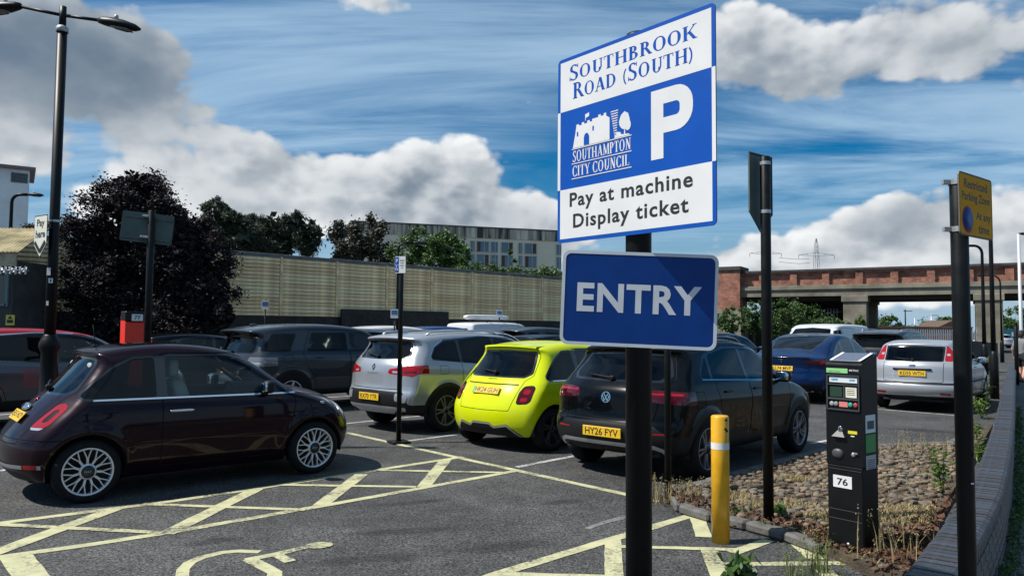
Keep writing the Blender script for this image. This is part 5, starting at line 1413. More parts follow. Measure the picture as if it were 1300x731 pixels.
for i, (x, y) in enumerate(spots):
    k = random.randrange(6); sc = (random.uniform(0.06, 0.125), random.uniform(0.045, 0.085), random.uniform(0.028, 0.055)); rz = R(20) + random.uniform(-0.6, 0.6)
    z = ISL_Z + random.uniform(-0.010, 0.024)
    if i < 300:
        o = link('cobble', pebs[k][0], island, (x, y, z), (random.uniform(-.35, .35), random.uniform(-.35, .35), rz)); o.scale = sc
    else:
        v = pebs[k][1] * np.array(sc); c, s = math.cos(rz), math.sin(rz)
        v = np.stack([v[:, 0] * c - v[:, 1] * s + x, v[:, 0] * s + v[:, 1] * c + y, v[:, 2] + z], 1)
        b0 = len(rest_v[k % 3]); rest_v[k % 3] += v.tolist(); rest_f[k % 3] += [tuple(j + b0 for j in f) for f in pebs[k][2]]
mb = MB()
for k in range(3):
    me = MB(); me.add(rest_v[k], rest_f[k], True)
    if rest_v[k]: tag(me.build('cobbles', pm[k], island), kind='stuff')

# ------------------------------------------------------------------ low wall of dark engineering brick with a bull-nosed brick coping
WZ = 0.50
wl = [gnd(*p, WZ + 0.02) for p in ((1137, 731), (1207.6, 645.5), (1237, 601), (1263, 530), (1274.5, 482), (1281, 462))]
wl = [wl[0] + (wl[0] - wl[1]).normalized() * 0.22] + wl
def resample(P, step):
    out = [P[0].copy()]; carry = 0.0
    for a, b in zip(P[:-1], P[1:]):
        L_ = (b - a).length; t = step - carry
        while t <= L_:
            out.append(a.lerp(b, t / L_)); t += step
        carry = L_ - (t - step)
    return out
def smooth_path(P, n=3):
    for _ in range(n):
        Q = [P[0]]
        for a, b in zip(P[:-1], P[1:]): Q += [a.lerp(b, .25), a.lerp(b, .75)]
        P = Q + [P[-1]]
    return P
wl = smooth_path([Vector((p.x, p.y, 0)) for p in wl], 3)
wallroot = empty('brick_wall', (wl[0].x, wl[0].y, 0)); tag(wallroot, 'low curved wall of blue-black brick with rounded brick coping along the pavement', 'wall')
def wp(p, off, z):
    """point beside the wall's left edge: off metres to the right"""
    return Vector((p[0].x + p[1].x * off - wl[0].x, p[0].y + p[1].y * off - wl[0].y, z))
def frames(P):
    F = []
    for i, p in enumerate(P):
        d = (P[min(i + 1, len(P) - 1)] - P[max(i - 1, 0)]).normalized(); F.append((p, Vector((d.y, -d.x, 0)), d))
    return F
WT = 0.225
fr = frames(resample(wl, 0.25)); vs = []; fs = []
prof = [(0.012, -0.1), (0.012, WZ - 0.085), (0.03, WZ - 0.03), (WT - 0.03, WZ - 0.03), (WT - 0.012, WZ - 0.085), (WT - 0.012, -0.1)]
for f_ in fr:
    for o_, z in prof: vs.append(wp(f_, o_, z))
k_ = len(prof)
for i in range(len(fr) - 1):
    for j in range(k_ - 1): fs.append((i * k_ + j, i * k_ + j + 1, (i + 1) * k_ + j + 1, (i + 1) * k_ + j))
fs.append(tuple(range(k_))[::-1]); fs.append(tuple((len(fr) - 1) * k_ + j for j in range(k_)))
mb = MB(); mb.add(vs, fs); mb.build('mortar_core', mat('wall_mortar', (0.15, 0.145, 0.135), 0.9, var=0.3, vscale=14), wallroot)
bk = [mat('engineering_brick_%s' % n, c, 0.5, spec=0.35, var=0.35, vscale=16, bump=0.25, bscale=50, rvar=0.12) for n, c in (('dark', (0.034, 0.038, 0.046)), ('blue', (0.045, 0.050, 0.062)), ('brown', (0.042, 0.038, 0.038)))]
cop = []
for v_ in range(6):                                  # bull-nosed header: one brick across the wall
    q = []; w = 0.0625; pr = [(-0.006, WZ - 0.085), (-0.006, WZ - 0.045), (0.006, WZ - 0.014), (0.030, WZ), (WT - 0.030, WZ), (WT - 0.006, WZ - 0.014), (WT + 0.006, WZ - 0.045), (WT + 0.006, WZ - 0.085)]
    jz = (v_ - 2.5) * 0.0008
    for sgn in (-1, 1):
        for o_, z in pr: q.append((sgn * w / 2, -o_, z + jz))
    n8 = len(pr); f8 = [(j, j + 1, n8 + j + 1, n8 + j) for j in range(n8 - 1)] + [tuple(range(n8))[::-1], tuple(range(n8, 2 * n8)), (n8 - 1, 0, n8, 2 * n8 - 1)]
    mb = MB(); mb.add(q, [f[::-1] for f in f8]); cop.append(mb.mesh('coping_brick', bk[v_ % 3]))
cf = frames(resample(wl, 0.0755))
for i, f_ in enumerate(cf[:-1]):
    if i > 172: break
    o = link('coping_brick', random.choice(cop), wallroot, (f_[0].x - wl[0].x, f_[0].y - wl[0].y, random.uniform(-.0015, .0015)), (0, 0, math.atan2(f_[2].y, f_[2].x)))
ib = i
if ib < len(cf) - 2:                                  # beyond that the coping runs on as one piece
    vs = []; fs = []
    for f_ in cf[ib:]:
        for o_, z in ((-0.006, WZ - 0.085), (0.006, WZ - 0.014), (0.03, WZ), (WT - 0.03, WZ), (WT - 0.006, WZ - 0.014), (WT + 0.006, WZ - 0.085)): vs.append(wp(f_, o_, z))
    for q in range(len(cf) - ib - 1):
        for j in range(5): fs.append((q * 6 + j, q * 6 + j + 1, (q + 1) * 6 + j + 1, (q + 1) * 6 + j))
    mb = MB(); mb.add(vs, fs); tag(mb.build('coping_bricks', bk[0], wallroot), kind='stuff')
st = MB(); st.box((0, 0, 0), (0.215, 0.03, 0.065), bev=0.006); stm = []
for k in range(3):
    stm.append(st.mesh('brick', bk[k]))
for c in range(5):                                    # stretcher courses on the pavement side
    off = 0.1125 if c % 2 else 0.0
    F2 = frames(resample(wl, 0.225))
    for i, f_ in enumerate(F2[:-1]):
        if i > 23: break
        p = wp(f_, WT - 0.016, 0.035 + c * 0.0755) + f_[2] * (off + 0.11); a = math.atan2(f_[2].y, f_[2].x)
        link('brick', random.choice(stm), wallroot, p, (0, 0, a))
# left face and the near end, in the same bond
for c in range(5):
    f_ = fr[0]
    for q in (0.055, 0.17):
        o = link('brick', stm[c % 3], wallroot, wp(f_, q, 0.035 + c * 0.0755) - f_[2] * 0.002, (0, 0, math.atan2(f_[1].y, f_[1].x))); o.scale = (0.5, 1, 1)
# pavement beyond the wall, lighter and slightly raised over the tarmac sheet
pv = MB(); pvs = []; pf = frames(resample(wl, 1.0))
for f_ in pf: pvs += [f_[0] + f_[1] * 0.20, f_[0] + f_[1] * 4.6]
pvs = [pvs[0] - pf[0][2] * 6, pvs[1] - pf[0][2] * 6] + pvs + [pvs[-2] + pf[-1][2] * 25, pvs[-1] + pf[-1][2] * 25]
pv.add([(p.x, p.y, 0.006) for p in pvs], [(2 * i, 2 * i + 1, 2 * i + 3, 2 * i + 2) for i in range(len(pvs) // 2 - 1)])
PAVM = asphalt('pavement_asphalt', (0.10, 0.10, 0.098), (0.13, 0.128, 0.122), 0.25, False)
pav = pv.build('pavement', PAVM); tag(pav, kind='structure')

# ------------------------------------------------------------------ posts, signs, machines, lamps
POSTK = mat('post_black', (0.0045, 0.0055, 0.006), 0.45, spec=0.22, var=0.4, vscale=8, rvar=0.1)
GALV = mat('galvanised', (0.42, 0.43, 0.44), 0.45, 0.6, var=0.25, vscale=20)
SBLUE = mat('sign_blue', (0.002, 0.070, 0.37), 0.4, spec=0.25, var=0.06, vscale=5)
SWHITE = mat('sign_white', (0.66, 0.66, 0.655), 0.42, spec=0.3, var=0.05, vscale=3)
SBLACK = mat('sign_black', (0.012, 0.012, 0.013), 0.5)
SBACK = mat('sign_back', (0.075, 0.10, 0.092), 0.55, 0.1, var=0.15, vscale=5)
SYEL = mat('sign_yellow', (0.58, 0.27, 0.004), 0.6, spec=0.1, var=0.08, vscale=6)
SNAVY = mat('sign_navy', (0.002, 0.040, 0.205), 0.4, spec=0.25, var=0.10, vscale=6)
SLTR = mat('sign_letter_grey', (0.66, 0.67, 0.68), 0.45, var=0.06, vscale=9)
def rrect(w, h, r, n=6):
    out = []
    for cx, cy, a0 in ((w / 2 - r, h / 2 - r, 0), (-w / 2 + r, h / 2 - r, 90), (-w / 2 + r, -h / 2 + r, 180), (w / 2 - r, -h / 2 + r, 270)):
        for k in range(n + 1):
            a = R(a0 + 90 * k / n); out.append((cx + r * math.cos(a), cy + r * math.sin(a)))
    return out
def plate(name, poly, lo, hi, m, parent):
    b = MB(); b.prism(poly, lo, hi); return b.build(name, m, parent)
def band_ring(name, outer, inner, lo, hi, m, parent):
    b = MB(); n = len(outer)
    vs = [(*p, hi) for p in outer] + [(*p, hi) for p in inner] + [(*p, lo) for p in outer] + [(*p, lo) for p in inner]
    fs = []
    for i in range(n):
        j = (i + 1) % n
        fs += [(i, j, n + j, n + i), (2 * n + j, 2 * n + i, 3 * n + i, 3 * n + j), (i, 2 * n + i, 2 * n + j, j), (n + i, n + j, 3 * n + j, 3 * n + i)]
    b.add(vs, fs); return b.build(name, m, parent)
# --- a small roman alphabet with serifs, drawn from strokes (unit cap height)
def serif_font():
    F = {}
    T, t, sf = 0.20, 0.075, 0.055         # stem, hairline, serif height
    def rect(x0, y0, x1, y1): return [(x0, y0), (x1, y0), (x1, y1), (x0, y1)]
    def foot(x, y, w=0.34): return rect(x - w / 2, y if y < .5 else y - sf, x + w / 2, y + sf if y < .5 else y)
    def stem(x, w=T): return [rect(x - w / 2, 0, x + w / 2, 1), foot(x, 0), foot(x, 1)]
    def diag(x0, y0, x1, y1, w): return [(x0 - w / 2, y0), (x0 + w / 2, y0), (x1 + w / 2, y1), (x1 - w / 2, y1)]
    def arc(cx, cy, rx, ry, a0, a1, wide, thin, n=14):
        """an arc whose stroke is thick where it runs upright"""
        q = []
        for k in range(n):
            A, B = R(a0 + (a1 - a0) * k / n), R(a0 + (a1 - a0) * (k + 1) / n)
            def pt(a, o):
                tx = thin + (wide - thin) * abs(math.cos(a)) ** 1.3
                return (cx + (rx - tx * o) * math.cos(a), cy + (ry - (thin * 1.0) * o) * math.sin(a)) if o else (cx + rx * math.cos(a), cy + ry * math.sin(a))
            q.append([pt(A, 0), pt(B, 0), pt(B, 1), pt(A, 1)])
        return q
    F['O'] = (0.92, arc(.46, .5, .42, .52, 0, 360, T, t, 28)); F['C'] = (0.84, arc(.46, .5, .42, .52, 42, 318, T, t, 24) + [rect(.72, .74, .79, .98), rect(.72, .02, .79, .26)])
    F['U'] = (0.90, [rect(.17, .3, .17 + T, 1), foot(.17 + T / 2, 1), rect(.72, .3, .72 + t * 1.3, 1), foot(.75, 1, .28)] + arc(.48, .34, .31, .36, 180, 360, T, t))
    F['T'] = (0.80, [rect(.40 - T / 2, 0, .40 + T / 2, 1), foot(.40, 0), rect(.04, .94, .76, 1), rect(.04, .76, .09, 1), rect(.71, .76, .76, 1)])
    F['H'] = (0.96, stem(.20) + stem(.76) + [rect(.2, .48, .76, .54)])
    F['I'] = (0.40, stem(.20)); F['L'] = (0.72, stem(.20) + [rect(.2, 0, .68, .05), rect(.63, 0, .68, .26)])
    F['B'] = (0.76, stem(.20) + arc(.30, .76, .30, .24, -90, 90, T, t) + arc(.32, .27, .36, .27, -90, 90, T, t) + [rect(.2, .945, .32, 1), rect(.2, .495, .34, .545), rect(.2, 0, .34, .055)])
    F['P'] = (0.72, stem(.20) + arc(.30, .73, .36, .27, -90, 90, T, t) + [rect(.2, .945, .32, 1), rect(.2, .46, .32, .515)])
    F['R'] = (0.84, stem(.20) + arc(.30, .74, .34, .26, -90, 90, T, t) + [rect(.2, .945, .32, 1), rect(.2, .48, .32, .535), diag(.74, 0, .44, .5, T * 1.05), foot(.76, 0, .22)])
    F['D'] = (0.90, stem(.20) + arc(.32, .5, .52, .5, -90, 90, T, t, 18) + [rect(.2, .945, .34, 1), rect(.2, 0, .34, .055)])
    F['K'] = (0.92, stem(.20) + [diag(.32, .42, .78, 1, t * 1.2), diag(.78, 0, .42, .58, T * 1.05), foot(.80, 0, .28), foot(.76, 1, .26)])
    F['A'] = (0.90, [diag(.14, 0, .44, 1, t * 1.2), diag(.74, 0, .46, 1, T * 1.1), rect(.26, .30, .62, .36), foot(.14, 0, .28), foot(.75, 0, .30)])
    F['N'] = (0.94, [rect(.17, 0, .17 + t * 1.2, 1), foot(.2, 0, .28), foot(.17, 1, .24), diag(.76, 0, .22, 1, T * 1.1), rect(.72, 0, .72 + t * 1.2, 1), foot(.75, 1, .28)])
    F['M'] = (1.10, [rect(.15, 0, .15 + t * 1.2, 1), foot(.18, 0, .28), diag(.55, 0.05, .20, 1, T), diag(.55, 0.05, .88, 1, t * 1.2), rect(.84, 0, .84 + T, 1), foot(.92, 0, .32), foot(.92, 1, .25), foot(.18, 1, .24)])
    F['Y'] = (0.84, [rect(.42 - T / 2, 0, .42 + T / 2, .46), foot(.42, 0), diag(.42, .42, .12, 1, T), diag(.42, .42, .72, 1, t * 1.2), foot(.12, 1, .30), foot(.73, 1, .24)])
    s_up = arc(.38, .745, .27, .275, 30, 230, T * 0.85, t * 1.1, 14); s_dn = arc(.36, .265, .29, .285, 50, -150, T * 0.85, t * 1.1, 14)
    F['S'] = (0.70, s_up + s_dn + [[(.175, .60), (.30, .66), (.585, .45), (.47, .36)], rect(.60, .76, .65, 1.0), rect(.08, 0.0, .13, .26)])
    F['('] = (0.42, arc(.62, .42, .46, .72, 125, 235, .11, .11)); F[')'] = (0.42, arc(-.20, .42, .46, .72, -55, 55, .11, .11)); F[' '] = (0.34, [])
    return F
SERIF = serif_font()
def serif_text(txt, w, h, m, caps=None):
    """lettering filling w wide, cap height h, lower left corner at the origin; caps: letters drawn larger"""
    b = MB(); x = 0.0; glyphs = []
    for i, c in enumerate(txt):
        adv, polys = SERIF[c]; k = 1.22 if caps and i in caps else 1.0
        glyphs.append((x, k, polys)); x += adv * k + 0.04
    sc = w / x
    for gx, k, polys in glyphs:
        for p in polys:
            q = [((gx + a * k) * sc, (c * k) * h) for a, c in p]
            ar = sum(q[i][0] * q[(i + 1) % len(q)][1] - q[(i + 1) % len(q)][0] * q[i][1] for i in range(len(q)))
            if ar < 0: q = q[::-1]
            b.add([(a, c, 0) for a, c in q], [tuple(range(len(q)))])
    return b.mesh('lettering', m)

# --- main car park sign on its post
PX0, PY0 = 0.564, 3.347
post = MB(); post.lathe([(0.0575, -0.3), (0.0575, 2.985), (0.054, 3.0), (0.0, 3.004)], n=28)
for z in (0.35,): post.box((0, -0.058, z), (0.09, 0.006, 0.5), bev=0.002)
po = post.build('sign_post', POSTK, None, (PX0, PY0, 0)); tag(po, 'thick black round post in the foreground carrying the two blue signs', 'post')
sgn = empty('parking_sign', (0, 0, 0)); tag(sgn, 'large blue and white square sign with P, Southbrook Road (South) and a castle emblem', 'sign')
nrm = Vector((-0.763, -0.647, 0)).normalized()
ctr = Vector((0.804, 2.95, 0)).lerp(Vector((0.222, 3.637, 0)), 0.5) + Vector((0, 0, (2.080 + 2.979) / 2))
M_ = face_matrix(nrm).to_4x4(); M_.translation = ctr; sgn.matrix_world = M_
SW_, SH_ = 0.905, 0.899
def svv(s, v): return ((s - 0.5) * SW_, (v - 0.5) * SH_)
plate('back_sheet', rrect(SW_, SH_, 0.022), -0.004, 0.0, SBACK, sgn)
plate('face_sheet', rrect(SW_, SH_, 0.022), 0.0006, 0.0014, SBLUE, sgn)
def srect(s0, v0, s1, v1): return [svv(s0, v0), svv(s1, v0), svv(s1, v1), svv(s0, v1)]
bd = 0.020
plate('white_panel', srect(bd, 0.709, 1 - bd, 1 - bd), 0.0016, 0.0022, SWHITE, sgn)
plate('white_panel', srect(bd, bd, 1 - bd, 0.285), 0.0016, 0.0022, SWHITE, sgn)
plate('white_edge', srect(0.0, 0.285, bd, 0.709), 0.0016, 0.0022, SWHITE, sgn); plate('white_edge', srect(1 - bd, 0.285, 1.0, 0.709), 0.0016, 0.0022, SWHITE, sgn)
def put(me, s, v, parent=sgn, z=0.0026, name='lettering'):
    x, y = svv(s, v)
    for w_ in split_words(me, 0.016): link(name, w_, parent, (x, y, z))
put(serif_text('SOUTHBROOK', 0.828 * SW_, 0.068 * SH_, SBLUE, caps=(0,)), 0.080, 0.866)
put(serif_text('ROAD (SOUTH)', 0.782 * SW_, 0.070 * SH_, SBLUE, caps=(0, 6)), 0.112, 0.764)
put(text_fit('Pay at machine', 0.785 * SW_, 0.098 * SH_, SBLACK, 0.024, space=1.12), 0.485, 0.2125)
put(text_fit('Display ticket', 0.735 * SW_, 0.098 * SH_, SBLACK, 0.024, space=1.12), 0.486, 0.098)
# the letter P: stem and bowl
pb = MB(); x0, y0 = svv(0.640, 0.345); x1, y1 = svv(0.880, 0.677); st_ = 0.066; hh = y1 - y0; bw = x1 - x0; rad = 0.085
def bowl(ins):
    o = []; top = y1 - ins; bot = y0 + hh * 0.36 + ins; rt = x1 - ins; r = max(rad - ins, 0.02)
    o.append((x0 + (ins and st_), bot)); 
    for k in range(7): a = R(-90 + 90 * k / 6); o.append((rt - r + r * math.cos(a), bot + r + r * math.sin(a)))
    for k in range(7): a = R(0 + 90 * k / 6); o.append((rt - r + r * math.cos(a), top - r + r * math.sin(a)))
    o.append((x0 + (ins and st_), top)); return o
bo, bi = bowl(0), bowl(st_)
n_ = len(bo); pb.add([(*p, 0) for p in bo] + [(*p, 0) for p in bi], [(i, i + 1, n_ + i + 1, n_ + i) for i in range(n_ - 1)])
pb.add([(x0, y0, 0), (x0 + st_, y0, 0), (x0 + st_, y1, 0), (x0, y1, 0)], [(0, 1, 2, 3)])
# the stem overlaps nothing: trim the bowl's left end to the stem
pb2 = MB(); bo2 = [(max(p[0], x0 + st_), p[1]) for p in bo]; pb2.add([(*p, 0) for p in bo2] + [(*p, 0) for p in bi], [(i, i + 1, n_ + i + 1, n_ + i) for i in range(n_ - 1)])
pb2.add([(x0, y0, 0), (x0 + st_, y0, 0), (x0 + st_, y1, 0), (x0, y1, 0)], [(0, 1, 2, 3)])
link('letter_p', pb2.mesh('letter_p', SWHITE), sgn, (0, 0, 0.0026))
# emblem: castle gate, waves, tree, and the two ruled lines of lettering
em = MB()
def epoly(pts): em.add([(*svv(s, v), 0) for s, v in pts], [tuple(range(len(pts)))])
epoly([(0.115, 0.497), (0.265, 0.497), (0.375, 0.497), (0.375, 0.610), (0.352, 0.624), (0.352, 0.640), (0.335, 0.640), (0.335, 0.630), (0.315, 0.630), (0.315, 0.640), (0.298, 0.640), (0.298, 0.628), (0.255, 0.628), (0.255, 0.616), (0.238, 0.616), (0.238, 0.626),
       (0.220, 0.626), (0.220, 0.614), (0.198, 0.614), (0.198, 0.624), (0.180, 0.624), (0.180, 0.612), (0.160, 0.612), (0.160, 0.620), (0.142, 0.620), (0.135, 0.58)])
epoly([(0.205, 0.628), (0.209, 0.628), (0.209, 0.664), (0.205, 0.664)]); epoly([(0.209, 0.642), (0.233, 0.648), (0.233, 0.668), (0.209, 0.662)])
for k in range(11):
    v = 0.507 + k * 0.0125; a = 0.382 + 0.0025 * (10 - k); b_ = 0.432 - 0.001 * (10 - k)
    pts = [(a + (b_ - a) * i / 6, v + (0.0025 if i % 2 else -0.0005)) for i in range(7)]
    em.add([(*svv(s, v_), 0) for s, v_ in pts] + [(*svv(s, v_ + 0.0052), 0) for s, v_ in pts], [(i, i + 1, 8 + i, 7 + i) for i in range(6)])
epoly([(0.405, 0.497), (0.510, 0.497), (0.50, 0.504), (0.455, 0.508), (0.445, 0.522), (0.425, 0.526), (0.415, 0.515)])
def blobp(cs, cv, rs, rv, n=16): epoly([(cs + rs * math.cos(2 * math.pi * k / n) * (1 + 0.08 * math.sin(5 * k)), cv + rv * math.sin(2 * math.pi * k / n) * (1 + 0.08 * math.cos(3 * k))) for k in range(n)])
blobp(0.474, 0.574, 0.034, 0.044); em.add([(*svv(s, v), 0.0004) for s, v in [(0.495 + 0.02 * math.cos(a), 0.548 + 0.027 * math.sin(a)) for a in np.linspace(0, 6.28, 13)[:-1]]], [tuple(range(12))])
epoly([(0.470, 0.505), (0.479, 0.505), (0.477, 0.530), (0.472, 0.530)])
for v in (0.4925, 0.414, 0.334): em.add([(*svv(s, v_), 0.0008) for s, v_ in ((0.108, v - 0.0022), (0.520, v - 0.0022), (0.520, v + 0.0022), (0.108, v + 0.0022))], [(0, 1, 2, 3)])
link('emblem', em.mesh('emblem', SWHITE), sgn, (0, 0, 0.0026))
dk_ = MB(); dd = [(0.196, 0.5), (0.196, 0.535)] + [(0.215 - 0.019 * math.cos(a), 0.535 + 0.028 * math.sin(a)) for a in np.linspace(0.2, 2.9, 8)] + [(0.234, 0.535), (0.234, 0.5)]
dk_.add([(*svv(*p), 0) for p in dd], [tuple(range(len(dd)))[::-1]])
for s, v in ((0.150, 0.568), (0.262, 0.578)):
    sl_ = MB(); sl_.add([(*svv(s + a, v + b), 0) for a, b in ((-.005, -.012), (.005, -.012), (.005, .012), (-.005, .012))], [(0, 1, 2, 3)]); link('arrow_slit', sl_.mesh('arrow_slit', SBLUE), sgn, (0, 0, 0.0032))
link('gate_opening', dk_.mesh('gate_opening', SBLUE), sgn, (0, 0, 0.0032))
put(serif_text('SOUTHAMPTON', 0.405 * SW_, 0.058 * SH_, SWHITE), 0.112, 0.424); put(serif_text('CITY COUNCIL', 0.395 * SW_, 0.056 * SH_, SWHITE), 0.112, 0.346)
# channel rails and clips behind the sign
for v in (0.22, 0.78):
    b = MB(); x, y = svv(0.5, v); b.box((x, y, -0.016), (0.80, 0.035, 0.020)); b.build('rail', GALV, sgn)
for z in (2.28, 2.78):
    b = MB(); b.lathe([(0.060, z - 0.012), (0.060, z + 0.012)], n=28, caps=False); b.build('clamp_band', GALV, po)
# --- ENTRY sign
ent = empty('entry_sign'); tag(ent, 'blue ENTRY sign with rounded grey-white border under the large parking sign', 'sign')
en = Vector((-0.075, -1, 0)).normalized(); Me = face_matrix(en, (math.sin(R(2.1)), 0, math.cos(R(2.1)))).to_4x4(); Me.translation = dep(811, 380.5, 3.262); ent.matrix_world = Me
EW, EH = 0.672, 0.412
plate('back_sheet', rrect(EW, EH, 0.035), -0.004, 0.0, SBACK, ent)
band_ring('border', rrect(EW, EH, 0.035), rrect(EW - 0.028, EH - 0.028, 0.024), 0.0006, 0.0030, mat('sign_border_grey', (0.64, 0.65, 0.66), 0.5, var=0.08), ent)
plate('face_sheet', rrect(EW - 0.028, EH - 0.028, 0.024), 0.0006, 0.0016, SNAVY, ent)
link('lettering', text_fit('ENTRY', 0.535, 0.125, SLTR, 0.028, space=1.06), ent, (0.0, 0.003, 0.0024))
b = MB(); b.box((0, 0.12, -0.012), (0.5, 0.03, 0.014)); b.build('rail', GALV, ent); b = MB(); b.box((0, -0.12, -0.012), (0.5, 0.03, 0.014)); b.build('rail', GALV, ent)

def round_post(name, base, h, r, label, cat='post', m=POSTK, base_plate=None, z0=-0.1):
    b = MB(); b.lathe([(r, z0), (r, h - 0.006), (r * 0.9, h), (0, h + 0.002)], n=18)
    o = b.build(name, m, None, (base.x, base.y, 0)); tag(o, label, cat)
    if base_plate:
        p = MB(); p.box((0, 0, base_plate[1] / 2), (base_plate[0], base_plate[0], base_plate[1]), bev=0.004); p.build('base_plate', POSTK, o, None, (0, 0, R(30)))
    return o
# --- post with the small disabled-bay sign
pb_ = gnd(506, 562)
o = round_post('sign_post', pb_, 2.60, 0.036, 'slim black post with small disabled-bay sign, standing on a square base plate behind plum car', base_plate=(0.27, 0.03))
ds = empty('disabled_bay_sign'); tag(ds, 'small white and blue disabled parking sign on slim black post', 'sign')
dn = Vector((-0.35, -0.94, 0)).normalized(); Md = face_matrix(dn).to_4x4(); Md.translation = dep(508.5, 336, pb_.y - 0.045) + Vector((-0.005, 0, 0)); ds.matrix_world = Md
plate('panel', rrect(0.175, 0.245, 0.012), -0.003, 0.0, SWHITE, ds)
for k, v in ((0, 0.058), (1, -0.058)):
    q = plate('blue_panel', [(x - 0.054, y + v) for x, y in rrect(0.062, 0.108, 0.006)], 0.0006, 0.0014, SBLUE, ds)
link('lettering', text_fit('P', 0.030, 0.058, SWHITE, 0.02), ds, (-0.054, 0.058, 0.002))
wm = MB(); stroke2(wm, [(-0.006, 0.030), (-0.004, 0.0), (0.014, 0.0), (0.018, -0.026)], 0.008); stroke2(wm, [(-0.016, 0.004), (-0.018, -0.012), (-0.008, -0.026), (0.006, -0.022)], 0.006); wm.lathe([(0.007, 0.0), (0.007, 0.0005)], (-0.006, 0.038, 0), 10)
link('wheelchair_symbol', wm.mesh('wheelchair_symbol', SWHITE), ds, (-0.054, -0.058, 0.0018))
for k, (tx, w_) in enumerate((('Disabled', 0.078), ('badge', 0.056), ('holders', 0.070), ('only', 0.040))):
    link('lettering', text_fit(tx, w_, 0.022, SBLACK, 0.01), ds, (0.030, 0.062 - k * 0.036, 0.001))
# --- thin post in front of the black crossover
round_post('sign_post', gnd(848, 633), 1.86, 0.033, 'slim black post standing among dry weeds right of the thick sign post')
# --- post with an arrow-shaped sign seen from behind
pc = gnd(976, 671); pch = dep(971, 199, pc.y).z
o = round_post('sign_post', pc, pch, 0.043, 'black round post between yellow bollard and ticket machine')
aw = empty('arrow_sign'); tag(aw, 'grey back of an arrow-ended sign clamped to black post above the yellow bollard', 'sign')
an = Vector((-0.62, 0.785, 0)).normalized(); Ma = face_matrix(an).to_4x4(); Ma.translation = dep(964.5, 246, pc.y + 0.085); aw.matrix_world = Ma
def arrow(w, h): return [(-w / 2, h / 2), (-w / 2, -h / 2 + w * 0.5), (0, -h / 2), (w / 2, -h / 2 + w * 0.5), (w / 2, h / 2)]
plate('panel', arrow(0.34, 0.68), -0.004, 0.0, SBACK, aw); plate('face_sheet', arrow(0.33, 0.67), 0.0006, 0.0012, SWHITE, aw)
band_ring('edge_lip', arrow(0.345, 0.69), arrow(0.33, 0.67), -0.016, -0.0045, SBACK, aw)
for z in (0.27, -0.15):
    b = MB(); b.lathe([(0.046, pch - 0.075 + (z - 0.27)), (0.046, pch - 0.045 + (z - 0.27))], n=16, caps=False); b.build('clamp', GALV, aw).matrix_world = Matrix.Translation((pc.x, pc.y, 0))
# --- near right post with the amber restricted-zone sign
pr = Vector((1.882, 3.15, 0)); prh = dep(1212, 228, 3.15).z
rp = round_post('sign_post', pr, prh, 0.0345, 'near black post in front of the low brick wall, carrying the yellow restricted zone sign')
b = MB(); b.box((0.005, -0.040, 1.05), (0.011, 0.003, 0.006)); b.build('white_mark', SWHITE, rp)
b = MB(); b.lathe([(0.0095, 0), (0.0095, 0.0015), (0, 0.002)], n=14); q = b.build('sticker_dot', mat('sticker_tan', (0.35, 0.18, 0.10), 0.6), rp); place(q, (0.022, -0.0325, 1.16), (0.55, -0.83, 0))
rs = empty('restricted_zone_sign'); tag(rs, 'yellow Restricted Parking Zone sign with blue and red disc on near right post', 'sign')
th = R(38); rd = Vector((math.cos(th), math.sin(th), 0)); rn = Vector((math.sin(th), -math.cos(th), 0))
pL = dep(1217.5, 257, 3.03); Mr = Matrix((rd, Vector((0, 0, 1)), rn)).transposed().to_4x4(); Mr.translation = Vector((pL.x, pL.y, pL.z)) + rd * 0.168; rs.matrix_world = Mr
RW, RH = 0.335, 0.262
plate('panel', rrect(RW, RH, 0.016), -0.004, 0.0, SBACK, rs); plate('face_sheet', rrect(RW, RH, 0.016), 0.0005, 0.0012, SYEL, rs)
band_ring('border', rrect(RW, RH, 0.016), rrect(RW - 0.012, RH - 0.012, 0.011), 0.0014, 0.0020, SBLACK, rs)
link('lettering', text_fit('Restricted', 0.235, 0.036, SBLACK, 0.012), rs, (0.0, 0.088, 0.0018)); link('lettering', text_fit('Parking Zone', 0.285, 0.046, SBLACK, 0.012), rs, (0.0, 0.030, 0.0018))
link('lettering', text_fit('At any', 0.150, 0.044, SBLACK, 0.012), rs, (0.073, -0.042, 0.0018)); link('lettering', text_fit('time', 0.110, 0.036, SBLACK, 0.012), rs, (0.073, -0.092, 0.0018))
b = MB(); b.lathe([(0.056, 0), (0.056, 0.0006), (0, 0.0006)], n=32); b.build('red_disc', mat('sign_red', (0.32, 0.02, 0.02), 0.4), rs, (-0.088, -0.062, 0.0014))
b = MB(); b.lathe([(0.048, 0), (0.048, 0.0006), (0, 0.0006)], n=32); b.build('blue_disc', SNAVY, rs, (-0.088, -0.062, 0.0022))
for z in (0.095, -0.105):
    b = MB(); b.lathe([(0.038, 0), (0.038, 0.022)], n=18, caps=False); b.box((-0.052, 0.0, 0.011), (0.03, 0.02, 0.018)); b.build('clamp', GALV, rs).matrix_world = Matrix.Translation((pr.x, pr.y, pL.z + z))
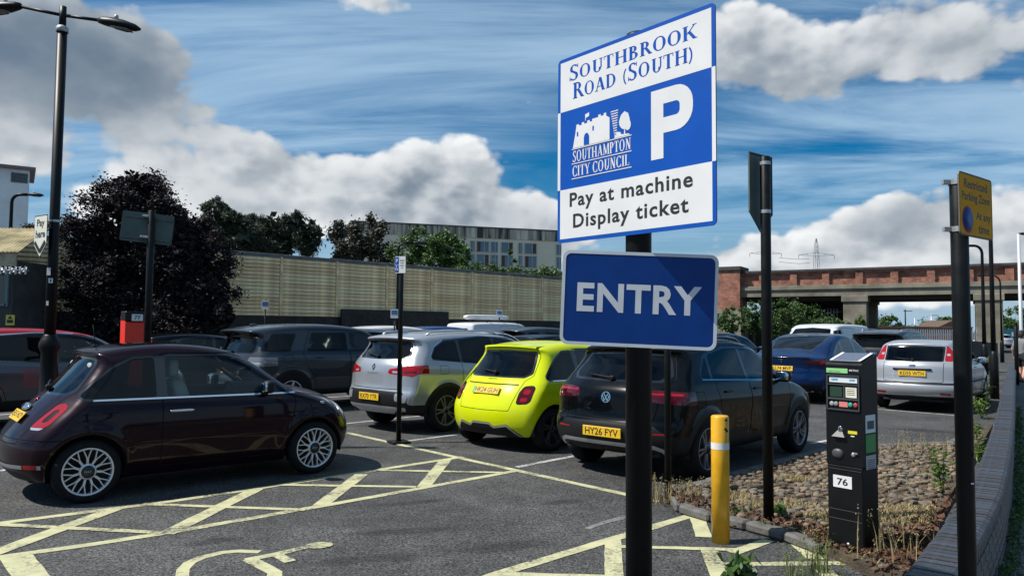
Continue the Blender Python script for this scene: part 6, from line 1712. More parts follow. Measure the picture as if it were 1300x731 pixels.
# --- yellow bollard
bb = gnd(915, 688); byel = mat('bollard_yellow', (0.66, 0.34, 0.006), 0.38, coat=0.3, var=0.12, vscale=7, rvar=0.1)
bh = dep(914, 527, bb.y).z; br = 0.070
bo_ = empty('bollard', (bb.x, bb.y, 0)); tag(bo_, 'yellow steel bollard with one white band beside the cobbled island', 'bollard')
b = MB(); b.lathe([(br, -0.1), (br, bh - 0.012), (br - 0.006, bh - 0.003), (br - 0.012, bh), (0, bh + 0.002)], n=36); b.build('tube', byel, bo_)
zb = dep(914, 565, bb.y).z
b = MB(); b.lathe([(br + 0.0012, zb - 0.026), (br + 0.0012, zb + 0.026)], n=36, caps=False); b.build('white_band', SWHITE, bo_)
for k, (a, z) in enumerate(((-1.2, bh - 0.10), (-1.0, bh - 0.115), (-1.1, bh - 0.03))):
    b = MB(); b.sell((0, 0, 0), (0.028, 0.020, 0.004), 0.7, 0.9, 8, 4); q = b.build('scuff', POSTK, bo_); place(q, (br * math.cos(a), br * math.sin(a), z), (math.cos(a), math.sin(a), 0))
# --- ticket machine 76
KB = mat('machine_black', (0.0045, 0.005, 0.006), 0.38, spec=0.25, var=0.3, vscale=4, rvar=0.08)
def col_(n, c, r=0.4): return mat(n, c, r)
def ticket_machine(base, ang, w, d, h, num, body=KB, label='', detail=True):
    """ang: direction the front looks (radians)"""
    t = empty('ticket_machine', (base.x, base.y, 0), ang + math.pi / 2); tag(t, label, 'ticket machine')
    # local: front looks along -y, x to the right
    b = MB(); b.box((0, 0, h * 0.225), (w * 0.98, d * 0.98, h * 0.45), bev=0.006); b.build('base_cabinet', body, t)
    b = MB(); hd = d / 2; prof = [(-hd, h * 0.453), (-hd, h * 0.945), (-hd + 0.015, h * 0.955), (hd, h * 1.0), (hd, h * 0.453)]
    vs = [(-w / 2, y, z) for y, z in prof] + [(w / 2, y, z) for y, z in prof]; n = len(prof)
    b.add(vs, [tuple(range(n)), tuple(range(n, 2 * n))[::-1]] + [(i, n + i, n + (i + 1) % n, (i + 1) % n) for i in range(n)]); b.build('upper_housing', body, t)
    b = MB(); b.box((0, 0, h * 0.4515), (w * 0.97, d * 0.97, 0.006)); b.build('seam', GAP, t)
    if not detail: return t
    F = -d / 2
    def sticker(name, x, z, ww, hh, m, y=0.0, parent=t, side=False):
        b = MB(); b.box((0, 0, 0), (ww, hh, 0.003), bev=0.0006); o = b.build(name, m, parent)
        place(o, (x, F - 0.002 - y, z) if not side else (w / 2 + 0.002 + y, x, z), (0, -1, 0) if not side else (1, 0, 0)); return o
    sun_ = MB(); p0 = Vector((0, -hd + 0.03, h * 0.961)); p1 = Vector((0, hd - 0.015, h * 0.9975)); nn = Vector((0, -(p1 - p0).z, (p1 - p0).y)).normalized()
    q = MB(); q.box((0, 0, 0), (w * 0.86, (p1 - p0).length, 0.008), bev=0.002); o = q.build('solar_panel', mat('solar_cell', (0.16, 0.18, 0.22), 0.18, 0.3, coat=1.0), t); place(o, (p0 + p1) / 2 + nn * 0.004, nn, (0, 1, 0.3))
    for k in range(7):
        q = MB(); q.box(((k - 3) * w * 0.115, 0, 0.0048), (0.004, (p1 - p0).length * 0.96, 0.0012)); q.build('cell_line', SATIN, o)
    for s_ in (-1, 1):
        q = MB(); q.box((s_ * w * 0.40, 0, 0.0052), (0.022, (p1 - p0).length * 0.98, 0.002)); q.build('white_edge', SWHITE, o)
    lime = col_('label_green', (0.24, 0.55, 0.22)); sticker('green_label', -w * 0.17, h * 0.916, w * 0.60, 0.034, lime)
    q = link('lettering', text_fit('ticket machine', w * 0.34, 0.010, SBLACK), t); place(q, (-w * 0.24, F - 0.0045, h * 0.912), (0, -1, 0))
    q = link('lettering', text_fit('METRIC', w * 0.26, 0.013, SWHITE, 0.01), t); place(q, (w * 0.30, F - 0.0015, h * 0.920), (0, -1, 0))
    fr_ = MB()
    z0, z1 = h * 0.725, h * 0.893
    for (cx, cz, ww, hh) in ((0, z1, w * 0.88, 0.008), (0, z0, w * 0.88, 0.008), (-w * 0.44, (z0 + z1) / 2, 0.008, z1 - z0), (w * 0.44, (z0 + z1) / 2, 0.008, z1 - z0), (0, h * 0.848, w * 0.84, 0.006), (0, h * 0.778, w * 0.84, 0.012), (0.01, h * 0.812, 0.008, h * 0.06)):
        fr_.box((cx, F - 0.006, cz), (ww, 0.014, hh))
    fr_.build('display_surround', mat('surround_grey', (0.05, 0.052, 0.055), 0.45), t)
    sticker('instruction_label', 0.0, h * 0.872, w * 0.78, 0.042, col_('label_white', (0.62, 0.66, 0.68)))
    sticker('red_label', 0.0, h * 0.8905, w * 0.16, 0.010, col_('label_red', (0.35, 0.08, 0.05)), 0.003)
    sticker('blue_mark', -w * 0.24, h * 0.873, w * 0.18, 0.014, col_('label_paleblue', (0.12, 0.34, 0.46)), 0.002); sticker('blue_mark', w * 0.25, h * 0.873, w * 0.15, 0.012, col_('label_paleblue', (0, 0, 0)), 0.002)
    sticker('screen', -w * 0.20, h * 0.812, w * 0.34, 0.074, mat('lcd', (0.016, 0.045, 0.028), 0.15, coat=0.6))
    sticker('tariff_label', w * 0.21, h * 0.812, w * 0.32, 0.078, col_('label_cream', (0.66, 0.65, 0.54)))
    for k in range(4):
        sticker('tariff_line', w * 0.21, h * 0.812 + 0.026 - k * 0.014, w * 0.22, 0.003, SBLACK if k else SYEL, 0.002)
    for x, c in ((-0.32, (0.30, 0.32, 0.33)), (-0.20, (0.22, 0.24, 0.25)), (0.20, (0.02, 0.32, 0.25)), (0.34, (0.40, 0.05, 0.05))):
        b = MB(); b.lathe([(0.017, 0), (0.017, 0.007), (0.013, 0.010), (0, 0.010)], n=18); q = b.build('button', col_('button_%d' % int(x * 100 + 50), c), t); place(q, (x * w, F - 0.001, h * 0.752), (0, -1, 0))
    sticker('pink_label', 0.0, h * 0.752, w * 0.24, 0.040, col_('label_pink', (0.60, 0.20, 0.18)))
    # coin slot with its chrome throat, ticket mouth, yellow sticker
    b = MB(); b.sell((0, 0, 0), (0.036, 0.050, 0.012), 0.6, 0.9, 14, 6); q = b.build('coin_slot', CHROME, t); place(q, (-w * 0.10, F - 0.002, h * 0.628), (0, -1, 0))
    b = MB(); b.box((0, 0, 0), (0.006, 0.030, 0.016)); q = b.build('coin_mouth', GAP, t); place(q, (-w * 0.10, F - 0.004, h * 0.628), (0, -1, 0))
    b = MB(); b.add([(-w * 0.30, F - 0.028, h * 0.592), (w * 0.06, F - 0.028, h * 0.592), (-w * 0.06, F, h * 0.622), (-w * 0.18, F, h * 0.622), (-w * 0.30, F, h * 0.590), (w * 0.06, F, h * 0.590)], [(0, 1, 2, 3), (4, 0, 3), (1, 5, 2), (4, 5, 1, 0)]); b.build('coin_shelf', mat('surround_grey'), t)
    sticker('yellow_label', w * 0.24, h * 0.618, w * 0.25, 0.022, col_('label_yellow', (0.62, 0.55, 0.03))); sticker('white_dot', w * 0.24, h * 0.600, w * 0.10, 0.008, SWHITE)
    b = MB(); b.sell((0, 0, 0), (0.09, 0.075, 0.05), 0.7, 0.9, 16, 8); q = b.build('coin_return', mat('surround_grey'), t); place(q, (-w * 0.18, F + 0.006, h * 0.508), (0, -1, 0))
    b = MB(); b.sell((0, 0, 0), (0.034, 0.034, 0.02), 0.8, 1, 14, 6); b.box((0.02, 0.012, 0.01), (0.03, 0.010, 0.006)); q = b.build('lock', GALV, t); place(q, (w * 0.26, F - 0.004, h * 0.512), (0, -1, 0))
    q = sticker('number_label', -w * 0.06, h * 0.372, w * 0.52, 0.088, SWHITE); link('registration', text_fit(num, w * 0.30, 0.052, SBLACK, 0.02, 'lettering'), q, (0, 0, 0.0021)).name = 'lettering'
    for z in (0.432, 0.235, 0.19):
        b = MB(); b.box((0, F - 0.0005, h * z), (w * 0.90, 0.003, 0.004)); b.build('panel_line', mat('surround_grey'), t)
    b = MB(); b.lathe([(0.013, 0), (0.013, 0.006), (0, 0.008)], n=14); q = b.build('lock', GALV, t); place(q, (0.02, F * 0.98 - 0.001, h * 0.075), (0, -1, 0))
    # stickers on the side
    sticker('white_label', 0.0, h * 0.66, d * 0.62, 0.13, col_('label_white', (0, 0, 0)), side=True); sticker('qr_blank', 0.0, h * 0.655, d * 0.42, 0.06, mat('surround_grey'), 0.002, side=True)
    sticker('green_label', 0.0, h * 0.565, d * 0.62, 0.13, col_('label_deepgreen', (0.03, 0.24, 0.06)), side=True); sticker('grey_label', 0.0, h * 0.475, d * 0.62, 0.10, col_('label_grey', (0.36, 0.38, 0.39)), side=True)
    for k in range(5): sticker('label_line', 0.0, h * 0.485 - k * 0.014, d * 0.44, 0.004, SBLACK, 0.002, side=True)
    return t
fl = gnd(1051, 693.5, 0.06); frr = fl + Vector((0.62, -0.785, 0)); mw = 0.275
front_dir = (frr - fl).normalized(); mang = math.atan2(front_dir.y, front_dir.x) - math.pi / 2
cen_ = fl + front_dir * (mw / 2) + Vector((-front_dir.y, front_dir.x, 0)) * 0.12
ticket_machine(cen_, mang, mw, 0.235, dep(1052, 458, fl.y).z * 1.04, '76', KB, 'black solar ticket machine numbered 76 on the edge of the cobbled island')
# --- red ticket machine 77, beyond the plum car
t77 = dep(167, 437, 10.9); h77 = dep(165, 399, 10.9).z
tm_ = ticket_machine(Vector((t77.x, t77.y, 0)), R(-48), 0.25, 0.24, h77 * 0.985, '77', mat('machine_red', (0.72, 0.03, 0.010), 0.4, var=0.1), 'red ticket machine numbered 77 behind the roof of the plum car', False)
b = MB(); b.box((0, -0.005, h77 * 0.985), (0.255, 0.24, 0.14), bev=0.01); b.build('dark_head', KB, tm_)
b = MB(); b.box((0.03, -0.129, h77 * 0.975), (0.15, 0.004, 0.095)); q = b.build('number_label', SWHITE, tm_); l = link('lettering', text_fit('77', 0.085, 0.055, SBLACK, 0.02), tm_); place(l, (0.03, -0.1325, h77 * 0.975), (0, -1, 0))
# --- tall post with the back of a sign, left
pd = dep(187, 437, 11.4); tall = round_post('sign_post', Vector((pd.x, pd.y, 0)), dep(187, 268, 11.4).z, 0.052, 'black post carrying the back of a sign in front of the dark tree')
bs = empty('rear_facing_sign'); tag(bs, 'grey-green back of a rectangular sign in front of the dark purple tree', 'sign')
bn = Vector((0.30, -0.95, 0)); Mb = face_matrix(bn, (math.sin(R(5.0)), 0, math.cos(R(5.0)))).to_4x4(); Mb.translation = dep(187, 289.5, 11.4 + 0.07); bs.matrix_world = Mb
plate('panel', rrect(0.73, 0.46, 0.03), -0.003, 0.0, SBACK, bs)
for v in (0.16, -0.16): q = MB(); q.box((0, v, 0.010), (0.70, 0.045, 0.016)); q.build('rail', SBACK, bs)
for v in (0.17, -0.15): q = MB(); q.box((0, v, 0.075), (0.13, 0.03, 0.11), bev=0.004); q.build('clamp', GALV, bs)
# --- double-armed lamp column with the Pay here sign
lampk = mat('lamp_black', (0.005, 0.006, 0.0065), 0.45, spec=0.22, var=0.3)
LB = dep(61.5, 470, 10.0); lamp = empty('street_lamp', (LB.x, LB.y, 0)); tag(lamp, 'tall black double-armed lamp column behind the plum car, carrying the Pay here sign', 'street lamp')
zt = dep(77, 18, 10.0).z; zn = dep(75, 36, 10.0).z; zc = dep(62, 432, 10.0).z
b = MB(); b.lathe([(0.115, -0.1), (0.115, 0.75), (0.10, 0.78), (0.095, zc - 0.16), (0.105, zc - 0.14), (0.125, zc - 0.09), (0.125, zc - 0.04), (0.10, zc + 0.02), (0.078, zc + 0.06), (0.070, zc + 0.08)], n=22); b.build('base_section', lampk, lamp)
b = MB(); b.lathe([(0.070, zc + 0.06), (0.062, zc + 1.2), (0.062, zn - 0.05)], n=20); b.build('column', lampk, lamp)
b = MB(); b.lathe([(0.075, zn - 0.06), (0.078, zn - 0.03), (0.078, zn), (0.06, zn + 0.02), (0.045, zn + 0.03)], n=18); b.build('collar', GALV, lamp)
b = MB(); b.lathe([(0.045, zn), (0.042, zt + 0.10), (0, zt + 0.11)], n=16); b.build('spigot', lampk, lamp)
arm_z = zt - 0.02
b = MB(); b.tube([(0, 0, arm_z), (0.50, 0.0, arm_z - 0.065)], 0.022, 10); b.build('arm', lampk, lamp); b = MB(); b.tube([(0, 0, arm_z), (-0.62, 0.05, arm_z + 0.14)], 0.022, 10); b.build('arm', lampk, lamp)
def lantern(parent, c, rz, s=1.0, tilt=0.16):
    h = MB(); n = 12; vs = []; fs = []
    secs = [(0.0, 0.035, 0.05), (0.06, 0.055, 0.07), (0.20, 0.085, 0.085), (0.36, 0.085, 0.08), (0.50, 0.055, 0.06), (0.58, 0.012, 0.02)]
    for x, ry, rzz in secs:
        for k in range(n):
            a = 2 * math.pi * k / n; zz = math.sin(a); vs.append((x * s, ry * s * 1.3 * math.cos(a), (zz * rzz if zz > 0 else zz * rzz * 0.55) * s))
    for i in range(len(secs) - 1):
        for k in range(n): fs.append((i * n + k, i * n + (k + 1) % n, (i + 1) * n + (k + 1) % n, (i + 1) * n + k))
    fs += [tuple(range(n))[::-1], tuple((len(secs) - 1) * n + k for k in range(n))]
    h.add(vs, fs, True); o = h.build('lantern', lampk, parent, c, (0, tilt, rz))
    g_ = MB(); g_.sell((0.33 * s, 0, -0.045 * s), (0.30 * s, 0.17 * s, 0.035 * s), 0.7, 0.7, 14, 6); g_.build('lens', mat('lamp_lens', (0.10, 0.11, 0.11), 0.15, coat=1.0), o)
    p_ = MB(); p_.lathe([(0.028 * s, 0.06 * s), (0.028 * s, 0.115 * s), (0.022 * s, 0.13 * s), (0, 0.135 * s)], (0.22 * s, 0, 0), 12); p_.build('photocell', GALV, o)
    return o
lantern(lamp, (0.49, 0.0, arm_z - 0.075), 0.0, 1.0, 0.20); lantern(lamp, (-0.61, 0.05, arm_z + 0.14), math.pi - 0.08, 1.0, 0.1)
for zz, hh, ww in ((dep(63, 345, 10).z, 0.10, 0.05), (dep(63, 385, 10).z, 0.06, 0.03)):
    q = MB(); q.box((0, 0, 0), (ww, hh, 0.003)); q = q.build('paper_label', SWHITE, lamp); place(q, (-0.01, -0.066, zz), (0, -1, 0))
q = MB(); q.box((0, 0, 0), (0.052, 0.065, 0.003)); q = q.build('number_label', SWHITE, lamp); place(q, (0.022, -0.067, dep(63, 356.5, 10).z), (0.25, -0.97, 0)); link('lettering', text_fit('1', 0.014, 0.042, SBLACK, 0.02), q, (0, 0, 0.002))
ph = empty('pay_here_sign'); tag(ph, 'white arrow-ended Pay here sign on the tall lamp column', 'sign')
pn = Vector((-0.545, -0.84, 0)).normalized(); Mp = face_matrix(pn).to_4x4(); Mp.translation = dep(59.5, 301, 10.0) + Vector((-0.03, -0.09, 0)); ph.matrix_world = Mp
plate('panel', arrow(0.345, 0.56), -0.004, 0.0, SBLACK, ph); plate('face_sheet', arrow(0.325, 0.535), 0.0006, 0.0014, mat('sign_cream', (0.72, 0.70, 0.58), 0.45), ph)
cv = MB(); stroke2(cv, [(-0.135, -0.075), (0.0, -0.205)], 0.045); stroke2(cv, [(0.0, -0.205), (0.135, -0.075)], 0.045); link('chevron', cv.mesh('chevron', SBLACK), ph, (0, 0.0, 0.002))
link('lettering', text_fit('Pay', 0.20, 0.125, SBLACK, 0.03), ph, (0, 0.165, 0.002)); link('lettering', text_fit('here', 0.25, 0.105, SBLACK, 0.03), ph, (0, 0.03, 0.002))
q = MB(); q.lathe([(0.068, 0), (0.068, 0.03)], n=18, caps=False); q.build('clamp', GALV, ph).matrix_world = Matrix.Translation((LB.x, LB.y, Mp.translation.z + 0.2))
# --- crook-topped lamp columns
def crook(base, h, reach, az, label, r=0.055, head=True, m=lampk, name='street_lamp'):
    o = empty(name, (base.x, base.y, 0)); tag(o, label, 'street lamp')
    d = Vector((math.cos(az), math.sin(az), 0))
    b = MB(); b.lathe([(r * 1.7, -0.1), (r * 1.7, 1.05), (r * 1.25, 1.12), (r, 1.2)], n=14); b.build('base_section', m, o)
    pts = [Vector((0, 0, 1.15)), Vector((0, 0, h * 0.6)), Vector((0, 0, h - reach * 0.5))] + [Vector((0, 0, h - reach * 0.5)) + d * (reach * 0.5 * (1 - math.cos(a))) + Vector((0, 0, reach * 0.5 * math.sin(a))) for a in (0.4, 0.8, 1.2, 1.57)] + [Vector((0, 0, h)) + d * reach]
    b = MB(); b.tube(pts, [r, r * 0.85] + [r * 0.7] * (len(pts) - 2), 12); b.build('column', m, o)
    if head: lantern(o, pts[-1], az, 0.9, 0.05)
    return o
pA = dep(1262, 470, 19.0); crook(Vector((pA.x, pA.y, 0)), dep(1256, 241, 19.0).z, 0.35, math.pi, 'black crook-topped lamp column rising behind the yellow sign', 0.06)
pB = dep(1250.5, 470, 30.0); crook(Vector((pB.x, pB.y, 0)), dep(1243, 312, 30.0).z, 0.6, math.pi, 'shorter black crook-topped lamp column left of the tall crook lamp', 0.075)
pC = dep(1272, 440, 42.0); crook(Vector((pC.x, pC.y, 0)), dep(1266, 350, 42.0).z, 0.8, math.pi, 'thin far crook lamp in front of the bridge pier', 0.06)
pW = dep(1297, 440, 33.0)
wp_ = empty('street_lamp', (pW.x, pW.y, 0)); tag(wp_, 'pale grey steel lamp column at the right edge of the view', 'street lamp')
b = MB(); b.lathe([(0.10, -0.1), (0.10, 1.2), (0.075, 1.3), (0.06, 6.0)], n=12); b.build('column', mat('steel_pale', (0.50, 0.52, 0.53), 0.45, 0.2), wp_)
lantern(wp_, (0, 0, 6.0), 0.0, 0.8, 0.0)
pK = dep(1291, 470, 24.0); round_post('bollard_post', Vector((pK.x, pK.y, 0)), dep(1291, 414, 24).z, 0.06, 'plain black post on the pavement beside the walking person')
# small lamp by the left hut
pH = dep(13, 300, 24.0); crook(Vector((pH.x, pH.y, 0)), dep(13, 247, 24.0).z, 0.5, 0.0, 'small black crook lamp above the corrugated hut roof', 0.07)
# lamp and little post signs along the pale wall
pS = dep(504, 410, 25.5); crook(Vector((pS.x, pS.y, 0)), dep(504, 308, 25.5).z, 0.5, 0.1, 'thin black crook lamp in front of the pale boarded wall', 0.05)
def small_sign(px_, py_, Y, label):
    c = dep(px_, py_, Y); o = empty('bay_sign', (c.x, c.y, 0)); tag(o, label, 'sign')
    b = MB(); b.lathe([(0.025, -0.1), (0.025, c.z + 0.2)], n=8); b.build('post', POSTK, o)
    b = MB(); b.box((0, -0.03, c.z), (0.26, 0.004, 0.30)); b.build('panel', SWHITE, o); b = MB(); b.box((0, -0.0345, c.z + 0.04), (0.20, 0.003, 0.14)); b.build('blue_panel', mat('sign_dullblue', (0.05, 0.14, 0.30), 0.5), o)
small_sign(337, 387, 26.0, 'small white bay sign left on the pale boarded wall'); small_sign(501, 398, 25.0, 'small white bay sign behind the slim disabled-bay post'); small_sign(634, 398, 32.0, 'small bay sign above the white van with roof box')

# ------------------------------------------------------------------ vegetation helpers
def leaf_mat(name, c1, c2, rough=0.55, trans=0.25):
    if name in MATS: return MATS[name]
    m = bpy.data.materials.new(name); m.use_nodes = True; t = m.node_tree; b = t.nodes['Principled BSDF']; L = t.links.new
    gi = _n(t, 'ShaderNodeNewGeometry'); mx = _n(t, 'ShaderNodeMix', data_type='RGBA'); L(gi.outputs['Random Per Island'], mx.inputs[0])
    mx.inputs[6].default_value = (*c1, 1); mx.inputs[7].default_value = (*c2, 1); L(mx.outputs[2], b.inputs['Base Color'])
    b.inputs['Roughness'].default_value = rough
    tr = _n(t, 'ShaderNodeBsdfTranslucent'); L(mx.outputs[2], tr.inputs['Color']); ms = _n(t, 'ShaderNodeMixShader'); ms.inputs[0].default_value = trans
    o = t.nodes['Material Output']; L(b.outputs[0], ms.inputs[1]); L(tr.outputs[0], ms.inputs[2]); L(ms.outputs[0], o.inputs['Surface'])
    MATS[name] = m
    return m
def leaf_cloud(P, size, r, aspect=0.55, droop=0.0, up=0.0):
    """one bent leaf (two triangles) at each point of P"""
    n = len(P)
    d = r.normal(size=(n, 3)); d[:, 2] = d[:, 2] * 0.6 - droop + up; d /= np.linalg.norm(d, axis=1)[:, None]
    s = np.cross(d, r.normal(size=(n, 3))); s /= np.linalg.norm(s, axis=1)[:, None]
    L_ = size * r.uniform(0.6, 1.3, n)[:, None]; nrm = np.cross(d, s)
    a = P - d * L_ * 0.5; b = P + s * L_ * aspect * 0.5 + nrm * L_ * 0.08; c = P + d * L_ * 0.5; e = P - s * L_ * aspect * 0.5 + nrm * L_ * 0.08
    V = np.stack([a, b, c, e], 1).reshape(-1, 3); F = np.arange(4 * n).reshape(n, 4)
    return V, F
def clump_points(blobs, n, r, clumps=60, spread=0.30, shell=0.55):
    """points gathered in clumps through the volume of ellipsoids (cx,cy,cz,rx,ry,rz)"""
    B = np.array(blobs, float); vol = B[:, 3] * B[:, 4] * B[:, 5]; k = r.choice(len(B), clumps, p=vol / vol.sum())
    d = r.normal(size=(clumps, 3)); d /= np.linalg.norm(d, axis=1)[:, None]; rad = r.uniform(shell ** 3, 1, clumps) ** (1 / 3)
    C = B[k, :3] + d * rad[:, None] * B[k, 3:]; sz = B[k, 3:].mean(1) * spread * r.uniform(0.6, 1.3, clumps)
    i = r.integers(0, clumps, n); q = r.normal(size=(n, 3)); q *= (np.abs(r.normal(size=n)) ** 0.7)[:, None] / np.linalg.norm(q, axis=1)[:, None] * 0.8
    return C[i] + q * sz[i][:, None], C
def tree(name, base, blobs, n, size, lm, label, seed=1, clumps=70, spread=0.30, trunk=(0.16, 0.06), bark=None, cat='tree', aspect=0.55, shell=0.5, fork=0.35, up=0.0, group=None, core=0):
    r = np.random.default_rng(seed); o = empty(name, (base.x, base.y, base.z)); tag(o, label, cat, group)
    P, C = clump_points(blobs, n, r, clumps, spread, shell)
    V, F = leaf_cloud(P, size, r, aspect, 0, up)
    if core:
        Bc = np.array(blobs, float); kc = r.integers(0, len(Bc), core); q = r.normal(size=(core, 3)); q /= np.linalg.norm(q, axis=1)[:, None]; q *= (r.uniform(0, 1, core) ** 0.4 * 0.72)[:, None]
        Vc, Fc = leaf_cloud(Bc[kc, :3] + q * Bc[kc, 3:], size * 2.2, r, 0.7); F = np.vstack([F, Fc + len(V)]); V = np.vstack([V, Vc])
    link('crown', mesh_np('crown', V, F, lm), o)
    bk_ = bark or mat('bark', (0.06, 0.045, 0.035), 0.9, var=0.4, vscale=6, bump=0.6, bscale=20)
    B = np.array(blobs, float); top = B[:, 2].max(); cz = (B[:, 2] * B[:, 3]).sum() / B[:, 3].sum(); cx = (B[:, 0] * B[:, 3]).sum() / B[:, 3].sum(); cy = (B[:, 1] * B[:, 3]).sum() / B[:, 3].sum()
    m = MB(); zf = max(0.25, (B[:, 2] - B[:, 5]).min() + fork); m.tube([(0, 0, -0.2), (cx * 0.1, cy * 0.1, zf), (cx * 0.6, cy * 0.6, (zf + cz) / 2), (cx, cy, cz), (cx, cy, top)], [trunk[0] * 1.2, trunk[0], trunk[0] * 0.8, trunk[1] * 1.2, trunk[1] * 0.3], 8)
    for c in C[r.choice(len(C), min(14, len(C)), replace=False)]:
        z0 = zf + (cz - zf) * r.uniform(0.2, 1.0); s0 = Vector((cx * z0 / max(cz, .1) * .8, cy * z0 / max(cz, .1) * .8, z0)); e = Vector(c); mid = s0.lerp(e, 0.5) + Vector((0, 0, 0.1 * (e - s0).length))
        m.tube([s0, mid, e], [trunk[1], trunk[1] * 0.6, trunk[1] * 0.2], 5)
    m.build('trunk', bk_, o)
    return o

# ------------------------------------------------------------------ pale boarded wall along the back of the car park
WU = Vector((math.cos(R(45)), math.sin(R(45)), 0)); WN = Vector((WU.y, -WU.x, 0)); WD = 28.0; PW = 2.58
def wpt(s, out=0.0, z=0.0): return Vector((-WD * 0.7071, WD * 0.7071, 0)) + WU * s + WN * out + Vector((0, 0, z))
ZT, ZB = 4.56, 2.10
wroot = empty('boarded_wall', wpt(0)); wroot.rotation_euler = (0, 0, R(45)); tag(wroot, 'long pale boarded concrete wall running behind the parked cars', 'wall')
brd = [mat('board_%d' % k, c, 0.85, var=0.30, vscale=2.4, bump=0.3, bscale=30) for k, c in enumerate(((0.80, 0.575, 0.315), (0.86, 0.635, 0.36), (0.70, 0.495, 0.265)))]
nb = 16; bhh = (ZT - 0.12 - ZB) / nb; bm = []; bmd = []
for k in range(3):
    b = MB(); L_ = PW - 0.10; h2 = bhh / 2 * 0.95
    vs = [(-L_ / 2, -0.055, -h2), (-L_ / 2, -0.004, h2), (-L_ / 2, 0.03, h2), (-L_ / 2, 0.03, -h2)]; vs += [(-x, y, z) for x, y, z in vs]
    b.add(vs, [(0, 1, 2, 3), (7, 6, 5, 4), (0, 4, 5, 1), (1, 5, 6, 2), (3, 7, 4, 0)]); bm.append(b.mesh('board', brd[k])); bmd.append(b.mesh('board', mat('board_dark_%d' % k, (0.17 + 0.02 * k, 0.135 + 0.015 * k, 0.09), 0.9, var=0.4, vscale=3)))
K0, K1 = -6, 11; s357 = 14.8
pm_ = mat('panel_post', (0.80, 0.59, 0.33), 0.85, var=0.3, vscale=3)
pp = MB(); pp.box((0, -0.04, (ZT + ZB) / 2 - 0.05), (0.10, 0.10, ZT - ZB - 0.10)); ppm = pp.mesh('panel_post', pm_)
for k in range(K0, K1):
    s = s357 + k * PW
    link('panel_post', ppm, wroot, (s, 0, 0))
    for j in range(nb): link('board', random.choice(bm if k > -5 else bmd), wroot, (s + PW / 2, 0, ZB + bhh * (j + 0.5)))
sA, sB = s357 + K0 * PW, s357 + K1 * PW
b = MB(); b.box(((sA + sB) / 2, 0.12, ZT - 0.06), (sB - sA, 0.36, 0.14), bev=0.01); b.build('coping', mat('wall_coping', (0.12, 0.125, 0.13), 0.8, var=0.3, vscale=2), wroot)
b = MB(); b.box(((sA + sB) / 2, 0.20, ZT / 2 - 0.1), (sB - sA, 0.30, ZT - 0.14)); b.build('wall_core', mat('wall_core', (0.10, 0.09, 0.07), 0.9), wroot)
b = MB(); b.box(((sA + sB) / 2, -0.02, ZB / 2 - 0.03), (sB - sA, 0.12, ZB - 0.04)); b.build('lower_wall', mat('dark_brick_base', (0.028, 0.025, 0.023), 0.9, var=0.4, vscale=3), wroot)
b = MB(); b.box((s357 + 2.2 * PW, -0.22, 1.22), (2.3 * PW, 0.10, 2.44)); b.build('dark_boarding', mat('dark_timber', (0.022, 0.019, 0.017), 0.8, var=0.4, vscale=5), wroot)

# ------------------------------------------------------------------ hut with corrugated roof, left edge
hut = empty('hut', dep(-40, 437, 21.0).to_2d().to_3d()); tag(hut, 'small hut with rusty corrugated roof at the left edge', 'hut')
hx = dep(12, 437, 21.0).x - hut.location.x; he = dep(33, 310, 21.0); zE, zR = dep(33, 313, 21).z, dep(0, 293, 21).z + 0.15
vs = []; fs = []; n = 60; W_ = 3.2
# eaves run along the view's left-right; the sheet falls towards the camera
for i in range(n + 1):
    x = he.x - hut.location.x - W_ + W_ * i / n; c = 0.03 * math.sin(i * 2 * math.pi / 2.0 + (i % 2) * math.pi / 2)
    vs += [(x + 0.10, -0.45, zE - 0.18 + c), (x - 0.35, 1.6, zR + 0.15 + c)]
fs = [(2 * i, 2 * i + 2, 2 * i + 3, 2 * i + 1) for i in range(n)]
b = MB(); b.add(vs, fs); b.build('corrugated_roof', mat('corrugated_tan', (0.34, 0.28, 0.15), 0.8, var=0.5, vscale=1.5), hut)
xr = he.x - hut.location.x
b = MB(); b.box((xr - W_ / 2 - 0.05, -0.30, zE - 0.36), (W_, 0.06, 0.42)); b.build('fascia', mat('fascia_cream', (0.34, 0.31, 0.22), 0.8, var=0.3, vscale=4), hut)
b = MB(); b.box((xr - W_ / 2 - 0.12, 0.6, (zE - 0.4) / 2), (W_ - 0.1, 1.6, zE - 0.42)); b.build('hut_wall', mat('hut_wall', (0.055, 0.055, 0.052), 0.9, var=0.3, vscale=2), hut)
wz0, wz1 = dep(5, 387, 21).z, dep(5, 350, 21).z; xw = dep(16, 370, 21).x - hut.location.x
b = MB(); b.box((xw - 0.55, -0.215, (wz0 + wz1) / 2), (1.1, 0.03, wz1 - wz0)); w_ = b.build('window', mat('dull_pane', (0.02, 0.03, 0.035), 0.1, coat=0.5), hut)
b = MB(); b.box((xw, -0.235, (wz0 + wz1) / 2), (0.07, 0.06, wz1 - wz0 + 0.1)); b.box((xw - 0.55, -0.235, wz0), (1.1, 0.06, 0.07)); b.build('frame', mat('frame_teal', (0.12, 0.19, 0.20), 0.6), w_)
y_ = dep(8, 406, 20.6); ysg = empty('warning_sign', (y_.x, y_.y, 0)); tag(ysg, 'small yellow warning notice low on the hut wall', 'sign')
b = MB(); b.box((0, 0, y_.z), (0.24, 0.01, 0.28)); b.build('panel', mat('notice_yellow', (0.60, 0.52, 0.08), 0.5), ysg); b = MB(); b.box((0, -0.008, y_.z - 0.04), (0.17, 0.004, 0.09)); b.build('print_block', SBLACK, ysg)
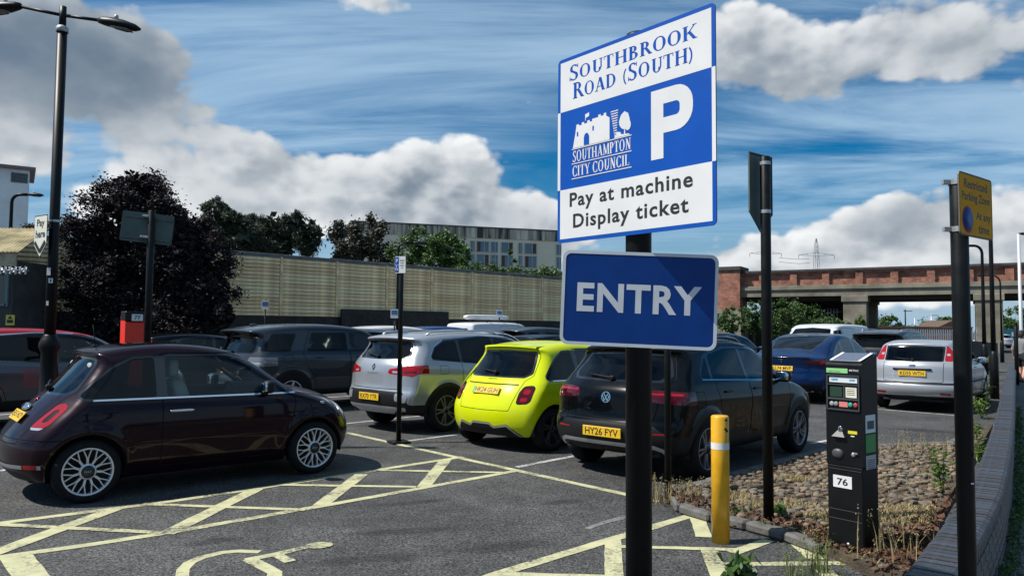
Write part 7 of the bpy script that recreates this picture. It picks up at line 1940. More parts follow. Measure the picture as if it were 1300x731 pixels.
b = MB(); b.add([(-0.07, -0.008, y_.z + 0.03), (0.07, -0.008, y_.z + 0.03), (0, -0.008, y_.z + 0.125)], [(0, 1, 2)]); b.build('warning_triangle', SBLACK, ysg); ysg.location.y = hut.location.y - 0.24
# spiked roller guard below the eaves
sg_ = empty('spike_guard'); z_ = dep(15, 343, 20.4).z; c_ = dep(35, 343, 20.4); tag(sg_, 'pale rotating spike guard under the hut roof', 'spike guard')
for k in range(9):
    b = MB(); x = c_.x - 0.06 - k * 0.135
    for a in range(7):
        an = a * 2 * math.pi / 7 + k * 0.5; b.bar((x, 20.4, z_), (x + 0.02 * math.cos(an * 3), 20.4 + 0.11 * math.cos(an), z_ + 0.11 * math.sin(an)), 0.035, 0.012)
    b.build('spike_wheel', mat('spike_white', (0.62, 0.63, 0.64), 0.5), sg_)
b = MB(); b.tube([(c_.x, 20.4, z_), (c_.x - 1.4, 20.4, z_)], 0.02, 8); b.build('rod', GALV, sg_); b = MB(); b.bar((c_.x - 1.3, 20.4, z_), (c_.x - 1.3, 20.75, z_), 0.04, 0.04); b.build('bracket', GALV, sg_)

# ------------------------------------------------------------------ white tower block, far left
tw = empty('white_building', dep(28.5, 437, 75).to_2d().to_3d(), R(33.5)); tag(tw, 'white rendered building with flat roof behind the hut', 'building')
x1 = 0.0; z1 = dep(20, 216, 75).z
b = MB(); b.box((x1 - 6, 4, z1 / 2), (12, 8, z1)); b.build('wall', mat('white_render', (0.82, 0.81, 0.77), 0.8, var=0.10, vscale=0.5), tw)
b = MB(); b.box((x1 - 6 + 0.2, 4 - 0.2, z1 + 0.12), (12.6, 8.4, 0.3)); b.build('roof', mat('roof_edge', (0.25, 0.17, 0.17), 0.8), tw)
for k, (p0, p1, q0, q1) in enumerate(((-1.55, -0.15, 221, 233),)):
    a, c = Vector((p0, 0, dep(20, q1, 75).z)), Vector((p1, 0, dep(20, q0, 75).z)); b = MB(); b.box(((a.x + c.x) / 2, -0.02, (a.z + c.z) / 2), (c.x - a.x, 0.10, c.z - a.z)); w_ = b.build('window', mat('dark_pane', (0.02, 0.025, 0.03), 0.12, coat=0.4), tw)
    b = MB()
    for s in range(4): b.box(((a.x + c.x) / 2, -0.09, a.z + (c.z - a.z) * (s + 0.5) / 4), (c.x - a.x, 0.04, 0.07))
    b.build('louvre', mat('louvre_grey', (0.14, 0.14, 0.14), 0.6), w_)

# ------------------------------------------------------------------ concrete hotel block behind the wall
hl_, hr_ = dep(447, 281, 160), dep(716, 294, 174); hd_ = (hr_ - hl_); hd_.z = 0; hlen = hd_.length - 0.6; hang = math.atan2(hd_.y, hd_.x)
hot = empty('hotel', (hl_.x, hl_.y, 0), hang); tag(hot, 'long streaked concrete block with rows of brown and blue windows beyond the wall', 'building')
conc = mat('streaked_concrete', (0.84, 0.73, 0.54), 0.9, color2=(0.72, 0.62, 0.45), vscale=0.25, vlo=0.3, vhi=0.7)
def hpx(px_, py_):
    """pixel -> (along, height) on the hotel's face"""
    d = ray(px_, py_); u = hd_.normalized(); nx, ny = -u.y, u.x; t = (hl_.x * nx + hl_.y * ny) / (d.x * nx + d.y * ny); p = Vector((d.x * t, d.y * t, CAMH + d.z * t)); return ((p.x - hl_.x) * u.x + (p.y - hl_.y) * u.y, p.z)
htop = hpx(500, 284)[1]
b = MB(); b.box((hlen / 2, 6, htop / 2), (hlen, 12, htop)); b.build('wall', conc, hot)
stm_ = bpy.data.materials.new('stained_concrete'); stm_.use_nodes = True; t = stm_.node_tree; bs_ = t.nodes['Principled BSDF']
tc = _n(t, 'ShaderNodeTexCoord'); mp = _n(t, 'ShaderNodeMapping'); mp.inputs['Scale'].default_value = (1.0, 1.0, 0.06); nz_ = _n(t, 'ShaderNodeTexNoise'); nz_.inputs['Scale'].default_value = 1.1; nz_.inputs['Detail'].default_value = 6
t.links.new(tc.outputs['Object'], mp.inputs['Vector']); t.links.new(mp.outputs[0], nz_.inputs['Vector']); cr_ = _n(t, 'ShaderNodeValToRGB'); cr_.color_ramp.elements[0].position = 0.38; cr_.color_ramp.elements[0].color = (0.055, 0.05, 0.045, 1); cr_.color_ramp.elements[1].position = 0.66; cr_.color_ramp.elements[1].color = (0.72, 0.63, 0.48, 1)
t.links.new(nz_.outputs['Fac'], cr_.inputs[0]); t.links.new(cr_.outputs[0], bs_.inputs['Base Color']); bs_.inputs['Roughness'].default_value = 0.9
b = MB(); b.box((hlen / 2, 5.94, htop - 1.15), (hlen + 0.3, 12.3, 2.3)); b.build('parapet', stm_, hot)
b = MB(); b.box((hlen / 2, 5.94, htop + 0.12), (hlen + 0.7, 12.7, 0.24)); b.build('roof_edge', mat('roof_lead', (0.09, 0.09, 0.09), 0.8), hot)
pane = mat('hotel_pane', (0.07, 0.13, 0.17), 0.08, coat=0.6); brn = mat('hotel_brown', (0.09, 0.035, 0.022), 0.6); frm = mat('hotel_frame', (0.45, 0.45, 0.43), 0.6)
for row, (q0, q1) in enumerate(((306, 319.5), (322.5, 337.5), (341, 356))):
    for p0, p1 in ((564, 572), (574, 590), (597, 602.5), (605, 620.5), (623, 632), (636, 651), (658, 663), (666, 681), (706, 712)):
        q = (p0 - 500) / 200 * 5 - 3 if row else 0
        a, c = hpx(p0, q1 - 0.0), hpx(p1, q0); zc_ = (hpx(600, q0)[1] + hpx(600, q1)[1]) / 2; hh = hpx(600, q0)[1] - hpx(600, q1)[1]; xc_, ww = (a[0] + c[0]) / 2, c[0] - a[0]
        b = MB(); b.box((xc_, -0.02, zc_), (ww, 0.12, hh)); w_ = b.build('window', pane, hot)
        b = MB(); f0 = 0.13
        for dx, dz, sx, sz in ((0, hh / 2, ww + f0, f0), (0, -hh / 2, ww + f0, f0), (-ww / 2, 0, f0, hh), (ww / 2, 0, f0, hh), (ww * 0.12, 0, f0, hh)): b.box((xc_ + dx, -0.12, zc_ + dz), (sx, 0.10, sz))
        b.build('frame', frm, w_)
        if ww > 1.8: b = MB(); b.box((xc_ - ww * 0.32 if (p0 + row) % 2 else xc_ + ww * 0.33, -0.10, zc_), (ww * 0.26, 0.08, hh * 0.96)); b.build('brown_panel', brn, w_)

# ------------------------------------------------------------------ trees
def at_(px_, Y): p = dep(px_, 437, Y); return Vector((p.x, p.y, 0))
PURP = leaf_mat('copper_leaf', (0.004, 0.0022, 0.003), (0.016, 0.0065, 0.008), 0.7, 0.08)
PINE = leaf_mat('pine_needle', (0.018, 0.030, 0.018), (0.045, 0.065, 0.030), 0.6, 0.1)
DKGR = leaf_mat('dull_green_leaf', (0.030, 0.035, 0.022), (0.075, 0.070, 0.045), 0.6, 0.15)
MIDG = leaf_mat('green_leaf', (0.035, 0.085, 0.018), (0.085, 0.150, 0.035), 0.5, 0.25)
BRTG = leaf_mat('bright_leaf', (0.07, 0.14, 0.02), (0.16, 0.22, 0.05), 0.5, 0.3)
B0 = at_(185, 23.0)
tree('copper_tree', B0, [(-0.5, 0, 5.75, 1.0, 1.0, 0.9), (-0.5, 0, 4.8, 1.7, 1.5, 1.3), (-1.65, 0, 4.1, 0.95, 1.2, 1.1), (0.75, 0, 4.55, 1.1, 1.1, 1.0), (1.3, -0.1, 3.6, 1.2, 1.2, 1.1), (1.75, -0.2, 2.7, 1.1, 1.1, 1.0), (2.2, -0.2, 2.0, 0.7, 0.8, 0.7), (-0.8, 0, 2.9, 1.8, 1.5, 1.4), (0.2, 0, 1.7, 2.2, 1.5, 1.1), (-1.6, 0, 2.5, 1.1, 1.2, 1.3), (-1.3, 0, 1.2, 1.3, 1.2, 1.0), (1.2, 0, 1.2, 1.5, 1.2, 1.0)],
     125000, 0.10, PURP, 'dense dark purple-leaved tree in front of the pale wall, left', 3, 380, 0.24, (0.17, 0.05), shell=0.1, core=9000)
def pine(px_, Y, zt, blobs, seed, label):
    b = at_(px_, Y); tree('pine_tree', b, blobs, 15000, 0.30, PINE, label, seed, 80, 0.24, (0.28, 0.07), aspect=0.22, shell=0.5, up=0.5, group='pines behind the pale wall', core=250)
def pz(y, Y): return dep(300, y, Y).z
pine(272, 46, 0, [(0, 0, pz(268, 46), 1.0, 1.0, 0.9), (0.6, 0, pz(285, 46), 1.6, 1.3, 0.9), (-0.4, 0, pz(298, 46), 1.9, 1.5, 0.9), (1.1, 0, pz(302, 46), 1.5, 1.3, 0.7), (0.2, 0, pz(315, 46), 2.2, 1.6, 0.9)], 11, 'tall ragged pine just right of the purple tree')
pine(352, 48, 0, [(0, 0, pz(282, 48), 1.6, 1.4, 0.9), (1.4, 0, pz(284, 48), 1.4, 1.2, 0.7), (-1.6, 0, pz(290, 48), 1.4, 1.2, 0.8), (0.2, 0, pz(300, 48), 2.6, 1.8, 0.9), (2.0, 0, pz(296, 48), 1.0, 1.0, 0.6), (-0.3, 0, pz(312, 48), 2.6, 1.8, 0.9)], 12, 'broad dark pine behind the left part of the pale wall')
pine(310, 52, 0, [(0, 0, pz(284, 52), 1.3, 1.2, 0.8), (0.9, 0, pz(292, 52), 1.6, 1.3, 0.8), (-0.9, 0, pz(298, 52), 1.5, 1.3, 0.8), (0, 0, pz(310, 52), 2.4, 1.8, 1.0)], 13, 'lower dark pine between the two taller pines')
tree('dull_tree', at_(456, 50), [(0, 0, pz(300, 50), 2.0, 1.8, 1.4), (0.6, 0, pz(292, 50), 1.3, 1.2, 0.9), (-1.0, 0, pz(312, 50), 1.6, 1.5, 1.2), (1.2, 0, pz(310, 50), 1.5, 1.4, 1.2), (0, 0, pz(326, 50), 2.2, 1.8, 1.0)], 15000, 0.24, DKGR, 'dull brown-green round tree left of the hotel', 14, 60, 0.28)
tree('green_tree', at_(540, 46), [(0, 0, pz(306, 46), 1.5, 1.4, 1.3), (0.2, 0, pz(292, 46), 0.7, 0.7, 0.7), (1.2, 0, pz(318, 46), 1.6, 1.4, 1.2), (-1.1, 0, pz(322, 46), 1.4, 1.3, 1.1), (0.3, 0, pz(334, 46), 2.5, 1.7, 1.0), (2.4, 0, pz(333, 46), 1.1, 1.0, 0.7)], 12000, 0.22, MIDG, 'fresh green tree in front of the hotel', 15, 80, 0.26)
tree('hedge_bush', at_(640, 44), [(0, 0, pz(344, 44), 2.2, 0.9, 0.5), (2.0, 0, pz(347, 44), 1.6, 0.9, 0.4), (-1.6, 0, pz(341, 44), 1.5, 0.9, 0.6), (0.4, 0, pz(330, 44), 0.25, 0.3, 0.9)], 5000, 0.18, MIDG, 'low green bushes peeping over the pale wall', 16, 50, 0.28, (0.07, 0.03), cat='bush')
tree('hedge_bush', at_(702, 44), [(0, 0, pz(350, 44), 1.0, 0.8, 0.6)], 1600, 0.18, MIDG, 'small bush over the wall left of the ENTRY sign', 17, 20, 0.3, (0.05, 0.02), cat='bush')
tree('hedge_bush', at_(10, 60), [(-1, 0, 8.6, 2.0, 1.0, 0.4), (2.4, 0, pz(291, 60) , 1.6, 1.0, 0.5)], 2500, 0.2, DKGR, 'dark treetop behind the far left wall', 18, 24, 0.3, (0.2, 0.05))

# ------------------------------------------------------------------ brick and concrete road bridge
BD = Vector((-0.854, 0.520, 0)).normalized(); BN = Vector((-BD.y, BD.x, 0)) * -1.0     # BN looks away from the camera
BN = Vector((0.520, 0.854, 0)); B00 = Vector((40.8, 60.0, 0)); bang = math.atan2(BD.y, BD.x)
bridge = empty('bridge', B00, bang); tag(bridge, 'red brick and concrete road bridge on square piers, right background', 'bridge')
# local: x along the bridge away to the left, y towards the camera (front face at y=0 looks to +y)
def bbox(name, x0, x1, y0, y1, z0, z1, m, bev=0.0, parent=bridge):
    b = MB(); b.box(((x0 + x1) / 2, (y0 + y1) / 2, (z0 + z1) / 2), (x1 - x0, abs(y1 - y0), z1 - z0), bev=bev); return b.build(name, m, parent)
def brick_mat(name, c1, c2, mortar, scale=1.0):
    m = bpy.data.materials.new(name); m.use_nodes = True; t = m.node_tree; b = t.nodes['Principled BSDF']; L = t.links.new
    tc = _n(t, 'ShaderNodeTexCoord'); mp = _n(t, 'ShaderNodeMapping'); mp.inputs['Rotation'].default_value = (R(90), 0, 0); L(tc.outputs['Object'], mp.inputs['Vector'])
    br = _n(t, 'ShaderNodeTexBrick'); br.inputs['Scale'].default_value = scale; br.inputs['Brick Width'].default_value = 0.225; br.inputs['Row Height'].default_value = 0.075; br.inputs['Mortar Size'].default_value = 0.006
    br.inputs['Color1'].default_value = (*c1, 1); br.inputs['Color2'].default_value = (*c2, 1); br.inputs['Mortar'].default_value = (*mortar, 1); L(mp.outputs[0], br.inputs['Vector'])
    nz = _n(t, 'ShaderNodeTexNoise'); nz.inputs['Scale'].default_value = 1.3; nz.inputs['Detail'].default_value = 9; nz.inputs['Roughness'].default_value = 0.7; L(tc.outputs['Object'], nz.inputs['Vector'])
    mr = _n(t, 'ShaderNodeMapRange'); mr.inputs['From Min'].default_value = 0.32; mr.inputs['From Max'].default_value = 0.68; mr.inputs['To Min'].default_value = 0.35; mr.inputs['To Max'].default_value = 1.25; L(nz.outputs['Fac'], mr.inputs['Value'])
    cc = _n(t, 'ShaderNodeCombineColor')
    for i in range(3): L(mr.outputs[0], cc.inputs[i])
    mx = _n(t, 'ShaderNodeMix', data_type='RGBA'); mx.blend_type = 'MULTIPLY'; mx.inputs[0].default_value = 1; L(br.outputs['Color'], mx.inputs[6]); L(cc.outputs[0], mx.inputs[7]); L(mx.outputs[2], b.inputs['Base Color'])
    b.inputs['Roughness'].default_value = 0.9; MATS[name] = m; return m
RB = brick_mat('red_brick', (0.27, 0.095, 0.058), (0.42, 0.17, 0.105), (0.30, 0.22, 0.17))
BC = mat('bridge_concrete', (0.27, 0.245, 0.185), 0.9, color2=(0.12, 0.105, 0.08), vscale=0.5, vlo=0.35, vhi=0.65, bump=0.2, bscale=6)
X0, X1 = -13.0, 23.0
bbox('parapet_back', X0, X1, -0.45, -0.22, 5.70, 7.06, RB)
bbox('parapet_base', X0, X1, -0.45, 0.03, 5.66, 5.82, BC); bbox('coping', X0, X1, -0.42, 0.12, 7.04, 7.26, mat('bridge_coping', (0.05, 0.05, 0.048), 0.9, var=0.3, vscale=2), 0.02)
ns = 13; stp = (X1 - X0) / ns
for k in range(ns + 1):
    x = X0 + k * stp; bbox('pilaster', x - 0.30, x + 0.30, -0.30, 0.0, 5.82, 7.04, RB)
for k in range(ns):
    x = X0 + k * stp; bbox('panel_rail', x + 0.30, x + stp - 0.30, -0.30, -0.003, 6.86, 7.04, RB)
bbox('deck_string', X0, X1, -0.6, 0.22, 5.42, 5.66, BC); bbox('girder', X0, X1, -0.5, 0.08, 4.80, 5.42, BC)
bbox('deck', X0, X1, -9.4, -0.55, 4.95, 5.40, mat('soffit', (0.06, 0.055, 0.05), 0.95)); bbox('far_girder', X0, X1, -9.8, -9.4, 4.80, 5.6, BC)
for k in range(5):
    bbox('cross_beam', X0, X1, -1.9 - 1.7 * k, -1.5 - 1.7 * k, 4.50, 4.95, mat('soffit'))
for x in (12.3, 2.3, -8.2):
    bbox('pier', x - 0.95, x + 0.95, -1.55, 0.10, -0.2, 4.25, BC, 0.04); bbox('pier_cap', x - 1.08, x + 1.08, -1.7, 0.22, 4.25, 4.80, BC, 0.03)
    bbox('pier', x - 0.95, x + 0.95, -9.6, -8.0, -0.2, 4.25, BC, 0.04); bbox('pier_cap', x - 1.08, x + 1.08, -9.75, -7.9, 4.25, 4.80, BC, 0.03)
# brick end pillar and the wing wall behind it
bbox('end_pillar', 22.2, 24.6, -2.2, 0.55, -0.2, 7.35, RB); bbox('pillar_cap', 22.05, 24.75, -2.35, 0.70, 7.35, 7.72, mat('bridge_coping'), 0.03); bbox('pillar_base', 22.1, 24.7, -2.3, 0.65, -0.2, 3.6, BC)
bbox('wing_wall', 24.6, 40.0, -1.6, -0.4, -0.2, 6.6, RB); bbox('abutment', 13.4, 22.2, -9.0, -7.6, -0.2, 4.95, mat('dark_brick_base'))
bbox('bank', 13.3, 22.4, -7.6, -3.5, -0.2, 2.6, mat('earth_bank', (0.05, 0.042, 0.03), 0.95))
# ivy and bushes before the bridge
def bush(px_, Y, y0, y1, wpx, n, lm, label, seed, size=0.22):
    b = at_(px_, Y); r = wpx / 955 * Y / 2; zt, zb = pz(y0, Y) , max(pz(y1, Y), 0.3); h = zt - zb
    tree('bush', b, [(0, 0, zb + h * 0.45, r, r * 0.6, h * 0.5), (-r * 0.5, 0, zb + h * 0.3, r * 0.7, r * 0.5, h * 0.4), (r * 0.5, 0, zb + h * 0.35, r * 0.7, r * 0.5, h * 0.4), (r * 0.15, 0, zb + h * 0.72, r * 0.6, r * 0.5, h * 0.3)], n, size, lm, label, seed, 60, 0.25, (0.10, 0.03), cat='bush', fork=0.6)
bush(928, 66, 386, 416, 44, 3500, MIDG, 'green bush at the foot of the brick end pillar', 21)
bush(958, 67, 374, 416, 36, 4000, MIDG, 'tall ivy thicket right of the brick end pillar', 22)
bush(1002, 66, 375, 416, 84, 9000, DKGR if False else MIDG, 'broad ivy thicket under the bridge between the pillar and the first pier', 23)
bush(1060, 63, 396, 418, 40, 2500, MIDG, 'low shrub left of the first bridge pier', 24); bush(1091, 60, 394, 420, 14, 1200, BRTG, 'bright slim shrub in front of the first bridge pier', 25)
bush(1288, 92, 382, 424, 60, 7000, MIDG, 'dark green tree beyond the bridge at the right edge', 26, 0.35); bush(1128, 105, 396, 420, 50, 4500, MIDG, 'green tree seen under the bridge, left', 27, 0.4); bush(1192, 110, 396, 420, 52, 4500, MIDG, 'green tree seen under the bridge, right', 28, 0.4); bush(1158, 120, 407, 420, 46, 2500, MIDG, 'low far bush under the middle of the bridge', 29, 0.4)
# what shows beneath the bridge: brick wall, gabled roof, masts, palisade fence
lw = dep(1100, 437, 80); b = MB(); x1_ = dep(1235, 437, 80).x
bw_ = empty('low_brick_wall', (lw.x, 80, 0)); tag(bw_, 'low red brick wall seen beneath the bridge', 'wall'); bbox('wall', 0, x1_ - lw.x, 0, 0.3, -0.1, 2.10, RB, 0, bw_); bbox('coping', -0.05, x1_ - lw.x + 0.05, -0.05, 0.35, 2.10, 2.22, BC, 0, bw_)
gb = dep(1205, 437, 100); g_ = empty('gabled_house', (gb.x, 100, 0)); tag(g_, 'brown gabled roof beyond the brick wall under the bridge', 'house'); zg = pz(399, 100)
b = MB(); b.prism([(-2.2, 1.9), (2.6, 1.9), (0.6, zg)], 0, 6, Matrix(((1, 0, 0, 0), (0, 0, 1, 0), (0, 1, 0, 0), (0, 0, 0, 1)))); b.build('roof', mat('roof_brown', (0.10, 0.065, 0.045), 0.9, var=0.3), g_); bbox('wall', -2.0, 2.4, 0.2, 5.8, -0.1, 2.0, RB, 0, g_)
for k, (px_, yt, Y, r, m_, lb) in enumerate(((1131, 392, 130, 0.09, GALV, 'pale thin mast under the bridge, leftmost'), (1150, 386, 140, 0.14, POSTK, 'dark mast under the middle of the bridge'), (1162, 396, 130, 0.09, GALV, 'pale short mast under the bridge right of the dark mast'), (1183, 391, 130, 0.11, GALV, 'pale mast with crossarm under the bridge'), (1187, 399, 128, 0.08, GALV, 'pale thin mast under the bridge, rightmost'))):
    c = at_(px_, Y); o = empty('mast', c); tag(o, lb, 'mast'); zt_ = pz(yt, Y) - (0.5 if False else 0)
    b = MB(); b.lathe([(r, -0.2), (r * 0.8, zt_)], n=8); b.build('shaft', m_, o)
    if k in (1, 3): b = MB(); b.box((0.5, 0, zt_ - 0.3), (1.6, 0.1, 0.12)); b.build('crossarm', m_, o)
sgb = at_(1178, 125); o = empty('rail_signal', sgb); tag(o, 'black railway signal head under the bridge', 'signal'); z_ = pz(412, 125); b = MB(); b.box((0, 0, z_ + 0.7), (1.1, 0.4, 1.6), bev=0.08); b.build('signal_head', POSTK, o); b = MB(); b.lathe([(0.1, -0.2), (0.1, z_)], n=8); b.build('pole', POSTK, o)
pf0, pf1 = dep(1158, 437, 52), dep(1246, 437, 52); pfn = empty('palisade_fence', (pf0.x, 52, 0)); tag(pfn, 'pale grey steel palisade fence beneath the bridge', 'fence')
pl_ = MB(); pl_.prism([(-0.035, 0.05), (0.035, 0.05), (0.035, 1.72), (0, 1.86), (-0.035, 1.72)], -0.01, 0.01, Matrix(((1, 0, 0, 0), (0, 0, 1, 0), (0, 1, 0, 0), (0, 0, 0, 1)))); plm = pl_.mesh('pale', mat('palisade', (0.46, 0.48, 0.49), 0.5, 0.3)); nP = int((pf1.x - pf0.x) / 0.155)
for k in range(nP): link('pale', plm, pfn, (k * 0.155, 0, 0))
for z in (0.45, 1.45): bbox('rail', 0, nP * 0.155, 0.02, 0.06, z, z + 0.06, mat('palisade'), 0, pfn)
# second short length of palisade high on the bank under the left span
pg0, pg1 = dep(1040, 437, 74), dep(1070, 437, 74); o2 = empty('palisade_fence', (pg0.x, 74, pz(402, 74))); tag(o2, 'short palisade fence high in the shade under the left bridge span', 'fence')
for k in range(int((pg1.x - pg0.x) / 0.30)): q = link('pale', plm, o2, (k * 0.30, 0, 0)); q.scale = (1.6, 1, 0.7)
bbox('rail', 0, pg1.x - pg0.x, 0.02, 0.06, 0.9, 0.96, mat('palisade'), 0, o2)
# black hoarding, teal hoarding
hA, hB = gnd(1222, 474), gnd(1262, 472)
hor = empty('black_hoarding', (hA.x, hA.y, 0), math.atan2(hB.y - hA.y, hB.x - hA.x)); tag(hor, 'black boarded hoarding behind the silver hatchback', 'hoarding'); Lh = (hB - hA).length + 0.4; kb = mat('hoarding_black', (0.012, 0.013, 0.014), 0.6, var=0.3)
for k in range(7): bbox('board', k * Lh / 7, (k + 1) * Lh / 7 - 0.012, 0, 0.04, 0.03, 1.34 - 0.02 * k, kb, 0.004, hor)
tq = dep(1272, 437, 88); tl = empty('teal_hoarding', (tq.x, 88, 0)); tag(tl, 'teal blue site hoarding at the far end of the pavement', 'hoarding')
for k in range(4): bbox('panel', k * 1.6, k * 1.6 + 1.57, 0, 0.06, 0.02, 2.05, mat('teal_sheet', (0.02, 0.17, 0.24), 0.5, var=0.1), 0, tl)
bbox('white_board', 1.2, 3.4, -0.05, -0.01, 1.2, 1.7, SWHITE, 0, tl)
# pylons far off
def pylon(px_, y0, ya, Y, w, label):
    c = at_(px_, Y); o = empty('pylon', c); tag(o, label, 'pylon', 'electricity pylons beyond the bridge'); zt, za = pz(y0, Y) + 3.2, pz(ya, Y) + 3.2; b = MB(); st = mat('pylon_steel', (0.24, 0.26, 0.28), 0.6, 0.3)
    lev = [(0, 3.4), (zt * 0.3, 2.3), (zt * 0.55, 1.6), (za, 1.0), (zt * 0.93, 0.7), (zt, 0.15)]
    for (z0, w0), (z1, w1) in zip(lev[:-1], lev[1:]):
        for sx in (-1, 1):
            for sy in (-1, 1): b.bar((sx * w0, sy * w0, z0), (sx * w1, sy * w1, z1), 0.2, 0.2)
            b.bar((sx * w0, -w0, z0), (-sx * w1, -w1, z1), 0.12, 0.12)
    b.build('tower', st, o); b = MB()
    for s in (-1, 1):
        b.bar((0, 0, za + 1.3), (s * w, 0, za), 0.17, 0.17); b.bar((0, 0, za - 0.6), (s * w, 0, za), 0.17, 0.17); b.bar((s * w * 0.5, 0, za - 0.3), (s * w * 0.5, 0, za + 0.65), 0.12, 0.12)
        b.bar((s * w, 0, za), (s * w, 0, za - 2.2), 0.2, 0.2)
    b.build('crossarm', st, o)
pylon(1038, 304, 325, 420, 10.0, 'lattice electricity pylon rising above the bridge'); pylon(973, 305, 323, 450, 9.5, 'second lattice pylon mostly hidden behind the black arrow-sign post')
wr_ = MB()
for dz in (0, 2.5): wr_.tube([at_(990, 450) + Vector((0, 0, pz(327, 450) + dz)), at_(1015, 435) + Vector((0, 0, pz(329, 435) + dz)), at_(1029, 420) + Vector((0, 0, pz(328, 420) + dz))], 0.10, 4)
o = wr_.build('power_line', POSTK); tag(o, 'thin power lines strung between the two pylons', 'cable')

# ------------------------------------------------------------------ the parked cars
def axle_from_wheel(pxy, heading, track, side=-1, xl=0.0):
    """rear-axle centre from the pixel where one wheel meets the ground"""
    g_ = gnd(*pxy); u = Vector((math.cos(heading), math.sin(heading), 0)); l = Vector((-u.y, u.x, 0)); return g_ - u * xl - l * (side * track / 2)
SILVER = paint('paint_silver', (0.40, 0.415, 0.44), 0.55, 0.30); PLUM = paint('paint_plum', (0.011, 0.0024, 0.006), 0.3, 0.30, 0.42); ACID = paint('paint_acid', (0.54, 0.62, 0.002), 0.0, 0.30)
BLK = paint('paint_black', (0.0014, 0.0018, 0.0024), 0.0, 0.25, 0.30); GREY = paint('paint_grey', (0.042, 0.050, 0.058), 0.5, 0.3, 0.7); BLUE = paint('paint_blue', (0.002, 0.020, 0.085), 0.4, 0.3); WHT = paint('paint_white', (0.58, 0.59, 0.60), 0.0, 0.3)
RED = paint('paint_red', (0.30, 0.010, 0.018), 0.1, 0.3); SLV2 = paint('paint_silver_light', (0.40, 0.41, 0.43), 0.45, 0.3); BRZ = paint('paint_bronze', (0.13, 0.115, 0.095), 0.6, 0.3); MIDB = paint('paint_midblue', (0.02, 0.07, 0.22), 0.4, 0.3)
hF = R(41.2)
c = make_car('city_car', FIAT, PLUM, axle_from_wheel((110.2, 639), hF, 1.60), hF, 0.028, extra=fiat_extra); tag(c, 'dark plum three-door city car with silver multi-spoke wheels, nearest the camera', 'car', 'cars in the car park')
c = make_car('city_car', ABARTH, ACID, axle_from_wheel((702, 573), R(47.5), 1.60), R(47.5), 0.028, extra=abarth_extra); tag(c, 'acid yellow-green small hatchback with black wheels, seen from behind', 'car', 'cars in the car park')
c = make_car('crossover_car', KADJAR, SILVER, axle_from_wheel((566, 548), R(46.5), 1.75), R(46.5), 0.03, extra=kadjar_extra); tag(c, 'silver crossover left of the yellow-green hatchback', 'car', 'cars in the car park')
c = make_car('crossover_car', TROC, BLK, axle_from_wheel((899, 608), R(47.5), 1.75), R(47.5), 0.03, extra=troc_extra); tag(c, 'black crossover with plate HY26 FYV behind the thick sign post', 'car', 'cars in the car park')
c = make_car('sport_utility_car', DISCO, GREY, (-4.95, 15.4, 0), R(46), 0.03, mats={'rear_light': mat('smoked_lens', (0.20, 0.19, 0.19), 0.1, 0.3, coat=0.8)}, extra=disco_extra); tag(c, 'large dark grey sport utility behind the plum car bonnet', 'car', 'cars in the car park')
c = make_car('fastback_car', TESLA, BLUE, (6.85, 18.1, 0), R(47), 0.035, extra=tesla_extra); tag(c, 'dark blue fastback car left of the ticket machine', 'car', 'cars in the car park')
c = make_car('hatchback_car', FOCUS, SLV2, (8.85, 16.35, 0), R(50), 0.03, extra=focus_extra); tag(c, 'silver older hatchback with plate KD55 WTH right of the ticket machine', 'car', 'cars in the car park')
KR = dict(KADJAR); KR['id'] = 'two_tone_crossover'; KR['feats'] = KADJAR['feats'] + [('roof', 'fn', lambda p: 1.475 - p[:, 2], dict(on=('body',), z0=1.2))]
c = make_car('crossover_car', KR, paint('paint_slate', (0.090, 0.104, 0.114), 0.5, 0.3), (-9.0, 12.3, 0), R(46), 0.04, roof=RED, extra=far_extra(KR, None)); tag(c, 'slate grey crossover with red roof at the left edge', 'car', 'cars in the car park')
def bg(name, sp, pt, loc, head, label, plate=None, rails=False, z=0.78):
    c = make_car(name, sp, pt, (*loc, 0), R(head), 0.05, extra=far_extra(sp, plate, z, rails)); tag(c, label, 'car' if sp is not VAN else 'van', 'cars in the car park'); return c
bg('hatchback_car', FOCUS, BLK, (-8.3, 17.6), 46, 'dark hatchback left of the grey sport utility, beyond the plum car roof', 'VO13 KLF')
bg('crossover_car', KADJAR, BRZ, (-5.3, 22.3), 40, 'bronze-grey car between the grey sport utility and the slim sign post', None, True)
bg('sport_utility_car', DISCO, WHT, (-4.9, 25.6), 40, 'white sport utility behind the slim disabled-bay post')
bg('sport_utility_car', DISCO, MIDB, (-3.4, 27.8), 46, 'blue-roofed car behind the silver crossover roof')
bg('crossover_car', KADJAR, WHT, (-1.7, 19.6), 46, 'white car just beyond the silver crossover roof', None, True)
v = bg('panel_van', VAN, WHT, (-1.6, 31.8), 46, 'white van with a long roof tube below the pale wall')
b = MB(); b.sell((1.0, 0.25, 2.13), (2.6, 0.30, 0.22), 0.5, 0.3); b.build('roof_tube', SWHITE, v)
for x in (0.2, 1.8): b = MB(); b.box((x, 0, 1.99), (0.05, 1.5, 0.05)); b.box((x, 0.6, 1.95), (0.05, 0.05, 0.12)); b.box((x, -0.6, 1.95), (0.05, 0.05, 0.12)); b.build('roof_bar', POSTK, v)
bg('sport_utility_car', DISCO, GREY, (0.3, 27.2), 46, 'dark sport utility right of the white van, left of the ENTRY sign'); bg('hatchback_car', FOCUS, BLK, (0.5, 22.0), 46, 'dark hatchback roof just above the yellow-green car')
bg('crossover_car', KADJAR, BLK, (4.75, 19.9), 46, 'black crossover with chrome window line beyond the black car roof')
bg('panel_van', VAN, WHT, (12.4, 28.6), 226, 'white van facing the camera behind the blue fastback')
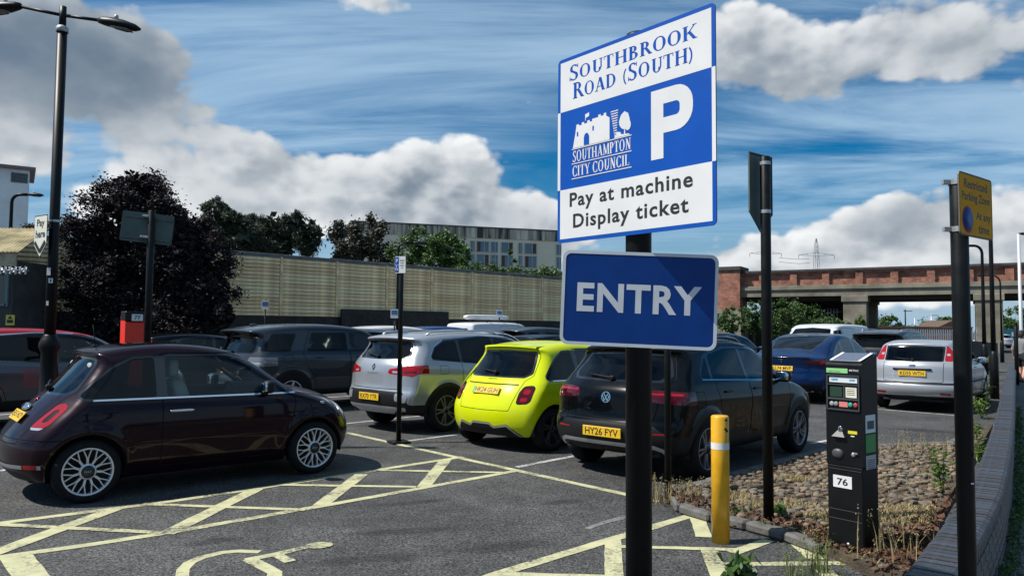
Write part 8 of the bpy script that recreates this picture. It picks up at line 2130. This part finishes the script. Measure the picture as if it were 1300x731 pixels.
bg('sport_utility_car', DISCO, paint('paint_charcoal', (0.02, 0.022, 0.026), 0.4, 0.3), (12.15, 24.7), 46, 'charcoal sport utility behind the silver older hatchback', 'LR19 UXB', True, 0.8)
e_ = gnd(1282, 442); bg('hatchback_car', FOCUS, WHT, (e_.x, e_.y + 1.0), 110, 'white car far off at the end of the pavement')

# ------------------------------------------------------------------ weeds, dry grass, litter of leaves
r = np.random.default_rng(5)
def blades(name, pts, n, h, m, spread, seed, lean=0.35, w=0.006, parent=None):
    q = np.random.default_rng(seed); P = np.array([(p.x, p.y, p.z) for p in pts]); i = q.integers(0, len(P), n); B = P[i] + np.stack([q.normal(0, spread, n), q.normal(0, spread, n), np.zeros(n)], 1)
    L_ = h * q.uniform(0.4, 1.2, n); a = q.uniform(0, 2 * math.pi, n); d = np.stack([np.cos(a), np.sin(a), np.zeros(n)], 1); s = np.stack([-np.sin(a), np.cos(a), np.zeros(n)], 1); ln = (q.uniform(0, lean, n) * L_)[:, None]; up_ = np.array([0, 0, 1.0])
    v = [B - s * w, B + s * w, B + d * ln * 0.35 + up_ * (L_ * 0.6)[:, None] + s * w * 0.8, B + d * ln * 0.35 + up_ * (L_ * 0.6)[:, None] - s * w * 0.8, B + d * ln + up_ * L_[:, None]]
    V = np.stack(v, 1).reshape(-1, 3); k = np.arange(n)[:, None] * 5
    return mesh_np(name, V, [k + np.array([[0, 1, 2, 3]]), k + np.array([[3, 2, 4]])], m)
STRAW = leaf_mat('dry_grass', (0.22, 0.17, 0.075), (0.40, 0.33, 0.17), 0.8, 0.2); GRASS = leaf_mat('green_grass', (0.06, 0.10, 0.02), (0.20, 0.24, 0.07), 0.6, 0.25); DEADL = leaf_mat('dead_leaf', (0.045, 0.022, 0.012), (0.14, 0.065, 0.035), 0.85, 0.05)
# mats of straw in the bare patches of the island
mp_ = []
for n_g, (g_, a, b_) in enumerate(grass_spots):
    for _ in range(int((150 if n_g in (4, 5) else 900) * a * b_ / 0.2)):
        t_ = random.uniform(0, 6.283); q = math.sqrt(random.random()); mp_.append(Vector((g_.x + a * q * math.cos(t_), g_.y + b_ * q * math.sin(t_), ISL_Z)))
mp_ = [p for p in mp_ if in_poly(ipoly, p.x, p.y) < -0.03]
o = link('straw', blades('straw', mp_, 4200, 0.045, STRAW, 0.02, 1, 1.6, 0.004)); tag(o, 'short dry straw in the bare patches of the cobbled island', 'grass', kind='stuff')
mp2 = [Vector((x, y, ISL_Z)) for x, y in spots]; o = link('dry_tufts', blades('dry_tufts', mp2, 2600, 0.04, STRAW, 0.05, 2, 1.2, 0.003)); tag(o, 'sparse dry grass growing between the cobbles', 'grass', kind='stuff')
# brown leaf litter round the machine and along the island's kerb
lp = []
for (a, b_), k in ((((1045, 700), (1140, 716)), 700), (((1000, 674), (1045, 690)), 130), (((868, 646), (1000, 676)), 260), (((856, 636), (880, 645)), 120), (((1110, 700), (1160, 690)), 200), (((1120, 745), (1222, 640)), 420)):
    for _ in range(k):
        t_ = random.random(); p = gnd(a[0] + (b_[0] - a[0]) * t_, a[1] + (b_[1] - a[1]) * t_, 0.0); lp.append((p.x + random.gauss(0, 0.07), p.y + random.gauss(0, 0.10), 0.0))
lp = np.array(lp); ins_ = poly_sdf(ipoly, lp[:, 0], lp[:, 1]) < 0.06; lp[:, 2] = np.where(ins_, ISL_Z + 0.03, 0.022)
V, F = leaf_cloud(lp, 0.05, r, 0.6); V[:, 2] = np.maximum(V[:, 2], 0.019); o = link('leaf_litter', mesh_np('leaf_litter', V, F, DEADL)); tag(o, 'brown fallen leaves along the island kerb and the ticket machine', 'leaves', kind='stuff')
# tufts: each clump is a plant of its own
def tuft(pxy, n, h, m, label, seed, spread=0.05, z=0.0, lean=0.5, seeds=True, w=0.004):
    g_ = gnd(*pxy, z); o = empty('grass_tuft', g_); tag(o, label, 'weed'); me = blades('stems', [Vector((0, 0, 0))], n, h, m, spread, seed, lean, w); link('stems', me, o)
    if seeds:
        q = np.random.default_rng(seed); c = np.array([v.co[:] for v in me.vertices])[4::5]; P = np.repeat(c, 7, 0) + q.normal(0, 1, (len(c) * 7, 3)) * np.array([0.006, 0.006, 0.022]); V, F = leaf_cloud(P, 0.016, q, 0.5, 0, 0.8); tag(link('seed_heads', mesh_np('seed_heads', V, F, m), o), kind='stuff')
tuft((1040, 728), 46, 0.22, GRASS, 'flowering yellow-green grass tuft in front of the ticket machine', 1, 0.07); tuft((1010, 738), 24, 0.20, GRASS, 'smaller grass tuft at the bottom edge left of the machine', 2, 0.05)
tuft((1132, 716), 26, 0.34, STRAW, 'tall dry grass tuft right of the ticket machine', 3, 0.10, 0.02); tuft((1155, 707), 14, 0.26, STRAW, 'thin dry stalks between machine and brick wall', 4, 0.08, 0.02); tuft((1047, 676), 12, 0.20, STRAW, 'few dry stalks at the left foot of the ticket machine', 5, 0.03)
tuft((862, 640), 60, 0.17, STRAW, 'dry pale grass tuft at the foot of the slim post', 6, 0.10); tuft((838, 637), 40, 0.22, STRAW, 'dry grass tuft left of the slim post', 7, 0.06); tuft((878, 632), 46, 0.15, STRAW, 'low dry grass at the black crossover wheel', 8, 0.09)
tuft((1160, 573), 34, 0.26, STRAW, 'row of dry stalks at the far edge of the cobbles', 9, 0.28, ISL_Z); tuft((1150, 571), 20, 0.22, STRAW, 'dry stalks behind the cobbles right of the machine', 10, 0.2, ISL_Z)
def weed(pxy, h, n, m, label, seed, z=ISL_Z, rad=0.12, size=0.09, aspect=0.25):
    g_ = gnd(*pxy, z); q = np.random.default_rng(seed); o = empty('weed', g_); tag(o, label, 'weed'); b = MB(); P = []
    for k in range(max(2, n // 40)):
        a = q.uniform(0, 6.28); e = Vector((math.cos(a) * rad * q.uniform(0, 1), math.sin(a) * rad * q.uniform(0, 1), h * q.uniform(0.7, 1.0))); b.tube([(0, 0, -0.02), (e.x * 0.4, e.y * 0.4, e.z * 0.5), e], [0.006, 0.005, 0.002], 5)
        for t_ in q.uniform(0.15, 1, 40): P.append(np.array([e.x * t_, e.y * t_, e.z * t_]) + q.normal(0, size * 0.35, 3))
    b.build('stem', m, o); V, F = leaf_cloud(np.array(P), size, q, aspect, 0, 0.4); V[:, 2] = np.maximum(V[:, 2], 0.004); link('leaves', mesh_np('leaves', V, F, m), o)
weed((1197, 628), 0.46, 130, BRTG, 'tall green leafy weed by the brick wall left of the near right post', 1, rad=0.10); weed((1243, 585), 0.22, 120, BRTG, 'low green weed against the far side of the brick wall', 2, rad=0.15); weed((1240, 560), 0.30, 80, BRTG, 'green weed farther along the brick wall', 3, rad=0.2)
weed((945, 660), 0.07, 60, MIDG, 'flat green weed at the foot of the kerb beside the bollard', 4, 0.02, 0.10, 0.08, 0.4); weed((985, 654), 0.09, 60, MIDG, 'small green weed behind the black arrow-sign post', 5, ISL_Z, 0.10, 0.09, 0.45); weed((938, 735), 0.12, 60, MIDG, 'broad-leaved green weed at the bottom edge below the bollard', 6, 0.02, 0.08, 0.11, 0.5)
weed((975, 673), 0.05, 40, MIDG, 'tiny weed at the foot of the arrow-sign post', 7, 0.02, 0.06, 0.06, 0.4)
for k, (p, h_) in enumerate((((1250, 512), 0.5), ((1256, 500), 0.7), ((1262, 492), 0.6), ((1246, 530), 0.4), ((1266, 482), 0.9))):
    weed(p, h_, 120, BRTG if k % 2 else GRASS, ('yellow-green weed clump along the wall behind the silver hatchback, %s' % ('second nearest', 'middle one', 'second farthest', 'nearest', 'farthest')[k]), 20 + k, 0.02, 0.35, 0.12)
# green fringe at the pavement side of the wall
fp = []
for f_ in frames(resample(wl, 0.05)):
    if f_[0].y < 16 and random.random() < 0.75: fp.append(Vector((f_[0].x + f_[1].x * (WT + 0.05), f_[0].y + f_[1].y * (WT + 0.05), 0.006)))
P_ = np.array([(p.x, p.y, p.z) for p in fp]); i_ = r.integers(0, len(P_), 2600); hg = np.abs(np.sin(P_[i_, 1] * 1.7) * np.cos(P_[i_, 1] * 0.6)) * 0.12 + 0.02
V, F = leaf_cloud(P_[i_] + np.stack([r.normal(0, .03, 2600), r.normal(0, .03, 2600), r.uniform(0, 1, 2600) * hg], 1), 0.05, r, 0.4, 0, 0.4); V[:, 2] = np.maximum(V[:, 2], 0.008)
o = link('wall_foot_weeds', mesh_np('wall_foot_weeds', V, F, MIDG)); tag(o, 'fringe of green weeds along the pavement foot of the brick wall', 'weeds', kind='stuff')

# ------------------------------------------------------------------ person walking on the pavement at the right edge
def person():
    base = gnd(1298, 485); o = empty('person', (base.x, base.y, 0), R(35)); tag(o, 'person in grey top and dark shorts walking on the pavement at the right edge', 'person')
    J = dict(pelvis=(0, 0, .93), waist=(0, 0, 1.06), chest=(.02, 0, 1.28), neck=(.03, 0, 1.45), head0=(.04, 0, 1.54), head1=(.05, 0, 1.64), head2=(.05, 0, 1.70),
             lsh=(.02, .17, 1.40), lel=(-.04, .25, 1.13), lwr=(.06, .27, .90), lha=(.09, .26, .83), rsh=(.02, -.17, 1.40), rel=(-.02, -.25, 1.13), rwr=(.10, -.25, .91), rha=(.13, -.24, .84),
             lhip=(0, .09, .90), lkn=(.16, .10, .50), lan=(.10, .10, .09), lto=(.25, .11, .03), rhip=(0, -.09, .90), rkn=(-.02, -.10, .49), ran=(-.24, -.10, .13), rto=(-.12, -.11, .03))
    rad = dict(pelvis=.14, waist=.125, chest=.15, neck=.06, head0=.075, head1=.095, head2=.07, lsh=.07, lel=.045, lwr=.032, lha=.03, rsh=.07, rel=.045, rwr=.032, rha=.03, lhip=.10, lkn=.062, lan=.042, lto=.035, rhip=.10, rkn=.062, ran=.042, rto=.035)
    E_ = [('pelvis', 'waist'), ('waist', 'chest'), ('chest', 'neck'), ('neck', 'head0'), ('head0', 'head1'), ('head1', 'head2'), ('chest', 'lsh'), ('lsh', 'lel'), ('lel', 'lwr'), ('lwr', 'lha'), ('chest', 'rsh'), ('rsh', 'rel'), ('rel', 'rwr'), ('rwr', 'rha'),
          ('pelvis', 'lhip'), ('lhip', 'lkn'), ('lkn', 'lan'), ('lan', 'lto'), ('pelvis', 'rhip'), ('rhip', 'rkn'), ('rkn', 'ran'), ('ran', 'rto')]
    def skin(keys, edges, grow, name, m, sub=2):
        ks = list(keys); me = bpy.data.meshes.new(name); me.from_pydata([J[k] for k in ks], [(ks.index(a), ks.index(b)) for a, b in edges], []); t = bpy.data.objects.new('tmp', me); col.objects.link(t)
        md = t.modifiers.new('s', 'SKIN'); md2 = t.modifiers.new('d', 'SUBSURF'); md2.levels = sub
        for k, v in zip(ks, me.skin_vertices[0].data): v.radius = (rad[k] * grow, rad[k] * grow); v.use_root = k == ks[0]
        bpy.context.view_layer.update(); r_ = bpy.data.meshes.new_from_object(t.evaluated_get(bpy.context.evaluated_depsgraph_get())); bpy.data.objects.remove(t); r_.materials.clear(); r_.materials.append(m)
        for p in r_.polygons: p.use_smooth = True
        return link(name, r_, o)
    # fingers: five short chains from each palm
    for s_, h_ in (('l', 'lha'), ('r', 'rha')):
        hx, hy, hz = J[h_]
        for k in range(5):
            n0 = '%sf%d' % (s_, k); off = (k - 1.5) * 0.018; L_ = (0.075, 0.085, 0.08, 0.065, 0.05)[k]
            if k == 4: J[n0 + 'a'] = (hx + .035, hy, hz + .01); J[n0 + 'b'] = (hx + .05, hy, hz - .03)
            else: J[n0 + 'a'] = (hx + off, hy, hz - L_ * .55); J[n0 + 'b'] = (hx + off + .015, hy, hz - L_)
            rad[n0 + 'a'] = .0095; rad[n0 + 'b'] = .0075; E_.append((h_, n0 + 'a')); E_.append((n0 + 'a', n0 + 'b'))
    skin(J, E_, 1.0, 'body', mat('skin', (0.50, 0.27, 0.19), 0.55), 2)
    T_ = ['waist', 'pelvis', 'chest', 'neck', 'lsh', 'rsh', 'lel', 'rel']; J['neck'] = (.03, 0, 1.42); rad['neck'] = .075
    skin(T_, [('waist', 'chest'), ('waist', 'pelvis'), ('chest', 'neck'), ('chest', 'lsh'), ('chest', 'rsh'), ('lsh', 'lel'), ('rsh', 'rel')], 1.16, 'top', mat('top_grey', (0.17, 0.175, 0.18), 0.9, var=0.1))
    skin(['pelvis', 'lhip', 'rhip', 'lkn', 'rkn'], [('pelvis', 'lhip'), ('pelvis', 'rhip'), ('lhip', 'lkn'), ('rhip', 'rkn')], 1.18, 'shorts', mat('shorts_dark', (0.015, 0.016, 0.02), 0.9))
    b = MB(); b.sell((.035, 0, 1.665), (.225, .19, .17), .8, .9); b.sell((-.02, 0, 1.60), (.15, .18, .20), .8, .9); b.build('hair', mat('hair_dark', (0.02, 0.014, 0.01), 0.7), o)
    for s_ in (-1, 1):
        b = MB(); b.sell((.145, s_ * .035, 1.625), (.014, .026, .014)); b.build('eye', mat('eye_dark', (0.03, 0.02, 0.02), 0.2), o); b = MB(); b.sell((.05, s_ * .098, 1.61), (.05, .018, .065)); b.build('ear', mat('skin'), o)
        x, y, z = J['lto' if s_ > 0 else 'rto']; b = MB(); b.sell((x - .05, y, .045), (.27, .10, .085), .6, .7); b.build('shoe', mat('shoe', (0.04, 0.04, 0.045), 0.6), o)
    b = MB(); b.sell((.152, 0, 1.60), (.04, .03, .05)); b.build('nose', mat('skin'), o); b = MB(); b.sell((.138, 0, 1.56), (.016, .05, .012)); b.build('mouth', mat('lips', (0.30, 0.10, 0.09), 0.5), o)
person()
